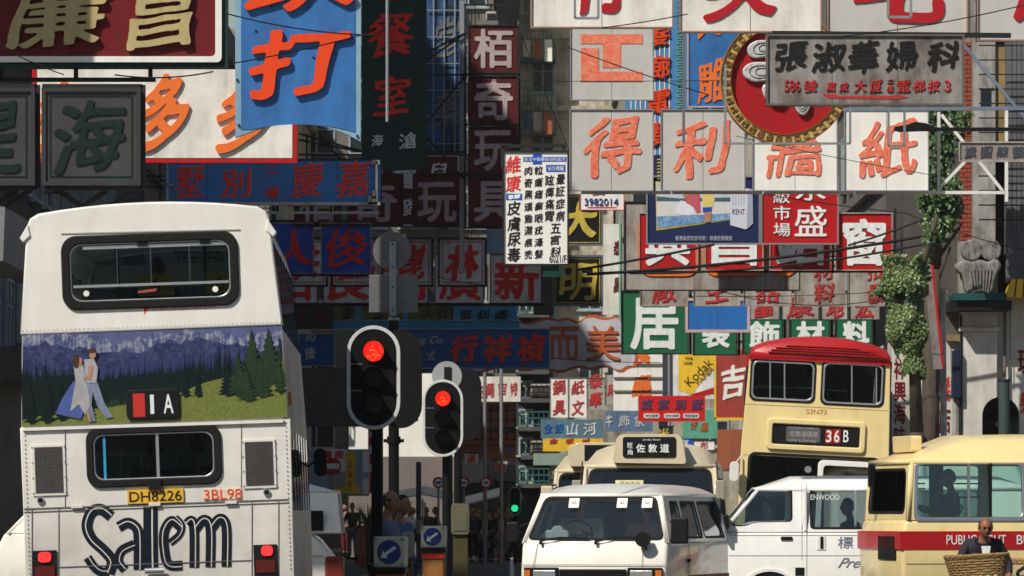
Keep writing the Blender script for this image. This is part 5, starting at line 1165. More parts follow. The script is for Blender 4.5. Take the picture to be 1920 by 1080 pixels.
# ------------------------------------------------------------------ white van in front
v1 = thing('parked_van', (X(1112, 165), F / 165, 0), 'dusty white van in the foreground middle facing the viewer, three paper squares on its windscreen', 'van', rz=R(-11.5))
v1.name = 'white_van'
hbv, htv = .845, .70; zbv, ztv = 1.19, 1.74
wins = [[(.62, .05), (1.32, .05), (1.36, .47), (.86, .47)], [(1.55, .05), (2.55, .05), (2.55, .47), (1.55, .47)], [(2.72, .05), (4.1, .05), (4.05, .47), (2.72, .47)]]
boxvan(v1, 4.35, hbv, htv, .3, zbv, ztv, 1.87, .14, .52, vanw, wins, front_inset=.07)
# front details
for sx in (-1, 1):
    g = MB().box(sx * .60 - .2, sx * .60 + .2, -.025, .02, .66, .90).build('headlight_surround', black, v1, bevel=.01)
    MB().box(sx * .56 - .13, sx * .56 + .13, -.04, -.02, .69, .87).build('headlight', clearlens, g, bevel=.012); MB().box(sx * .76 - .035, sx * .76 + .035, -.038, -.02, .69, .87).build('indicator', amber, g)
MB().box(-.38, .38, -.02, .02, .68, .88).build('grille', rubber, v1)
m = MB()
for k in range(5): m.box(-.38, .38, -.03, -.018, .70 + k * .036, .715 + k * .036)
m.build('grille_slats', black, v1); MB().box(-.86, .86, -.1, .1, .36, .55).build('bumper', rubber, v1, bevel=.03)
m = MB().bar((-.845, .02, .93), (.845, .02, .93), .006); m.build('seam', seam, v1); MB().bar((-.7, -.0, .9), (-.66, .1, 1.17), .005).bar((.56, -.0, .9), (.56, .1, 1.17), .005).build('seam', seam, v1)
m = MB(); m.path([(-.62, .08, 1.2), (-.42, .12, 1.24), (-.08, .12, 1.235)], .009).path([(.02, .08, 1.19), (.2, .12, 1.24), (.62, .12, 1.24)], .009).tube((-.62, .05, 1.17), (-.62, .1, 1.22), .018).tube((.02, .05, 1.17), (.02, .1, 1.22), .018); m.build('wiper', black, v1)
for x in (-.36, .2, .49): 
    zz = 1.66; t = (zz - zbv) / (ztv - zbv); yy = .14 + .38 * t
    MB().add([(x, yy - .085, zz - .08), (x + .12, yy - .085, zz - .08), (x + .12, yy - .01, zz + .03), (x, yy - .01, zz + .03)], [(0, 1, 2, 3)]).build('paper_disc', whiteb, v1)
    put_char('92', x + .06, zz - .02, .05, .03, pinkgrey, v1, y=yy - .06, th=.002)
mirror(v1, .84, .3, 1.32, 1, .12, .2, .3); mirror(v1, -.82, .3, 1.30, -1, .16, .14, .24)
MB().disc((.58, 1.22), .085, -.06, .02, 20).build('front_round_mirror', black, v1); MB().tube((.58, 0, 1.2), (.6, .1, 1.1), .012).build('mirror_stay', black, v1)
# inside
MB().box(-.78, .78, .2, .6, 1.05, 1.21).build('dashboard', interior, v1, bevel=.02)
m = MB(); c = Vector((-.33, .62, 1.27)); prev = None
for k in range(25):
    t = 2 * math.pi * k / 24; p = c + Vector((.2 * math.cos(t), .10 * math.sin(t), .16 * math.sin(t)))
    if prev: m.tube(prev, p, .011, 6)
    prev = p
m.tube(c, c + Vector((0, .1, -.2)), .02).tube(c + Vector((-.2, 0, 0)), c + Vector((.2, 0, 0)), .01); m.build('steering_wheel', black, v1)
for x in (-.36, .40): MB().box(x - .26, x + .26, 1.15, 1.3, .9, 1.62).box(x - .26, x + .26, .8, 1.3, .8, 1.0).build('seat', seatm, v1, bevel=.04)
for k in range(2): MB().box(-.7, .7, 2.3 + k, 2.42 + k, .9, 1.5).build('bench_seat', seatm, v1, bevel=.04)
MB().box(-.8, .8, 4.0, 4.1, .8, 1.7).build('dark_cargo', interior, v1)
for k, (x, z, r_) in enumerate(((-.60, 1.26, .07), (-.50, 1.30, .08), (-.42, 1.27, .06), (-.66, 1.24, .05))): 
    o = MB().disc((x, z), r_, .42, .52, 10).build('crumpled_cloth', whiteb, v1, bevel=.02)
MB().tube((.03, .35, 1.2), (.03, .35, 1.34), .03, 12).build('air_freshener', chrome, v1)
for x in (-.76, .76): wheel(v1, x, .75, .31, .17); wheel(v1, x, 3.3, .31, .17)
for x0, x1 in ((.853, .86), (-.86, -.853)): 
    MB().box(x0, x1, 1.5, 4.3, .72, .8).build('red_stripe', M('faded_stripe', (.35, .06, .04), .5), v1); MB().box(x0, x1, 1.46, 1.47, .4, 1.15).build('door_seam', seam, v1); MB().box(x0, x1 + .02 if x1 > 0 else x1, 1.36, 1.46, .95, .99).build('door_handle', black, v1)

# ------------------------------------------------------------------ white van in profile (crossing, behind)
S4 = 142
v2 = thing('white_van', (X(1338, S4), F / S4 + .84, 0), 'clean white van in profile facing left, with grey script and two characters on its door', 'van', rz=R(-90))
# seen side is local +x?  local +y -> world +x, local +x -> world -y (towards the viewer)
zb2, zt2 = 1.28, 1.86
def u2(px): return (px - 1338) / S4
dv = lambda py: Z(py, S4) - zb2
wins2 = [[(u2(1368), .02), (u2(1398), .02), (u2(1418), dv(980)), (u2(1482), dv(980)), (u2(1482), dv(916)), (u2(1405), dv(916))], [(u2(1521), dv(990)), (u2(1662), dv(990)), (u2(1662), dv(916)), (u2(1521), dv(916))], [(u2(1690), dv(990)), (u2(1860), dv(990)), (u2(1850), dv(916)), (u2(1690), dv(916))]]
wins2[0] = [(u2(1372), dv(985)), (u2(1398), dv(985)), (u2(1416), dv(978)), (u2(1484), dv(977)), (u2(1484), dv(916)), (u2(1412), dv(918))]
boxvan(v2, 4.3, .845, .74, .3, zb2, zt2, 2.03, .1, .58, vanw2, wins2, front_inset=.06, gl=glass)
xs = .846
def side(nm, a, b, c, d, mt, t=.006): return MB().box(xs, xs + t, u2(min(a, c)), u2(max(a, c)), Z(max(b, d), S4), Z(min(b, d), S4)).build(nm, mt, v2)
seam2 = M('white_seam', (.34, .34, .33), .6)
side('belt_crease', 1366, 1041, 1900, 1042.2, seam2, .003); side('door_seam', 1503, 905, 1504, 1050, seam2, .003); side('door_seam', 1512, 905, 1513.2, 1080, seam2, .003); side('body_crease', 1366, 1003, 1900, 1004, seam2, .003)
side('door_handle', 1464, 1006, 1485, 1012, black, .02); side('sliding_handle', 1538, 1006, 1543, 1028, black, .02); side('handle_recess', 1532, 1005, 1548, 1031, whiteb, .008); side('fuel_flap', 1491, 1064, 1508, 1079, black, .008)
mirror(v2, .85, u2(1362), Z(982, S4), 1, .1, .2, .2)
MB().box(.85, 1.0, u2(1354), u2(1366), Z(992, S4), Z(965, S4)).build('wing_mirror', black, v2, bevel=.02)
MB().box(.80, .86, u2(1508), u2(1512), 1.29, 1.86).build('door_pillar', vanw2, v2)
m = MB().bar((.80, u2(1604), 1.3), (.76, u2(1604), 1.82), .03); m.build('sliding_window_bar', chrome, v2)
def vtxt(tx, x0, y0, x1, y1, mt, **k):
    o = put_char(tx, 0, 0, (x1 - x0) / S4, (y1 - y0) / S4, mt, v2, th=.004, **k)
    o.rotation_euler = (0, 0, R(90)); o.location = (xs + .002, u2((x0 + x1) / 2), Z((y0 + y1) / 2, S4)); return o
gt = M('grey_blue_print', (.16, .18, .26), .5, .1)
vtxt('標', 1571, 1006, 1599, 1028, gt, wt=.01); vtxt('緻', 1610, 1006, 1637, 1028, gt, wt=.01); vtxt('Prestige', 1571, 1046, 1668, 1070, gt, style='soft', wt=.004, shear=.55)
o = vtxt('ENWOOD', 1520, 927, 1574, 937, wchar, wt=.01); o.location.x = .80
MB().box(-.2, .2, 1.2, 1.3, .9, 1.75).build('seat', seatm, v2); MB().box(-.7, .7, .4, .75, 1.1, 1.3).build('dashboard', interior, v2)
for x in (-.76, .76): wheel(v2, x, .82, .33, .17); wheel(v2, x, 3.4, .33, .17)
m = MB(); pts = [(u2(1443) + .42 * math.cos(t / 12 * math.pi), .33 + .42 * math.sin(t / 12 * math.pi)) for t in range(13)]
T = frame_T((xs + .004, 0, 0), (0, 1, 0), (0, 0, 1), .004)
plate('wheel_arch', [(u2(1443) + .43 * math.cos(t / 16 * math.pi), .31 + .45 * math.sin(t / 16 * math.pi)) for t in range(17)], [], .004, black, v2, T=T)
plate('wheel_arch_rim', [(u2(1443) + .47 * math.cos(t / 16 * math.pi), .30 + .49 * math.sin(t / 16 * math.pi)) for t in range(17)], [[(u2(1443) + .43 * math.cos(t / 16 * math.pi), .301 + .45 * math.sin(t / 16 * math.pi)) for t in range(17)]], .02, vanw2, v2, T=frame_T((xs + .02, 0, 0), (0, 1, 0), (0, 0, 1), .02))

# long white van behind the first bus, nose at the left edge, tail right of the bus
S5 = 150
v3 = thing('white_van', (X(-24, S5), F / S5 + .85, 0), 'white van crossing behind the white bus, its tail showing beside the small round topped mirror', 'van', rz=R(-90))
boxvan(v3, 4.42, .845, .66, .3, 1.28, 1.80, 1.93, .25, .75, vanw, [[(.45, .05), (1.5, .05), (1.5, .45), (.85, .45)], [(1.7, .05), (2.9, .05), (2.9, .45), (1.7, .45)]], nose=[(.05, .3), (0, .5), (.05, .95), (.22, 1.28), (3.99, 1.28), (4.12, 1.2), (4.40, .86), (4.44, .5), (4.42, .3)])
for o in list(v3.children):
    if o.name.startswith(('rear_surround', 'rear_window')): bpy.data.objects.remove(o)
T = frame_T((0, 4.42, .8), (-1, 0, 0), (0, -.34, 1.0), .05)
MB().box(.60, .87, 4.22, 4.46, .62, .98).build('tail_lamp', M('tail_lamp_brown', (.16, .03, .02), .25, .2), v3, bevel=.03); MB().box(-.86, .86, 4.3, 4.55, .42, .56).build('bumper', rubber, v3, bevel=.02)
MB().box(.848, .856, 1.2, 4.2, .98, .99).build('body_crease', seam2, v3); MB().box(.80, .86, 4.0, 4.2, 1.3, 1.55).build('quarter_vent', black, v3)
for x in (-.76, .76): wheel(v3, x, .82, .33, .17); wheel(v3, x, 3.5, .33, .17)

# ------------------------------------------------------------------ minibuses
def minibus(name, loc, rz, label, L=6.2, hb=1.06, ht=.99, zb=1.35, zt=2.25, zr=2.62, yb=.12, yt=.42, wins=None, body=mincream, group=None):
    r = thing(name, loc, label, 'minibus', rz=rz, group=group)
    wins = wins or [[(.55, .06), (1.25, .06), (1.25, .70), (.75, .70)]] + [[(1.4 + k * 1.2, .06), (2.5 + k * 1.2, .06), (2.5 + k * 1.2, .70), (1.4 + k * 1.2, .70)] for k in range(4)]
    boxvan(r, L, hb, ht, .35, zb, zt, zr, yb, yt, body, wins, front_inset=.09, front_r=.12, nose=[(.06, .35), (0, .6), (0, 1.1), (yb - .03, zb), (L, zb), (L, .35)])
    MB().box(-hb - .012, hb + .012, -.012, L + .01, .93, 1.16).build('red_stripe', stripered, r)
    for sx in (-1, 1): MB().box(sx * .72 - .16, sx * .72 + .16, -.08, .03, .62, .86).build('headlight', clearlens, r, bevel=.02); wheel(r, sx * .85, 1.0, .38, .22); wheel(r, sx * .85, 4.7, .38, .22)
    MB().box(-1.0, 1.0, -.12, .1, .36, .56).build('bumper', rubber, r, bevel=.03); MB().box(-.9, .9, .25, .6, 1.15, 1.34).build('dashboard', interior, r)
    for k in range(5): MB().box(-.8, .8, 1.6 + k * .95, 1.72 + k * .95, 1.1, 1.75).build('seat_row', seatm, r, bevel=.03)
    MB().box(-.9, .9, L - .2, L - .1, 1.0, zt).build('rear_bulkhead', interior, r)
    return r
m2 = minibus('public_minibus', (X(1218, 125), F / 125, 0), R(-3.0), 'dusty cream minibus with a black and white roof sign, behind the foreground van')
sx0, sx1 = -.44, .42   # roof sign
g = MB().prism(rpoly([(sx0 - .13, 2.28), (sx0 - .07, 2.64), (sx0, 2.71), (sx1, 2.71), (sx1 + .07, 2.64), (sx1 + .13, 2.26)], .06), .22, .9).build('roof_sign_box', mincream, m2, bevel=.02)
g2 = MB().prism(rr(sx0 + .03, 2.36, sx1 - .03, 2.67, .04), .205, .23).build('roof_sign_glass', black, g)
for ch, cx_, w, z_ in (('佐', -.14, .135, 2.50), ('敦', .04, .135, 2.50), ('道', .22, .135, 2.50)): put_char(ch, cx_, z_, w, .13, wchar, g, y=.203, th=.004, wt=.045)
put_char('旺', -.30, 2.54, .08, .08, wchar, g, y=.203, th=.004, wt=.04); put_char('角', -.30, 2.44, .08, .08, wchar, g, y=.203, th=.004, wt=.04); put_char('Jordan Road', .02, 2.625, .26, .035, wchar, g, y=.203, th=.004, wt=.01)
MB().add([(-.52, .2, 2.02), (-.1, .2, 2.02), (-.1, .16, 1.92), (-.52, .16, 1.92)], [(0, 1, 2, 3)]).build('visor_sticker', M('pale_yellow_paper', (.62, .60, .35), .6), m2); put_char('最後更改', -.3, 1.97, .3, .06, greench, m2, y=.15, th=.003, wt=.03)
m = MB()
for x in (-1.02, 1.0): m.path([(x, .3, 2.3), (x + .03 * (1 if x > 0 else -1), .1, 1.9), (x, .2, 1.75)], .012)
m.build('mirror_arm', black, m2)
for x in (-1.10, 1.06): MB().box(x - .07, x + .07, .05, .1, 1.72, 2.02).build('wing_mirror', M('mirror_beige', (.30, .27, .2), .5), m2, bevel=.02)
m3 = minibus('public_minibus', (X(1152, 113), F / 113, 0), R(-1.5), 'bright cream minibus almost hidden behind the one with the black roof sign')
MB().prism(rpoly([(-.75, 2.3), (-.78, 2.62), (-.6, 2.7), (.4, 2.7), (.6, 2.62), (.6, 2.3)], .06), .2, .7).build('roof_sign_box', mincream, m3, bevel=.02); MB().box(-.5, .4, .19, .205, 2.4, 2.66).build('roof_sign_glass', black, m3)
MB().path([(-.98, .3, 2.0), (-1.12, .1, 1.95), (-1.12, .1, 1.7)], .015).build('mirror_arm', black, m3); MB().box(-1.22, -1.02, .0, .1, 1.62, 1.98).build('wing_mirror', mincream, m3, bevel=.03); MB().box(-1.03, -.9, .0, .1, 1.66, 1.95).build('side_mirror_black', black, m3, bevel=.02)

# right minibus, turned sideways, nose left
S6 = 151
u6 = lambda px: (px - 1699) / 148
z6 = lambda py: Z(py, S6)
m4 = thing('public_minibus', (X(1668, S6), F / S6 + .98, 0), 'big cream minibus with a red stripe at the right, turned sideways behind the old man', 'minibus', rz=R(-78))
zb6 = z6(974); zt6 = z6(862)
w6 = [[(u6(1719), z6(971) - zb6), (u6(1924), z6(971) - zb6), (u6(1924), z6(869) - zb6), (u6(1723), z6(869) - zb6)], [(u6(1945), .02), (u6(2160), .02), (u6(2160), z6(869) - zb6), (u6(1945), z6(869) - zb6)], [(u6(2180), .02), (u6(2420), .02), (u6(2420), z6(869) - zb6), (u6(2180), z6(869) - zb6)]]
boxvan(m4, 6.3, .99, .93, .35, zb6, zt6, z6(810), .015, .07, creamp, w6, front_inset=.15, gl=glass_clear, gl_side=glass_clear, front_r=.12, nose=[(.0, .35), (-.05, .6), (-.06, 1.2), (.0, zb6), (6.3, zb6), (6.3, .35)])
MB().box(-1.0, 1.0, -.075, 6.32, z6(1030), z6(996)).build('red_stripe', stripered, m4)
xs6 = .992
def mtxt(tx, x0, x1, y0, y1, mt, **k):
    o = put_char(tx, 0, 0, (x1 - x0) / S6, (y1 - y0) / S6, mt, m4, th=.004, **k)
    o.rotation_euler = (0, 0, R(90)); o.location = (1.003, u6((x0 + x1) / 2), z6((y0 + y1) / 2)); return o
mtxt('PUBLIC', 1775, 1834, 1003, 1021, wchar, wt=.05); mtxt('LIGHT', 1840, 1890, 1003, 1021, wchar, wt=.05); mtxt('BUS', 1910, 1950, 1003, 1021, wchar, wt=.05); mtxt('NO SMOKING', 1880, 1940, 1046, 1056, orbr, wt=.02)
MB().box(-.05, .75, -.075, -.04, z6(1050), z6(1004)).build('filler_recess', black, m4, bevel=.01)
MB().box(.99, .996, 0, 6.2, z6(1057) - .003, z6(1057) + .003).build('seam', seam, m4); MB().box(.99, .996, u6(1720), 6.2, z6(978), z6(975)).build('seam', seam, m4)
for px in (1820, 1862): MB().box(.935, .972, u6(px) - .015, u6(px) + .015, zb6 + .02, zt6 - .04).build('sliding_window_bar', chrome if px < 1830 else black, m4)
T = lambda w: frame_T((.99 + .006, 0, zb6), (0, 1, 0), (-.06, 0, zt6 - zb6), .03)
for w in w6[:2]: plate('window_frame', grow(rpoly(w, .08), .035), [grow(rpoly(w, .08), -.005)], .03, chrome, m4, T=T(w), bevel=.006)
for (a, b, y) in ((1716, 1815, 905), (1716, 1815, 915), (1850, 1924, 905), (1850, 1924, 931)): MB().bar((-.88, u6(a), z6(y)), (-.88, u6(b), z6(y)), .02).build('far_window_rail', black, m4)
MB().box(-.86, -.80, u6(1822), u6(1848), 1.2, zt6).build('cab_pillar', interior, m4)
MB().box(-.9, .9, .1, .5, 1.1, zb6 + .02).build('dashboard', interior, m4)
c = Vector((.45, .75, zb6 + .02)); m = MB(); prev = None
for k in range(25):
    t = 2 * math.pi * k / 24; p = c + Vector((.21 * math.cos(t), .12 * math.sin(t), .15 * math.sin(t)))
    if prev: m.tube(prev, p, .011, 6)
    prev = p
m.build('steering_wheel', black, m4)
for k in range(4): MB().box(-.8, .85, 2.3 + k * .95, 2.42 + k * .95, 1.0, 1.62).build('seat_row', seatm, m4, bevel=.03)
MB().prism(rpoly([(-.55, z6(846)), (-.6, z6(815)), (.3, z6(815)), (.3, z6(846))], .04), .27, .40).build('roof_sign_box', creamp, m4, bevel=.02)
MB().box(-.3, -.1, -.14, -.08, zb6 + .4, zb6 + .7).build('wing_mirror', black, m4, bevel=.03)
for x in (-.85, .85): wheel(m4, x, 1.05, .38, .22); wheel(m4, x, 4.7, .38, .22)
mc = thing('delivery_tricycle', (X(1926, 168), F / 168, 0), 'chrome and black handlebar of a cycle cut off at the right edge', 'bicycle')
MB().path([(-.09, 0, .78), (-.11, 0, .86), (-.02, 0, .92), (.1, 0, .95)], .02, 8).build('handlebar', black, mc); MB().tube((-.03, -.02, .56), (-.03, .1, .80), .10, 16, .07).build('headlamp', chrome, mc); MB().tube((.02, 0, .3), (.05, 0, .9), .02).build('stem', chrome, mc)
m = MB(); prev = None
for k in range(25):
    t = 2 * math.pi * k / 24; p = Vector((.05, .1 + .33 * math.cos(t), .33 + .31 * math.sin(t)))
    if prev: m.tube(prev, p, .02, 6)
    prev = p
m.build('wheel', rubber, mc)

# box lorry added behind the right minibus so its windows look pale
lo = thing('box_lorry', (5.35, 79.3, 0), 'pale lorry body added to fill the windows of the right minibus', 'lorry')
MB().box(0, 5.2, 0, 2.1, .95, 2.32).build('cargo_body', M('pale_mint_paint', (.66, .76, .70), .5, .2), lo, bevel=.02); MB().box(-.9, 0, .1, 2.0, .5, 2.0).build('cab', vanw, lo, bevel=.1); MB().box(-.8, 5.1, .2, 1.9, .6, .94).build('chassis', black, lo)
for x in (-.3, 4.2): m = MB().tube((x, .0, .42), (x, .3, .42), .42, 20).build('wheel', rubber, lo)
# ------------------------------------------------------------------ right hand shop building, facing the viewer
S8 = 100
rbx = thing('shop_building', (X(1800, S8), F / S8, 0), 'pale plastered shop building at the right edge with a white pilaster and grey column', 'building')
u8 = lambda px: (px - 1800) / S8
z8 = lambda py: Z(py, S8)
plaster = M('pale_plaster', (.60, .58, .53), .85, .6, scale=1.2, grimecol=(.30, .27, .23))  # pale whitish plaster with grime streaks
plasterg = M('grey_plaster', (.36, .35, .33), .85, .8, scale=1.2, grimecol=(.10, .095, .085))
def bx8(nm, x0, y0, x1, y1, f, b, mt, bev=0): return MB().box(u8(x0), u8(x1), -f, b, z8(y1), z8(y0)).build(nm, mt, rbx, bevel=bev)
MB().box(u8(1672), u8(1803), 0, 6, 0, z8(640)).build('wall', plaster, rbx)
MB().box(u8(1868), u8(2100), 0, 6, 0, z8(560)).build('wall', plaster, rbx)
MB().box(u8(1803), u8(1868), -.18, 6, 0, z8(585)).build('pilaster', plaster, rbx, bevel=.01)
bx8('pilaster_cap', 1797, 614, 1874, 622, .26, 0, plaster, .01)
MB().box(u8(1740), u8(2100), .6, 12, z8(640), 19).build('upper_wall', conc_d, rbx)
bx8('canopy_slab', 1783, 553, 1880, 566, .9, .6, M('dark_teal_paint', (.01, .07, .065), .6, .5)); bx8('canopy_slab', 1776, 566, 1890, 584, .8, .6, blackp)
bx8('column', 1824, -80, 1866, 470, .1, .6, plasterg, .01)
bx8('corbel_block', 1800, 452, 1872, 560, -.1, .6, plasterg)
cb = MB(); prof = [(-.34, 4.95 + .62), (-.36, 5.9), (-.30, 6.0), (-.42, 6.12), (.42, 6.12), (.30, 6.0), (.36, 5.9), (.26, 5.57), (.22, 5.35), (-.22, 5.35)]
pc = (1835, 500)
sh = [(1792, 500), (1806, 492), (1820, 498), (1835, 492), (1850, 498), (1864, 490), (1872, 500), (1862, 515), (1856, 545), (1846, 556), (1824, 556), (1812, 545), (1806, 515), (1798, 508)]
M('corbel_soot', (.27, .26, .245), .9, .9, scale=3, grimecol=(.05, .045, .04)); plate('corbel', rpoly([(u8(a), z8(b)) for a, b in sh], .08), [], .35, MATS['corbel_soot'], rbx, y=-.35, bevel=.05)
for a in (1820, 1856): MB().disc((u8(a), z8(470)), .20, -.28, .0, 24).build('roundel', MATS['corbel_soot'], rbx, bevel=.03)
for k in range(7): MB().bar((u8(1816 + 6.5 * k), -.37, z8(506)), (u8(1822 + 4.5 * k), -.37, z8(550)), .022).build('flute', MATS['corbel_soot'], rbx)
MB().disc((u8(1834), z8(552)), .13, -.5, -.3, 16, .05).build('drain_mouth', black, rbx)
bme = None
brm = M('brick_red', (.30, .06, .035), .8, .6, scale=6)
for k in range(50):
    zz = z8(500) + k * .085
    for j in range(2):
        x0, x1 = ((0, .14), (.15, .21)) if (k + j) % 2 else ((0, .06), (.07, .21))
        x0, x1 = (x0, x1) if j == 0 else (((.15, .21) if (k % 2) == 0 else (.07, .21)) if False else ((.15, .21) if (x0, x1) == (0, .14) else (.07, .21)))
        if j == 0: a, b = (0, .135) if k % 2 else (0, .06)
        else: a, b = (.145, .21) if k % 2 else (.07, .21)
        key = (k % 2, j)
        if not bme: bme = {}
        if key not in bme:
            m = MB().box(a, b, 0, .2, 0, .072); me = bpy.data.meshes.new('brick'); me.from_pydata(m.v, [], m.f); me.materials.append(brm); bme[key] = me
        o = bpy.data.objects.new('brick', bme[key]); COL.objects.link(o); o.parent = rbx; o.location = (u8(1802), .30 + random.uniform(-.012, .012), zz)
bx8('mortar_backing', 1802, 60, 1823, 502, -.34, .6, M('mortar', (.25, .20, .17), .9, .4))
bx8('side_wall', 1884, -80, 2100, 530, .35, .6, M('blue_grey_wall', (.13, .135, .15), .85, .8))
bx8('yellow_board', 1856, 88, 1884, 300, .02, .3, M('ochre_board', (.30, .22, .09), .7, .8)); bx8('dark_opening', 1838, 165, 1857, 200, .12, 0, winglass); bx8('opening_frame', 1835, 162, 1860, 166, .14, 0, plasterg)
m = MB()
for k in range(13): m.tube((u8(1828), -.85, z8(92 + 27 * k)), (u8(2000), -.85, z8(92 + 27 * k)), .014, 5)
for k in range(12): m.tube((u8(1890 + 9 * k), -.85, z8(60)), (u8(1890 + 9 * k), -.85, z8(440)), .009, 4)
o = m.build('window_cage', steel, rbx); o['kind'] = 'stuff'
pa = MB().prism([(u8(1892), z8(526)), (u8(1985), z8(526)), (u8(1985), z8(560)), (u8(1880), z8(560))], -.7, .0).build('yellow_awning', yelp, rbx)
for k in range(4): MB().bar((u8(1900 + 14 * k), -.72, z8(526)), (u8(1896 + 16 * k), -.72, z8(560)), .02).build('awning_rib', black, pa)
for ch, a, b, c, d, mt in (('髮', 1762, 705, 1781, 752, brred), ('店', 1760, 762, 1782, 812, dred), ('理', 1908, 655, 1940, 700, dred), ('髮', 1912, 735, 1945, 775, orred)):
    put_char(ch, u8((a + c) / 2), z8((b + d) / 2), (c - a) / S8, (d - b) / S8, mt, rbx, y=-.001, th=.01, wt=.05)
for k, ch in enumerate('祥興海味'):
    put_char(ch, u8(1687), z8(692 + 42 * k), .22, .38, dred, rbx, y=-.001, th=.01, wt=.05)
m = MB().tube((u8(1880), -.2, z8(900)), (u8(1884), -.1, z8(560)), .03).tube((u8(1893), -.1, z8(720)), (u8(1893), -.1, z8(560)), .008); m.build('drain_pipe', conc_g, rbx)
MB().box(u8(1782), u8(1799), -.35, -.05, z8(748), z8(655)).build('wall_lamp_case', M('dark_blue_glass', (.015, .025, .05), .2, .4), rbx, bevel=.03); MB().box(u8(1774), u8(1797), -.2, 0, z8(640), z8(628)).build('timber_bracket', M('timber_ochre', (.25, .18, .09), .7, .5), rbx)
MB().tube((u8(1800), -.2, z8(590)), (u8(1800), -.2, z8(810)), .025).build('conduit', steel, rbx); MB().tube((u8(1792), -.15, z8(750)), (u8(1790), -.15, z8(900)), .07).build('pipe', plasterg, rbx)
tilt = thing('leaning_signboard', P(1756, 692, 103), 'tall dirty board with a red edge leaning at the ivy covered wall', 'board')
MB().prism([(-.05, 0), (.10, 0), (-.10, 1.9), (-.24, 1.95)], 0, .12).build('board', M('weathered_board', (.26, .22, .21), .8, .8, scale=2), tilt); MB().prism([(.10, 0), (.145, .02), (-.06, 1.9), (-.10, 1.9)], -.02, .1).build('red_edge', redp, tilt)
post = thing('white_post', P(1772, 810, 102), 'worn white post standing beside the leaning red edged board', 'post')
MB().prism([(-.06, -1.6), (.05, -1.6), (.0, 2.6), (-.11, 2.6)], -.1, .05).build('shaft', M('worn_white', (.55, .56, .55), .8, .9, scale=2), post); MB().prism([(-.08, 2.56), (.03, 2.56), (.03, 2.64), (-.13, 2.64)], -.14, .08).build('cap', galv, post)

# ------------------------------------------------------------------ foliage
def leafmat(nm, c1, c2, tr=.25):
    m = bpy.data.materials.new(nm); MATS[nm] = m; m.use_nodes = True; N = m.node_tree.nodes; L = m.node_tree.links; b = N['Principled BSDF']
    g = N.new('ShaderNodeNewGeometry'); r = N.new('ShaderNodeValToRGB'); r.color_ramp.elements[0].color = (*c1, 1); r.color_ramp.elements[1].color = (*c2, 1)
    L.new(g.outputs['Random Per Island'], r.inputs[0]); L.new(r.outputs[0], b.inputs['Base Color']); b.inputs['Roughness'].default_value = .42
    b.inputs['Transmission Weight'].default_value = 0; b.inputs['Subsurface Weight'].default_value = 0
    return m
leafA = leafmat('ivy_leaf', (.018, .045, .008), (.15, .20, .05)); leafB = leafmat('banyan_leaf', (.02, .06, .015), (.07, .13, .03)); bark = M('bark', (.085, .065, .048), .9, .9, scale=3)
rl = random.Random(11)
def leaves(name, n, fn, size, mat, parent, droop=.4):
    V = []; Fs = []
    for _ in range(n):
        c = fn(); s_ = size * rl.uniform(.6, 1.3)
        d = Vector((rl.uniform(-1, 1), rl.uniform(-1.2, .2), rl.uniform(-1, .3) - droop)).normalized(); nrm = Vector((rl.uniform(-.8, .8), -1, rl.uniform(-.2, 1.1))).normalized()
        sd = d.cross(nrm).normalized(); k = len(V)
        V += [c - d * s_ * .5, c - d * s_ * .1 + sd * s_ * .36, c + d * s_ * .6, c - d * s_ * .1 - sd * s_ * .36, c + nrm * s_ * .06]
        Fs += [(k, k + 1, k + 4), (k + 1, k + 2, k + 4), (k + 2, k + 3, k + 4), (k + 3, k, k + 4)]
    me = bpy.data.meshes.new(name); me.from_pydata([tuple(v) for v in V], [], Fs)
    o = link(name, me, mat, parent); o['kind'] = 'stuff'; return o
S9 = 110
ivy = thing('ivy_covered_tree', (X(1702, S9), F / S9 - .2, 0), 'ivy covered trunk hanging thick with sunlit leaves in front of the right shop wall', 'tree')
u9 = lambda px: (px - 1712) / S9
m = MB(); m.tube((.10, 0, 0), (.14, 0, 2.9), .13, 10, .12).tube((.14, 0, 2.9), (.05, .1, 5.9), .12, 10, .06).tube((.12, .1, 5.3), (.5, .3, 6.6), .07, 8, .04).tube((.2, 0, 4), (-.2, 0, 5.4), .06, 8, .03).tube((-.02, -.05, 0), (.1, 0, 3.2), .07, 8); m.build('trunk', bark, ivy, smooth=True)
def f_ivy():
    while 1:
        t = rl.random(); z = Z(722, S9) + t * 2.2; hw_ = .19 + .17 * math.sin(min(1, t * 1.3) * 1.57) + .05 * math.sin(t * 19) 
        a = rl.uniform(0, 6.28); x = math.cos(a) * hw_ * (.75 + .25 * rl.random()); y = math.sin(a) * hw_ * .8 * (.8 + .2 * rl.random())
        
        dn = noise.noise(Vector((x * 3.2, z * 3.2, 4)))
        y -= .10 * dn
        if y < .15 and dn > -.38 and t > .10 + .22 * noise.noise(Vector((x * 7, 3, 1))): return Vector((x + .04 - .16 * t, y, z))
leaves('ivy_leaves', 5200, f_ivy, .075, leafA, ivy)
def f_up():
    k = rl.choice(((-.30, .1, 5.35, .26, .10), (.0, .0, 5.35, .30, .2), (-.50, .1, 5.28, .16, .06), (.30, .4, 5.7, .14, .35), (.36, .4, 6.2, .12, .3), (-.1, .3, 5.3, .30, .14)))
    v = Vector((rl.gauss(0, 1), rl.gauss(0, 1), rl.gauss(0, 1))).normalized() * rl.random() ** .4
    return Vector((k[0] + v.x * k[3], k[1] + v.y * .4, k[2] + v.z * k[4]))
leaves('crown_leaves', 600, f_up, .085, leafB, ivy)
bt = thing('banyan_tree', (X(1772, 102.5), F / 102.5, 0), 'dark banyan tree with hanging leaves behind the white truss at upper right', 'tree')
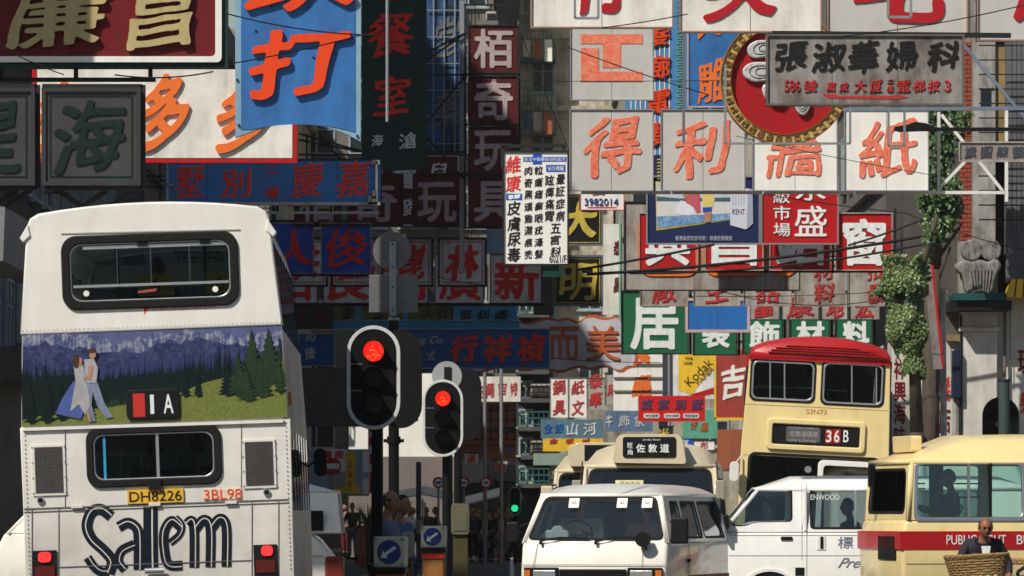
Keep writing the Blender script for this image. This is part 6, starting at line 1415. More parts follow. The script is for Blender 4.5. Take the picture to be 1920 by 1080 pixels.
m = MB().tube((-.3, .3, 0), (-.2, .3, 6), .2, 10, .15).tube((-.2, .3, 6), (.1, .3, 10), .15, 8, .06)
for k in range(8): m.tube((-.2 + .02 * k, .3, 5.6 + .5 * k), (rl.uniform(-.5, .4), rl.uniform(-.2, .5), 6.4 + .45 * k), .05, 6, .02)
m.build('trunk', bark, bt, smooth=True)
def f_b():
    k = rl.randrange(16); r_ = random.Random(k * 7 + 3); c = Vector((r_.uniform(-.25, .2), r_.uniform(-.2, .3), r_.uniform(6.7, 9.6)))
    v = Vector((rl.gauss(0, 1), rl.gauss(0, 1), rl.gauss(0, 1))).normalized() * rl.random() ** .5
    return c + Vector((v.x * .32, v.y * .3, v.z * .40 - .1))
leaves('crown_leaves', 4500, f_b, .10, leafB, bt, .6)
pl = thing('potted_palm', P(690, 1010, 66), 'small spiky plant standing beside the thick signal pole on the left', 'plant')
m = MB()
for k in range(26): a = rl.uniform(0, 6.28); e = rl.uniform(.2, 1.3); L_ = .75; p = Vector((0, 0, .35)); q = p + Vector((math.cos(a) * math.cos(e), math.sin(a) * math.cos(e), math.sin(e))) * L_; m.tube(p, q, .03, 4, .004)
m.build('fronds', leafB, pl); MB().tube((0, 0, -.85), (0, 0, .4), .05).build('stem', bark, pl); MB().tube((0, 0, -1.2), (0, 0, -.75), .2, 12, .26).build('pot', brickred, pl)

# ------------------------------------------------------------------ traffic signals and road signs
boardb = M('signal_black', (.006, .0065, .007), .6, .3, spec=.1)
sigw = M('signal_white_edge', (.62, .62, .60), .5, .4)
def pill(w, h, n=14):
    r = w / 2; out = []
    for i in range(n + 1): t = math.pi * i / n; out.append((r * math.cos(t), h / 2 - r + r * math.sin(t)))
    for i in range(n + 1): t = math.pi + math.pi * i / n; out.append((r * math.cos(t), -h / 2 + r + r * math.sin(t)))
    return out
siglens = None
def lens_mat():
    m = bpy.data.materials.new('lit_signal_red'); m.use_nodes = True; N = m.node_tree.nodes; L = m.node_tree.links; b = N['Principled BSDF']
    tc = N.new('ShaderNodeTexCoord'); v = N.new('ShaderNodeTexVoronoi'); v.inputs['Scale'].default_value = 34; L.new(tc.outputs['Object'], v.inputs[0])
    gr = N.new('ShaderNodeTexGradient'); gr.gradient_type = 'SPHERICAL'; mp = N.new('ShaderNodeMapping'); mp.inputs['Scale'].default_value = (8, 8, 8); L.new(tc.outputs['Object'], mp.inputs[0]); L.new(mp.outputs[0], gr.inputs[0])
    r = N.new('ShaderNodeValToRGB'); r.color_ramp.elements[0].position = .15; r.color_ramp.elements[0].color = (1, .34, .04, 1); r.color_ramp.elements[1].position = .46; r.color_ramp.elements[1].color = (.75, .012, .008, 1)
    L.new(v.outputs['Distance'], r.inputs[0]); mx = N.new('ShaderNodeMix'); mx.data_type = 'RGBA'; L.new(gr.outputs[1], mx.inputs[0]); mx.inputs[6].default_value = (.75, .012, .008, 1); L.new(r.outputs[0], mx.inputs[7])
    L.new(mx.outputs[2], b.inputs['Emission Color']); b.inputs['Emission Strength'].default_value = 1.25; b.inputs['Base Color'].default_value = (.3, .01, .01, 1)
    return m
litred = lens_mat(); deadlens = M('dark_signal_lens', (.004, .005, .005), .3, .2, spec=.2); litgreen = EM('lit_green', (.02, .55, .25), 1.4)
def signal(rect, s, label, pole_px=None, rz=0, lit=0, pole_top=None, litm=None, w=None, rimw=.03, face=True, pole_r=.06):
    x0, y0, x1, y1 = rect; cx = (x0 + x1) / 2
    r = thing('traffic_signal', (X(cx, s), F / s, 0), label, 'traffic light')
    w = w or (x1 - x0) / s; h = (y1 - y0) / s; zc = Z((y0 + y1) / 2, s)
    T = Matrix.Translation((0, 0, zc)) @ Matrix.Rotation(rz, 4, 'Z')
    def pl_(nm, pts, holes, th, mt, y, bev=0, par=r):
        me = curve_mesh([pts] + holes, th / 2 - bev, bev); me.transform(T @ Matrix.Translation((0, y, 0)) @ XZ @ Matrix.Translation((0, 0, -th / 2))); return link(nm, me, mt, par)
    pl_('backing_board', pill(w, h), [], .02, boardb, 0)
    if face: pl_('white_border', pill(w, h), [pill(w - rimw * 2, h - rimw * 2)], .03, sigw, -.012, .004)
    m = MB().box(-w * .27, w * .27, .02, .22, -h * .43, h * .43, T=T); m.build('housing', boardb, r, bevel=.02)
    if face:
        for k in (1, 0, -1):
            cz_ = h * .255 * k + h * .0; rad = .095
            mt = (litm or litred) if (lit and k == lit) else deadlens
            me = curve_mesh([[(rad * math.cos(i / 12 * math.pi), rad * math.sin(i / 12 * math.pi)) for i in range(24)]], .012, .01); me.transform(XZ)
            o = link('lens', me, mt, r); o.matrix_local = T @ Matrix.Translation((0, -.03, cz_))
            m = MB(); n = 18; vs = []; fs = []
            for i in range(n + 1):
                a = R(-25) + R(230) * i / n; ca, sa = math.cos(a), math.sin(a); dp = -.16 - .06 * max(0, sa)
                for rr_, yy in ((rad * 1.12, -.012), (rad * 1.12, dp), (rad * 1.2, dp), (rad * 1.2, -.012)): vs.append(T @ Vector((rr_ * ca, yy, cz_ + rr_ * sa)))
            for i in range(n): b_ = i * 4; fs += [(b_ + j, b_ + (j + 1) % 4, b_ + 4 + (j + 1) % 4, b_ + 4 + j) for j in range(3)]
            m.add(vs, fs).build('visor', boardb, r)
        for k in (.128, -.128): pl_('board_joint', [(-w / 2 + .01, h * k), (-w * .22, h * k), (-w * .22, h * k + .008), (-w / 2 + .01, h * k + .008)], [], .004, galv, -.004)
    else:
        for k in (1, 0, -1): MB().box(-.02, .1, .1, .26, h * .255 * k - .02, h * .255 * k + .02, T=T).build('clip', galv, r)
    if pole_px is not None:
        xp = (pole_px - cx) / s; zt_ = Z(pole_top, s) if pole_top is not None else zc + h * .3
        MB().tube((xp, .3, 0), (xp, .3, zt_), pole_r, 16).build('pole', boardb, r, smooth=False); MB().box(xp - .03, xp + .03, .15, .3, zc - .05, zc + .05).box(xp - .03, xp + .03, .15, .3, zc + h * .28, zc + h * .28 + .06).build('clamp', steel, r)
    return r
signal((651, 611, 750, 805), 185, 'larger of the two white rimmed traffic lights showing red', 706, lit=1)
signal((708, 618, 793, 803), 172, 'traffic light head seen from behind, half hidden by the large red one', None, rz=R(-20), face=False)
signal((793, 712, 868, 856), 136, 'smaller of the two white rimmed traffic lights showing red', 837, lit=1, rimw=.028)
signal((838, 690, 905, 828), 128, 'traffic light head seen from behind next to the smaller red one', 858, rz=R(-25), face=False, pole_r=.055)
signal((1842, 744, 1911, 885), 125, 'back of a traffic light on a grey pole standing above the right minibus roof', None, face=False)
g = thing('signal_pole', (X(1879, 126), F / 126 - .35, 0), 'grey capped pole in front of the black signal back at the right', 'pole')
MB().tube((0, 0, 0), (0, 0, Z(714, 126)), .085, 18).build('shaft', M('green_grey_pole', (.045, .065, .06), .5, .4), g); MB().tube((0, 0, Z(716, 126)), (0, 0, Z(712, 126)), .095, 18).build('cap', steel, g); MB().box(-.11, .11, -.02, .2, Z(800, 126), Z(792, 126)).build('clamp', steel, g)
signal((954, 913, 976, 966), 62, 'tiny far traffic light showing green between the grey poles', 966, lit=-1, litm=litgreen, rimw=.01)
# back of round and square signs on the tall pole
sb = thing('road_sign', (X(738, 160), F / 160, 0), 'backs of a round and a square road sign stacked on a tall pole', 'road sign')
signg = M('sign_back_grey', (.16, .16, .165), .45, .5, .3, streak=False, scale=2)
zz = lambda py: Z(py, 160)
MB().disc(((735 - 738) / 160, zz(470)), 36 / 160, .02, .04, 40).build('round_plate', signg, sb); MB().box(-46 / 160, 45 / 160, .015, .035, zz(586), zz(515)).build('square_plate', signg, sb, bevel=.008)
MB().box(-.05, .03, -.03, .02, zz(592), zz(453)).build('channel_bar', galv, sb)
m = MB()
for y in (458, 500, 538, 582): m.tube((-.01, -.04, zz(y)), (-.01, -.028, zz(y)), .012, 8)
m.build('bolts', steel, sb); MB().tube((0, .1, 0), (0, .1, zz(588)), .062, 16).build('pole', boardb, sb); MB().tube((0, .1, zz(600)), (0, .1, zz(585)), .07, 16, .05).build('pole_cap', galv, sb); MB().tube((-.12, .1, zz(826)), (.12, .1, zz(826)), .02).tube((0, .1, zz(832)), (0, .1, zz(818)), .08, 16).build('clamp', boardb, sb)
rs2 = thing('road_sign', (X(838, 131), F / 131, 0), 'back of a small round road sign with a dark slot above the smaller traffic light', 'road sign')
MB().disc((0, Z(705, 131)), 28 / 131, .0, .02, 32).build('round_plate', M('pale_sign_back', (.34, .34, .35), .45, .4), rs2); MB().box(-.04, .06, -.02, .0, Z(716, 131), Z(688, 131)).build('bracket_slot', blackp, rs2); MB().tube((.03, .1, 0), (.03, .1, Z(690, 131)), .05).build('pole', boardb, rs2)
for x, s_, la in ((822, 70, 'left'), (869, 71, 'middle'), (911, 69, 'right')):
    r = thing('no_entry_sign', (X(x, s_), F / s_, 0), {'left': 'small far round red ringed sign left of the two black signal poles', 'middle': 'small far round red ringed sign just right of the two black signal poles', 'right': 'dim far round red ringed sign on the grey pole'}[la], 'road sign', group='far round red ringed signs')
    MB().disc((0, Z(905, s_)), 11 / s_, 0, .02, 24).build('red_disc', redp, r); MB().disc((0, Z(905, s_)), 7.5 / s_, -.008, 0, 24).build('white_disc', whiteb, r); MB().box(-.07, .07, -.014, -.008, Z(907, s_), Z(903, s_)).build('bar', inkb, r); MB().tube((0, .05, 0), (0, .05, Z(900, s_)), .03).build('pole', galv, r)
bbrown = M('bollard_orange', (.24, .10, .02), .5, .6)
def arrowbox(rect, s, body, label, tilt=0, bx_=None):
    x0, y0, x1, y1 = rect; cx = (x0 + x1) / 2
    r = thing('arrow_bollard', (X(cx, s), F / s, 0), label, 'bollard', rz=R(-10), ry=tilt)
    w = (x1 - x0) / s / 2; za, zb_ = Z(y1, s), Z(y0, s)
    MB().prism([(-w * .98, za), (w * .95, za), (w, zb_), (-w, zb_)], 0, .2).build('light_box', M('bollard_cream', (.62, .58, .42), .45, .5, scale=2), r, bevel=.02); zc = (za + zb_) / 2; rd = w * .74
    MB().disc((0, zc), rd, -.012, .0, 36).build('blue_disc', M('bollard_blue', (.015, .045, .22), .4, .3), r)
    a = [(-.62, -.5), (-.12, -.42), (-.25, -.26), (.62, .34), (.46, .56), (-.42, -.06), (-.52, .12)]
    a = [(-.66, -.48), (-.10, -.50), (-.24, -.30), (.64, .30), (.50, .52), (-.38, -.08), (-.50, .14)]
    plate('white_arrow', [(p * rd, zc + q * rd) for p, q in a], [], .004, whiteb, r, y=-.016)
    m = MB()
    for i in (-1, 1):
        for j in (-1, 1): m.disc((i * w * .84, zc + j * (zb_ - za) * .42), .022, -.012, 0, 10)
    o = m.build('corner_screws', galv, r); o['kind'] = 'stuff'
    MB().prism([(-w * .92, 0), (w * .92, 0), (w * .9, za - .01), (-w * .9, za - .01)], .02, .19).build('pedestal', body, r, bevel=.02); MB().box(-w, w, -.01, .21, za - .06, za).build('black_band', black, r, bevel=.01); MB().box(-w * .9, w * .9, .0, .02, za - .13, za - .08).build('red_reflector', brred, r)
    return r
arrowbox((699, 1006, 760, 1064), 188, bbrown, 'larger cream bollard box with blue disc and white arrow, nearest the thick black pole')
arrowbox((788, 986, 834, 1027), 150, bbrown, 'cream bollard box with blue disc and white arrow, smaller one beside the right black poles')
for x0, y0, x1, y1, s_, mt, la in ((752, 997, 776, 1046, 170, M('grey_box_paint', (.35, .35, .31), .6, .5), 'grey cabinet right behind the larger arrow bollard'), (846, 944, 880, 1003, 146, M('pale_olive_box', (.12, .115, .07), .6, .5), 'pale olive round topped cabinet right behind the black signal poles')):
    r = thing('control_cabinet', (X((x0 + x1) / 2, s_), F / s_, 0), la, 'cabinet'); w = (x1 - x0) / s_ / 2
    MB().prism(rpoly([(-w, Z(y1, s_)), (w, Z(y1, s_)), (w, Z(y0, s_)), (-w, Z(y0, s_))], .05), 0, .25).build('box', mt, r, bevel=.01); MB().box(-w * .8, w * .8, .04, .2, 0, Z(y1, s_)).build('base', bbrown if s_ > 150 else M('olive_base', (.06, .055, .02), .6, .5), r); MB().box(-w * .7, w * .7, -.01, 0, Z(y1 - 8, s_), Z(y0 + 14, s_)).build('door_panel', mt, r)
# far poles
for x, s_, yt_, la in ((909, 62, 660, 'thin grey lamp post, left of the far pair'), (940, 63, 640, 'thin grey lamp post, right of the far pair, with a banner clip'), (785, 68, 866, 'short blue grey post between the two arrow bollards'), (726, 168, -30, None)):
    if la is None: continue
    r = thing('lamp_post', (X(x, s_), F / s_, 0), la, 'pole'); MB().tube((0, 0, 0), (0, 0, Z(yt_, s_)), .075 if s_ > 66 else .055, 12).build('shaft', galv if s_ < 66 else M('blue_grey_post', (.04, .05, .09), .5, .4), r); MB().tube((0, 0, Z(1000, s_)), (0, 0, Z(975, s_)), .085, 12).build('paper_sleeve', dirtyw, r)
pp = thing('hanging_pipe', P(726, 228, 172), 'thin grey pipe hanging in front of the dark green sign', 'pipe'); MB().tube((0, 0, 0), (0, 0, 1.6), .017, 8).build('tube', galv, pp); MB().tube((0, 0, 1.6), (0, .2, 3), .017, 8).build('upper_tube', galv, pp)
pp = thing('hanging_pipe', P(1282, 268, 142), 'grey square post hanging down over the second wallpaper panel', 'pipe'); MB().box(-.018, .018, 0, .04, 0, 3.2).build('tube', M('purple_grey', (.14, .13, .15), .5, .4), pp)
pp = thing('iron_bracket', P(1800, 245, 128), 'black iron arm reaching in from the right with a wrapped end over the paper panel', 'bracket'); MB().bar((-.8, 0, .02), (2, 0, .02), .055).build('arm', black, pp); MB().prism([(-.98, .02), (-.95, .06), (-.8, .08), (-.66, .13), (-.5, .11), (-.36, .05), (-.36, -.0), (-.9, -.02)], -.04, .04).build('wrapped_end', black, pp, bevel=.01)
pp = thing('iron_bracket', P(1760, 205, 136), 'long blue grey steel rail behind the clinic sign running off to the right', 'bracket'); MB().bar((-1.3, 0, 0), (2, 0, .02), .05).build('rail', M('blue_grey_rail', (.16, .20, .26), .5, .4), pp); MB().bar((.0, .02, 1.3), (1.6, .02, -.6), .04).build('brace', M('blue_grey_rail', (.16, .20, .26)), pp)

# market stalls far behind
for (x0, x1, s_, y0, y1, la) in ((700, 800, 58, 942, 924, 'market stall with a pale sloping canopy, left of the black poles'), (790, 850, 60, 925, 936, 'market stall with a flat pale canopy behind the black poles'), (872, 942, 57, 945, 927, 'far market stall with a thin sloping canopy by the grey lamp posts')):
    r = thing('market_stall', (X((x0 + x1) / 2, s_), F / s_, 0), la, 'stall'); w = (x1 - x0) / s_ / 2; za, zb_ = Z(y0, s_), Z(y1, s_)
    m = MB().add([(-w, -.6, za), (w, -.6, zb_), (w, 1.2, zb_ + .25), (-w, 1.2, za + .25), (-w, -.6, za - .05), (w, -.6, zb_ - .05), (w, 1.2, zb_ + .2), (-w, 1.2, za + .2)], [(0, 1, 2, 3), (7, 6, 5, 4), (0, 4, 5, 1), (1, 5, 6, 2), (2, 6, 7, 3), (3, 7, 4, 0)]); m.build('canopy', M('pale_canopy', (.55, .53, .46), .7, .4), r)
    for x in (-w + .05, w - .05): MB().tube((x, -.5, 0), (x, -.5, min(za, zb_)), .03).build('pole', galv, r)
    MB().box(-w * .8, w * .8, -.3, .5, .6, .9).build('counter', M('stall_wood', (.15, .09, .05), .8, .5), r)
    for k in range(5): MB().box(-w * .7 + k * w * .3, -w * .7 + k * w * .3 + w * .2, -.2, .3, .9, 1.05 + .1 * (k % 2)).build('goods', (redwhite, dgreen, white, yelp, navy)[k], r)
ob = thing('notice_board', (X(677, 62), F / 62, 0), 'rust orange upright board among the pedestrians left of the thick pole', 'board'); MB().prism([(-.2, 0), (.25, 0), (.18, 1.15), (-.2, 1.2)], 0, .05).build('panel', M('rust_orange', (.30, .08, .03), .7, .5), ob); MB().box(-.16, .14, -.02, 0, .3, .9).build('paper', M('rust_paper', (.35, .13, .06)), ob)
# canopy slab of the corner building at the left edge
cs = thing('concrete_canopy', (-8.2, 78, 0), 'plain grey concrete canopy slab jutting in at the left edge above the bus roof', 'canopy')
MB().add([(-5, 0, 5.15), (1.22, 0, 4.98), (1.22, 6, 4.98), (-5, 6, 5.15), (-5, 0, 6.2), (1.25, 0, 5.72), (1.25, 6, 5.72), (-5, 6, 6.2)], [(0, 3, 2, 1), (4, 5, 6, 7), (0, 1, 5, 4), (1, 2, 6, 5), (2, 3, 7, 6), (3, 0, 4, 7)]).build('slab', M('smooth_grey_slab', (.22, .22, .23), .8, .5, scale=.8), cs)
MB().box(-4, -3.4, 1, 2, 0, 5.1).build('support', conc_g, cs)

# ------------------------------------------------------------------ unseen board added outside the frame to shade the red corner sign
def hung(px0, z0_, px1, z1_, D_, label):
    r = thing('shade_board', ((px0 + px1) / 2, D_, z0_), label, 'sign'); w = (px1 - px0) / 2; h = z1_ - z0_
    MB().box(-w, w, 0, .15, 0, h).build('panel', dirtyw, r); MB().bar((-w, .2, h), (w, .2, h), .05).build('rail', steel, r)
sd = SUN_DIR
def shade(X0, Z0, X1, Z1, D_, t, label): hung(X0 - sd.x * t, Z0 - sd.z * t, X1 - sd.x * t, Z1 - sd.z * t, D_ - sd.y * t, label)
shade(-7.5, 6.6, -4.85, 8.9, F / 160, 5.5, 'unseen board added above the frame to shade the corner red sign')

# ------------------------------------------------------------------ wires
def wire(label, pts, r=.012, sag=.15, name='overhead_wire', mat=None):
    a, b = [P(*p) for p in pts]; root = bpy.data.objects.new(name, None)
    m = MB(); n = 14; prev = None
    for k in range(n + 1):
        t = k / n; p = a.lerp(b, t) - Vector((0, 0, sag * 4 * t * (1 - t))) - a
        if prev is not None: m.tube(prev, p, r, 5)
        prev = p
    bpy.data.objects.remove(root)
    o = m.build(name, mat or black); o.location = a; props(o, label, 'cable', 'overhead wires and cables'); return o
for la, pts, r_, sg in (
    ('thin black wire sagging across the upper part of the tall blue sign', ((420, 24, 172), (700, 66, 172)), .008, .05),
    ('thin black wire crossing the orange character of the tall blue sign', ((440, 118, 173), (690, 62, 171)), .007, .02),
    ('thin black wire slanting over the emblem panel to the right', ((1064, 88, 112), (1330, 178, 111)), .009, .03),
    ('thin black wire level across the emblem panel', ((868, 151, 113), (1350, 151, 113)), .006, .01),
    ('thin grey wire rising over the white top panels', ((1130, 52, 156), (1290, 26, 156)), .007, .01),
    ('thin grey wire rising over the grey top panel', ((1580, 68, 156), (1925, 8, 156)), .007, .04),
    ('thick black cable bundle rising to the right below the cigarette billboard', ((1100, 514, 102), (1800, 430, 102)), .03, .12),
    ('second black cable bundle crossing the red window panels', ((1180, 512, 101), (1790, 445, 101)), .022, .18),
    ('black cable from the golden character panel to the billboard foot', ((1080, 506, 103), (1340, 458, 103)), .024, .02),
    ('thin black wire drooping under the wide blank signboard', ((1350, 545, 95), (1660, 560, 95)), .009, .2),
    ('thin black wire crossing the lower row of red letters at left', ((805, 515, 96), (915, 535, 96)), .008, .03),
    ('thin black wire over the cloud shaped sign', ((975, 665, 78), (1240, 680, 78)), .009, .05),
    ('thin wire from the bracket to the right across the paper panels', ((1380, 255, 112), (1760, 330, 112)), .006, .03),
    ('thin black wire crossing the red supermarket sign', ((1420, 362, 105), (1700, 400, 105)), .009, .02),
    ('thin black wire at upper left over the red corner sign', ((-10, 82, 166), (120, 140, 166)), .007, .02),
    ('black twisted wire hanging under the red corner sign', ((215, 140, 164), (400, 134, 164)), .009, .05),
    ('black cable running behind the white sign post on the right', ((1590, 460, 98), (1800, 380, 98)), .022, .05),
    ('thin wire crossing the building material row', ((1290, 555, 88), (1640, 548, 88)), .008, .04),
    ('thin wire across the upper right wall', ((1700, 400, 105), (1925, 470, 105)), .008, .05),
    ('black wire in front of the cream apartment block', ((975, 60, 100), (1075, 300, 99)), .008, .02)):
    wire(la, pts, r_, sg)
# scaffold of bars left of centre
sc = thing('sign_scaffold', P(700, 290, 102), 'dark steel scaffold of crossed bars behind the tall blue sign', 'frame')
for q in ((560, 250, 700, 290), (560, 290, 880, 290), (560, 262, 760, 300), (575, 250, 575, 300), (600, 255, 640, 300), (680, 256, 820, 288), (700, 150, 876, 60), (250, 300, 320, 350), (255, 330, 330, 330), (300, 300, 300, 390), (540, 385, 720, 385), (240, 350, 560, 352), (330, 352, 400, 384), (440, 352, 400, 384)):
    MB().bar(((q[0] - 700) / 102, 0, (290 - q[1]) / 102), ((q[2] - 700) / 102, 0, (290 - q[3]) / 102), .035).build('bar', steel, sc)
# ------------------------------------------------------------------ people
def skin_mesh(V, E, Rd, sub=1):
    me = bpy.data.meshes.new('k'); me.from_pydata([tuple(v) for v in V], E, []); o = bpy.data.objects.new('k', me); SC.objects.link(o)
    sk = o.modifiers.new('s', 'SKIN'); sk.use_smooth_shade = True; o.modifiers.new('d', 'SUBSURF').levels = sub
    for i, r_ in enumerate(Rd):
        d = me.skin_vertices[0].data[i]; d.radius = r_ if isinstance(r_, tuple) else (r_, r_)
        d.use_root = (i == 0)
    dg = bpy.context.evaluated_depsgraph_get(); dg.update()
    out = bpy.data.meshes.new_from_object(o.evaluated_get(dg)); bpy.data.objects.remove(o); return out
def head_bm(bm, T):
    b2_ = bmesh.new(); bmesh.ops.create_icosphere(b2_, subdivisions=4, radius=1)
    for v in b2_.verts:
        x, y, z = v.co; f = max(0, -y)
        X_ = .074 * x; Y_ = .093 * y; Z_ = .118 * z
        if z < 0: X_ *= 1 - .30 * (-z) ** 1.5; Y_ = Y_ * (1 - .12 * -z) - .006 * -z
        if y > 0 and z < -.2: Y_ *= 1 - .35 * min(1, (-z - .2))
        if f: 
            Y_ -= .024 * f * math.exp(-(x / .16) ** 2) * math.exp(-((z + .12) / .17) ** 2)          # nose
            Y_ += .012 * f * (math.exp(-((abs(x) - .36) / .16) ** 2)) * math.exp(-((z - .10) / .13) ** 2)  # sockets
            Y_ -= .007 * f * math.exp(-((z - .28) / .10) ** 2) * math.exp(-(x / .6) ** 2)           # brow
            Y_ -= .008 * f * math.exp(-(x / .28) ** 2) * math.exp(-((z + .50) / .06) ** 2)          # lips
            Y_ += .004 * f * math.exp(-(x / .30) ** 2) * math.exp(-((z + .56) / .03) ** 2)
            Y_ -= .010 * f * math.exp(-(x / .35) ** 2) * math.exp(-((z + .82) / .12) ** 2)          # chin
        v.co = (X_, Y_, Z_)
    for sx in (-1, 1):
        r = bmesh.ops.create_icosphere(b2_, subdivisions=2, radius=1)
        for v in r['verts']: v.co = (sx * .076 + v.co.x * .010, .012 + v.co.y * .020, -.005 + v.co.z * .032)
    for v in b2_.verts: v.co = T @ v.co
    me = bpy.data.meshes.new('h'); b2_.to_mesh(me); b2_.free(); bm.from_mesh(me)
J0 = dict(pel=(0, 0, .93), sp=(0, .01, 1.12), ch=(0, .02, 1.30), nk=(0, .02, 1.46), hd=(0, -.02, 1.60))
def figure(J, arms, legs, headrot=0, headtilt=0, hair='full', seg=1, k=1.0, stout=1.0):
    """J joints of the trunk; arms/legs = two lists of three joints; returns meshes body, shirt, trousers, hair, shoes"""
    v3_ = lambda t: Vector(t) * k
    V = [v3_(J['pel']), v3_(J['sp']), v3_(J['ch']), v3_(J['nk']), v3_(J['hd'])]; E = [(0, 1), (1, 2), (2, 3), (3, 4)]
    Rd = [(.13 * k, .10 * k), (.12 * k, .09 * k), (.14 * k, .095 * k), .052 * k, .05 * k]
    SV = [V[0], V[1], V[2], V[3] - Vector((0, 0, .035))]; SE = [(0, 1), (1, 2), (2, 3)]; SR = [(.155 * k * stout, .125 * k), (.148 * k * stout, .118 * k), (.165 * k * stout, .12 * k), .068 * k]
    for s_, (sh_, el, wr) in zip((-1, 1), arms):
        sh_, el, wr = v3_(sh_), v3_(el), v3_(wr); n = len(V); V += [sh_, el, wr]; E += [(2, n), (n, n + 1), (n + 1, n + 2)]; Rd += [.050 * k, .036 * k, .026 * k]
        d = (wr - el).normalized(); side_ = d.cross(Vector((0, 1, 0))).normalized() if abs(d.y) < .9 else Vector((1, 0, 0))
        palm = wr + d * .055 * k; V.append(palm); E.append((n + 2, n + 3)); Rd.append((.030 * k, .018 * k))
        fw_ = d.cross(side_)
        for q, (off, ln) in enumerate(((-.030, .065), (-.010, .078), (.010, .074), (.029, .058))):
            b = len(V); curl = fw_ * .02; V += [palm + d * .03 * k + side_ * off * k, palm + (d * (.03 + ln * .55) + side_ * off * 1.1 + curl * .6) * k, palm + (d * (.03 + ln * .9) + side_ * off * 1.1 + curl * 1.8) * k]
            E += [(n + 3, b), (b, b + 1), (b + 1, b + 2)]; Rd += [.0095 * k, .0085 * k, .007 * k]
        b = len(V); V += [wr + (d * .03 + side_ * .035 * -s_) * k, wr + (d * .065 + side_ * .055 * -s_ + fw_ * .015) * k]; E += [(n + 2, b), (b, b + 1)]; Rd += [.011 * k, .009 * k]
        m_ = len(SV); SV += [sh_, el, wr - d * .06 * k]; SE += [(2, m_), (m_, m_ + 1), (m_ + 1, m_ + 2)]; SR += [.072 * k, .054 * k, .043 * k]
    TV = [V[0]]; TE = []; TR = [(.152 * k * stout, .122 * k)]
    shoe = MB()
    for (hp, kn, an) in legs:
        hp, kn, an = v3_(hp), v3_(kn), v3_(an); n = len(V); V += [hp, kn, an]; E += [(0, n), (n, n + 1), (n + 1, n + 2)]; Rd += [.075 * k, .052 * k, .036 * k]
        f_ = an + Vector((0, -.10, -.045)) * k; V.append(f_); E.append((n + 2, n + 3)); Rd.append(.03 * k)
        m_ = len(TV); TV += [hp, kn, an + Vector((0, 0, .02))]; TE += [(0, m_), (m_, m_ + 1), (m_ + 1, m_ + 2)]; TR += [.098 * k, .075 * k, .062 * k]
        shoe.box(an.x - .045 * k, an.x + .045 * k, an.y - .19 * k, an.y + .06 * k, an.z - .08 * k, an.z - .0 * k)
    body = skin_mesh(V, E, Rd, seg); shirt = skin_mesh(SV, SE, SR, seg); trs = skin_mesh(TV, TE, TR, seg)
    T = Matrix.Translation(V[4] + Vector((0, -.005, .02)) * k) @ Matrix.Rotation(headrot, 4, 'Z') @ Matrix.Rotation(headtilt, 4, 'X') @ Matrix.Scale(k * 1.0, 4)
    bm = bmesh.new(); bm.from_mesh(body); head_bm(bm, T); bm.to_mesh(body); bm.free(); body.shade_smooth()
    hb_ = bmesh.new(); bmesh.ops.create_icosphere(hb_, subdivisions=3, radius=1)
    kill = []
    for v in hb_.verts:
        x, y, z = v.co
        bald = hair == 'bald'
        lim = (.05 if y > 0 else .30 - .25 * y * 0 + .35 * (-y)) if not bald else -.35
        if z < (-.45 if y > .1 else lim if not bald else (-.12 if y < .05 else -.5)) or (bald and (z > .45 + .25 * y or y < -.45)): kill.append(v)
        rr_ = (1.13 if bald else 1.07) + .03 * noise.noise(Vector((x * 3, y * 3, z * 3)))
        v.co = T @ Vector((.074 * x * rr_, .004 + .093 * y * rr_, .118 * z * rr_))
    bmesh.ops.delete(hb_, geom=kill, context='VERTS'); hm = bpy.data.meshes.new('hair'); hb_.to_mesh(hm); hb_.free(); hm.shade_smooth()
    return body, shirt, trs, hm, shoe, T
def mk(root, fig_, shirtm, trm, skm=None, haircol=None, face=False):
    body, shirt, trs, hm, shoe, T = fig_
    def L_(nm, me, mt):
        o = bpy.data.objects.new(nm, me); COL.objects.link(o); o.parent = root
        if not len(me.materials): me.materials.append(mt)
        o.material_slots[0].link = 'OBJECT'; o.material_slots[0].material = mt; return o
    L_('body', body, skm or skinm); L_('shirt', shirt, shirtm); L_('trousers', trs, trm); L_('hair', hm, haircol or hairm)
    if not isinstance(shoe, bpy.types.Mesh): me = bpy.data.meshes.new('shoes'); me.from_pydata(shoe.v, [], shoe.f); shoe = me
    L_('shoes', shoe, black)
    if face:
        for sx in (-1, 1):
            m = MB(); m.box(sx * .027 - .013, sx * .027 + .013, -.088, -.080, .006, .017); m.v = [tuple(T @ Vector(v)) for v in m.v]; m.build('eye', ink, root)
            m = MB(); m.box(sx * .028 - .018, sx * .028 + .018, -.096, -.086, .028, .036); m.v = [tuple(T @ Vector(v)) for v in m.v]; m.build('eyebrow', haircol or hairm, root)
        m = MB(); m.box(-.024, .024, -.1, -.088, -.064, -.058); m.v = [tuple(T @ Vector(v)) for v in m.v]; m.build('mouth', M('lip', (.16, .05, .04), .5), root)
    return (body, shirt, trs, hm, shoe, T)
arms_down = [[(-.19, .02, 1.38), (-.24, .03, 1.12), (-.23, -.05, .88)], [(.19, .02, 1.38), (.24, .03, 1.12), (.23, -.05, .88)]]
legs_st = [[(-.09, 0, .88), (-.10, -.01, .49), (-.10, .02, .09)], [(.09, 0, .88), (.10, -.01, .49), (.10, .02, .09)]]
legs_wk = [[(-.09, 0, .88), (-.10, -.12, .50), (-.10, -.18, .10)], [(.09, 0, .88), (.10, -.02, .49), (.10, .24, .14)]]
arms_wk = [[(-.19, .02, 1.38), (-.23, .12, 1.14), (-.22, .05, .90)], [(.19, .02, 1.38), (.23, -.06, 1.13), (.22, -.24, .96)]]
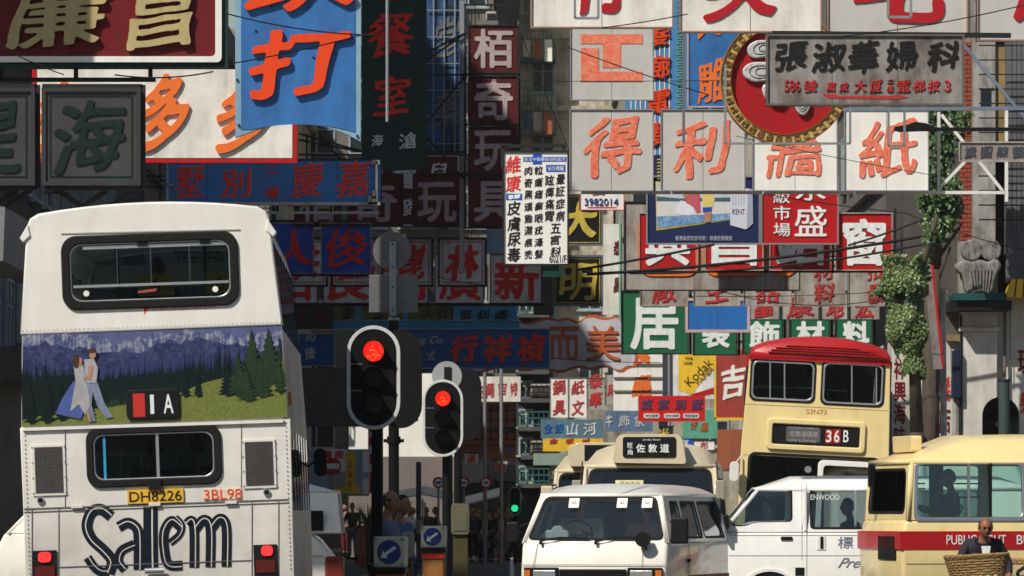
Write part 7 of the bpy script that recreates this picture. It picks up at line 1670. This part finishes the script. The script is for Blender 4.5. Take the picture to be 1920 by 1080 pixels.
arms_up = [[(-.19, .02, 1.38), (-.25, -.06, 1.14), (-.16, -.26, 1.22)], [(.19, .02, 1.38), (.24, .03, 1.12), (.23, -.05, .88)]]
shm = [M('cloth_' + n, c, .8, .3, streak=False, scale=4) for n, c in (('dark_blue', (.02, .025, .05)), ('black', (.012, .012, .014)), ('maroon', (.12, .012, .02)), ('grey', (.16, .16, .17)), ('white', (.6, .6, .58)), ('pale_blue', (.09, .13, .20)), ('brown', (.07, .045, .03)), ('pink', (.45, .2, .2)), ('olive', (.06, .06, .03)), ('orange', (.45, .14, .04)))]
# bald man in profile behind the left pole
bm_ = thing('person', (X(728, 176), F / 176, 0), 'balding man in a pale blue shirt in profile, partly behind the thick black pole', 'person', rz=R(70))
mk(bm_, figure(J0, arms_down, legs_st, hair='bald', k=1.01, stout=1.15, headtilt=R(3)), shm[5], shm[1], face=True)
bm2 = thing('person', (X(752, 168), F / 168, 0), 'person in a blue shirt and glasses right behind the balding man', 'person', rz=R(60))
mk(bm2, figure(J0, arms_down, legs_wk, k=.99), M('cloth_bright_blue', (.03, .09, .20), .8, .3), shm[0], face=True)
# old man carrying a basket
old = thing('person', (X(1843, 172), F / 172, 0), 'old balding man in a dark jacket carrying a wicker basket before the right minibus', 'person', rz=R(6))
Jo = dict(pel=(0, .10, .86), sp=(0, .06, 1.02), ch=(0, -.02, 1.17), nk=(0, -.09, 1.29), hd=(0, -.16, 1.385))
fo = figure(Jo, [[(-.18, -.02, 1.22), (-.30, -.06, 1.0), (-.36, -.28, .86)], [(.18, -.02, 1.22), (.29, -.02, 1.0), (.26, -.22, .84)]], [[(-.09, .08, .82), (-.11, -.04, .46), (-.11, .02, .09)], [(.09, .08, .82), (.12, 0, .46), (.12, .08, .09)]], hair='bald', headtilt=R(14), k=.965, stout=1.2)
mk(old, fo, M('jacket_navy_black', (.025, .025, .035), .75, .5, streak=False, scale=6), shm[1], M('weathered_skin', (.26, .105, .055), .38, .3, streak=False, scale=6), face=True)
MB().prism([(-.035, 1.06), (.035, 1.06), (.05, 1.16), (-.05, 1.16)], -.19, -.16).build('undershirt', whiteb, old)
bk = thing('wicker_basket', (X(1832, 176), F / 176 - .12, Z(1092, 176)), 'long woven wicker basket with bundles of greens held by the old man', 'basket', rz=R(4), ry=R(-3))
wick = M('wicker', (.34, .21, .09), .7, .8, streak=False, scale=9, grimecol=(.10, .055, .02)); rb = random.Random(3)
m = MB(); nseg = 40
def bpt(t, z): a = 2 * math.pi * t; f = .88 + .24 * z / .3; ca, sa = math.cos(a), math.sin(a); return Vector((.30 * f * math.copysign(abs(ca) ** .6, ca), .19 * f * math.copysign(abs(sa) ** .6, sa), z))
for row_ in range(10):
    z0_ = .012 + row_ * .028
    for i in range(nseg):
        w0 = .010 * (1 if (i + row_) % 2 else -1); w1 = -w0
        p, q = bpt(i / nseg, z0_ + rb.uniform(-.004, .004)), bpt((i + 1) / nseg, z0_ + rb.uniform(-.004, .004)); p.xy *= 1 + w0 * 2; q.xy *= 1 + w1 * 2
        m.tube(p, q, .0135, 5)
o = m.build('woven_strands', wick, bk); o['kind'] = 'stuff'
m = MB()
for i in range(20): m.tube(bpt(i / 20, 0), bpt(i / 20, .27), .008, 5)
m.build('stakes', wick, bk)
m = MB()
for i in range(nseg): m.tube(bpt(i / nseg, .285), bpt((i + 1) / nseg, .285 + .006 * (i % 2)), .018, 6)
m.build('rim', wick, bk); MB().box(-.28, .28, -.16, .16, -.01, .01).build('bottom', wick, bk)
MB().bar((-.32, -.25, -.06), (.4, -.25, .04), .02).bar((-.32, -.25, -.06), (-.32, .2, -.06), .02).bar((.4, -.25, .04), (.4, .2, .04), .02).bar((-.1, -.25, -.03), (-.1, -.2, -.9), .02).bar((.3, -.25, .02), (.3, -.2, -.9), .02).build('carrier_rack', black, bk)
for k in range(5): MB().tube((-.18 + k * .08, -.23, .03 + .01 * (k % 2)), (-.15 + k * .08, -.22, .075), .026, 8, .022).build('greens_bundle', M('pale_greens', (.35, .38, .14), .7, .5, scale=8), bk, bevel=.008)
# seated people in vehicles: upper bodies on seats
arms_drive = [[(-.19, .02, 1.38), (-.24, -.16, 1.2), (-.16, -.42, 1.26)], [(.19, .02, 1.38), (.24, -.16, 1.2), (.16, -.42, 1.26)]]
legs_sit = [[(-.09, 0, .88), (-.12, -.42, .90), (-.12, -.44, .48)], [(.09, 0, .88), (.12, -.42, .90), (.12, -.44, .48)]]
sit_drive = figure(J0, arms_drive, legs_sit); sit_rest = figure(J0, arms_down, legs_sit, hair='full')
def rider(loc, rz, fg, sh_, label, skm=None):
    r = thing('person', loc, label, 'person', rz=rz); return mk(r, fg, sh_, shm[1], skm)
V1 = Matrix.Translation(v1.location) @ Matrix.Rotation(R(-11.5), 4, 'Z')
rider(V1 @ Vector((-.36, 1.08, .02)), R(-8), sit_drive, shm[4], 'driver in a pale shirt behind the steering wheel of the foreground white van')
rider(V1 @ Vector((.42, 1.10, -.02)), R(-16), sit_rest, shm[7], 'passenger with hand raised in the front of the foreground white van')
rider((X(1595, 142), F / 142 + .35, -.02), R(-70), sit_rest, shm[0], 'dozing man in dark clothes behind the sliding window of the white van in profile', M('tan_skin_dark', (.30, .13, .08), .5))
rider((X(1790, 149), F / 149 + .75, .34), R(-80), sit_drive, shm[1], 'minibus driver in silhouette leaning to the wheel of the right minibus')
rider((X(1212, 125) - .5, F / 125 + 1.15, .2), 0, sit_rest, shm[1], 'driver silhouette behind the windscreen of the minibus with the roof sign')
for k, (px, dd, z_) in enumerate(((262, 2.2, .62), (352, 1.5, .64), (240, 4.5, 2.5))):
    rider((X(px, S1), F / S1 + dd, z_ - .1), R(180), sit_rest, shm[1], ('left of two dark passengers seen through the lower rear window of the white bus', 'right of two dark passengers seen through the lower rear window of the white bus', 'dark passenger on the upper deck of the white bus')[k])
for k, px in enumerate((1505, 1575)): rider((X(px, S2) + .1, F / S2 + 1.6 + k, 2.55), 0, sit_rest, shm[6], ('passenger on the upper deck of the cream bus behind the left front window', 'passenger on the upper deck of the cream bus behind the right front window')[k])
# pedestrians far up the street
tmpl = [figure(J0, arms_down, legs_st), figure(J0, arms_wk, legs_wk), figure(J0, arms_up, legs_st), figure(J0, arms_wk, legs_st, stout=1.2)]
tm2 = []
crowd = [(648, 55, 0, 3, 'in dark grey beside the tail of the white van'), (661, 62, 2, 6, 'in brown next to the rust orange board'), (700, 60, 2, 0, 'in dark blue partly behind the thick black pole'), (768, 64, 3, 4, 'with white and red shirt, back turned, between the arrow bollards'), (773, 57, 0, 7, 'in a pink top under the left market stall'), (800, 60, 1, 8, 'in olive clothes at the stall behind the black poles'),
         (818, 62, 1, 1, 'in black bending at the stall counter'), (845, 60, 0, 5, 'in a blue shirt glimpsed between the two black poles'), (886, 60, 1, 0, 'in dark blue at the kerb right of the olive cabinet'), (897, 56, 2, 9, 'in an orange sweater next to the grey lamp post'), (917, 60, 0, 1, 'standing in a long black jacket between the grey lamp posts'), (930, 58, 1, 2, 'in maroon clothes beside the right lamp post'),
         (949, 54, 0, 6, 'in brown below the green traffic light'), (960, 60, 1, 1, 'in black just left of the foreground van'), (972, 52, 3, 3, 'in grey at the corner behind the foreground van'), (873, 53, 0, 4, 'in a white top far behind the cabinet'), (755, 52, 1, 1, 'in black far behind the left arrow bollard'), (835, 50, 2, 2, 'in maroon far up the street between the poles'),
         (905, 49, 0, 3, 'in grey, one of the farthest, left of the lamp posts'), (684, 54, 1, 9, 'in an orange top beside the spiky plant'), (1000, 50, 1, 0, 'in dark blue glimpsed behind the van windscreen pillar'), (788, 50, 0, 7, 'in pink, one of the farthest, behind the short post')]
for x, s_, sh_i, ti, de in crowd:
    t = tmpl[sh_i % 4]; r = thing('person', (X(x, s_), F / s_, .13 if F / s_ > 209 or x < 690 else 0), 'small far pedestrian ' + de, 'person', rz=R(random.uniform(-90, 200)), group='pedestrians far up the street')
    res = mk(r, t, shm[ti], shm[(ti * 3 + 1) % 4]); tmpl[sh_i % 4] = res
sq = thing('person', (X(905, 60), F / 60, 0), 'small far pedestrian crouching at the kerb in black with bare arms', 'person', rz=R(30), group='pedestrians far up the street')
Js = dict(pel=(0, .12, .34), sp=(0, .06, .50), ch=(0, -.04, .66), nk=(0, -.10, .80), hd=(0, -.14, .93))
mk(sq, figure(Js, [[(-.18, -.06, .74), (-.26, -.26, .60), (-.16, -.42, .78)], [(.18, -.06, .74), (.24, -.3, .56), (.2, -.45, .4)]], [[(-.1, .06, .34), (-.14, -.26, .46), (-.12, .0, .09)], [(.1, .06, .34), (.14, -.26, .46), (.12, .0, .09)]]), shm[1], shm[0])
# odds and ends on the far kerb
for k, (x, y, w, h, c) in enumerate(((885, 1046, 14, 12, whiteb), (900, 1050, 20, 10, dirtyw), (940, 1040, 14, 20, brickred), (700, 1035, 16, 30, shm[2]), (975, 1035, 10, 25, blackp))):
    s_ = 60; r = thing('shopping_bag', (X(x, s_), F / s_, 0), ('white plastic bag at the crouching pedestrian', 'pale bundle lying on the far kerb', 'red brown box beside the right lamp post', 'maroon sack near the thick black pole', 'black bin left of the foreground van')[k], ('bag', 'bundle', 'box', 'sack', 'bin')[k])
    MB().box(-w / s_ / 2, w / s_ / 2, -.12, .12, 0, h / s_).build('pouch', c, r, bevel=.05); MB().box(-w / s_ / 5, w / s_ / 5, -.02, .02, h / s_, h / s_ + .05).build('neck', c, r)

# ------------------------------------------------------------------ small signs crowding the far end of the street
FS = [((1138, 842, 1180, 862), 50, whiteb, brred, '茶', 'tiny far white sign with a red character over the minibus roof'), ((1184, 815, 1222, 838), 51, redp, wchar, '押', 'tiny far red sign with a pale character low beside the slate blue sign'), ((1226, 800, 1262, 826), 50, dgreen, yell, '米', 'tiny far dark green sign with a yellow character below the villa sign'),
      ((1262, 822, 1300, 846), 49, mblue, wchar, '車', 'tiny far blue sign with a white character near the sea green sign'), ((1300, 826, 1340, 844), 50, whiteb, redwhite, '布', 'tiny far white sign with a red character under the sea green sign'), ((978, 838, 1012, 862), 53, redwhite, wchar, '金', 'tiny far red sign with a pale character left of the yellow sign'),
      ((966, 868, 996, 892), 52, whiteb, brred, '衣', 'tiny far white sign with a red character above the far green traffic light'), ((1135, 700, 1165, 760), 56, dirtyw, redwhite, '麻', 'narrow far grimy sign with a red character right of the dark red lettered one'), ((1140, 640, 1170, 700), 55, dirtyw, dblue, '雀', 'narrow far grimy sign with a blue character behind the cloud shaped rim'),
      ((870, 850, 898, 872), 54, whiteb, brred, '藥', 'tiny far white sign with a red character at the foot of the red brown building'), ((925, 862, 952, 888), 53, dirtyw, brred, '食', 'tiny far pale sign with a red character between the grey lamp posts'), ((1350, 640, 1392, 656), 66, dirtyw, brred, '行', 'small far strip sign above the faded red one'),
      ((885, 760, 902, 800), 54, yelp, brred, '樓', 'narrow far yellow sign right of the second signal back'), ((1225, 690, 1243, 740), 55, mint, dblue, '酒', 'narrow far mint sign beside the dark window strip')]
for q, s_, mt, cm, ch, la in FS:
    a, b, c, d = q; w = min(c - a, d - b) * .8; cx_, cy_ = (a + c) / 2, (b + d) / 2
    sign('shop_sign', q, s_, mt, la, th=.12, frame=steel, fw=.6, chars=[(ch, cx_ - w / 2, cy_ - w / 2, cx_ + w / 2, cy_ + w / 2, cm, 'brush', .03)], struts=((a - 3, b - 1, c + 3, b - 1),), strut_r=.02)

# ------------------------------------------------------------------ thin street haze
hz = bpy.data.materials.new('haze'); hz.use_nodes = True; hn = hz.node_tree.nodes; hl = hz.node_tree.links; hn.remove(hn['Principled BSDF'])
pv = hn.new('ShaderNodeVolumePrincipled'); pv.inputs['Color'].default_value = (.80, .78, .76, 1); pv.inputs['Density'].default_value = .00012; pv.inputs['Anisotropy'].default_value = 0
hl.new(pv.outputs[0], hn['Material Output'].inputs['Volume'])
props(MB().box(-320, 320, -320, 620, -1.8, 40).build('haze', hz), 'thin pale haze over the far end of the street', None, kind='stuff')
bpy.data.objects.remove(_to)
scene.collection.children.link(COL)
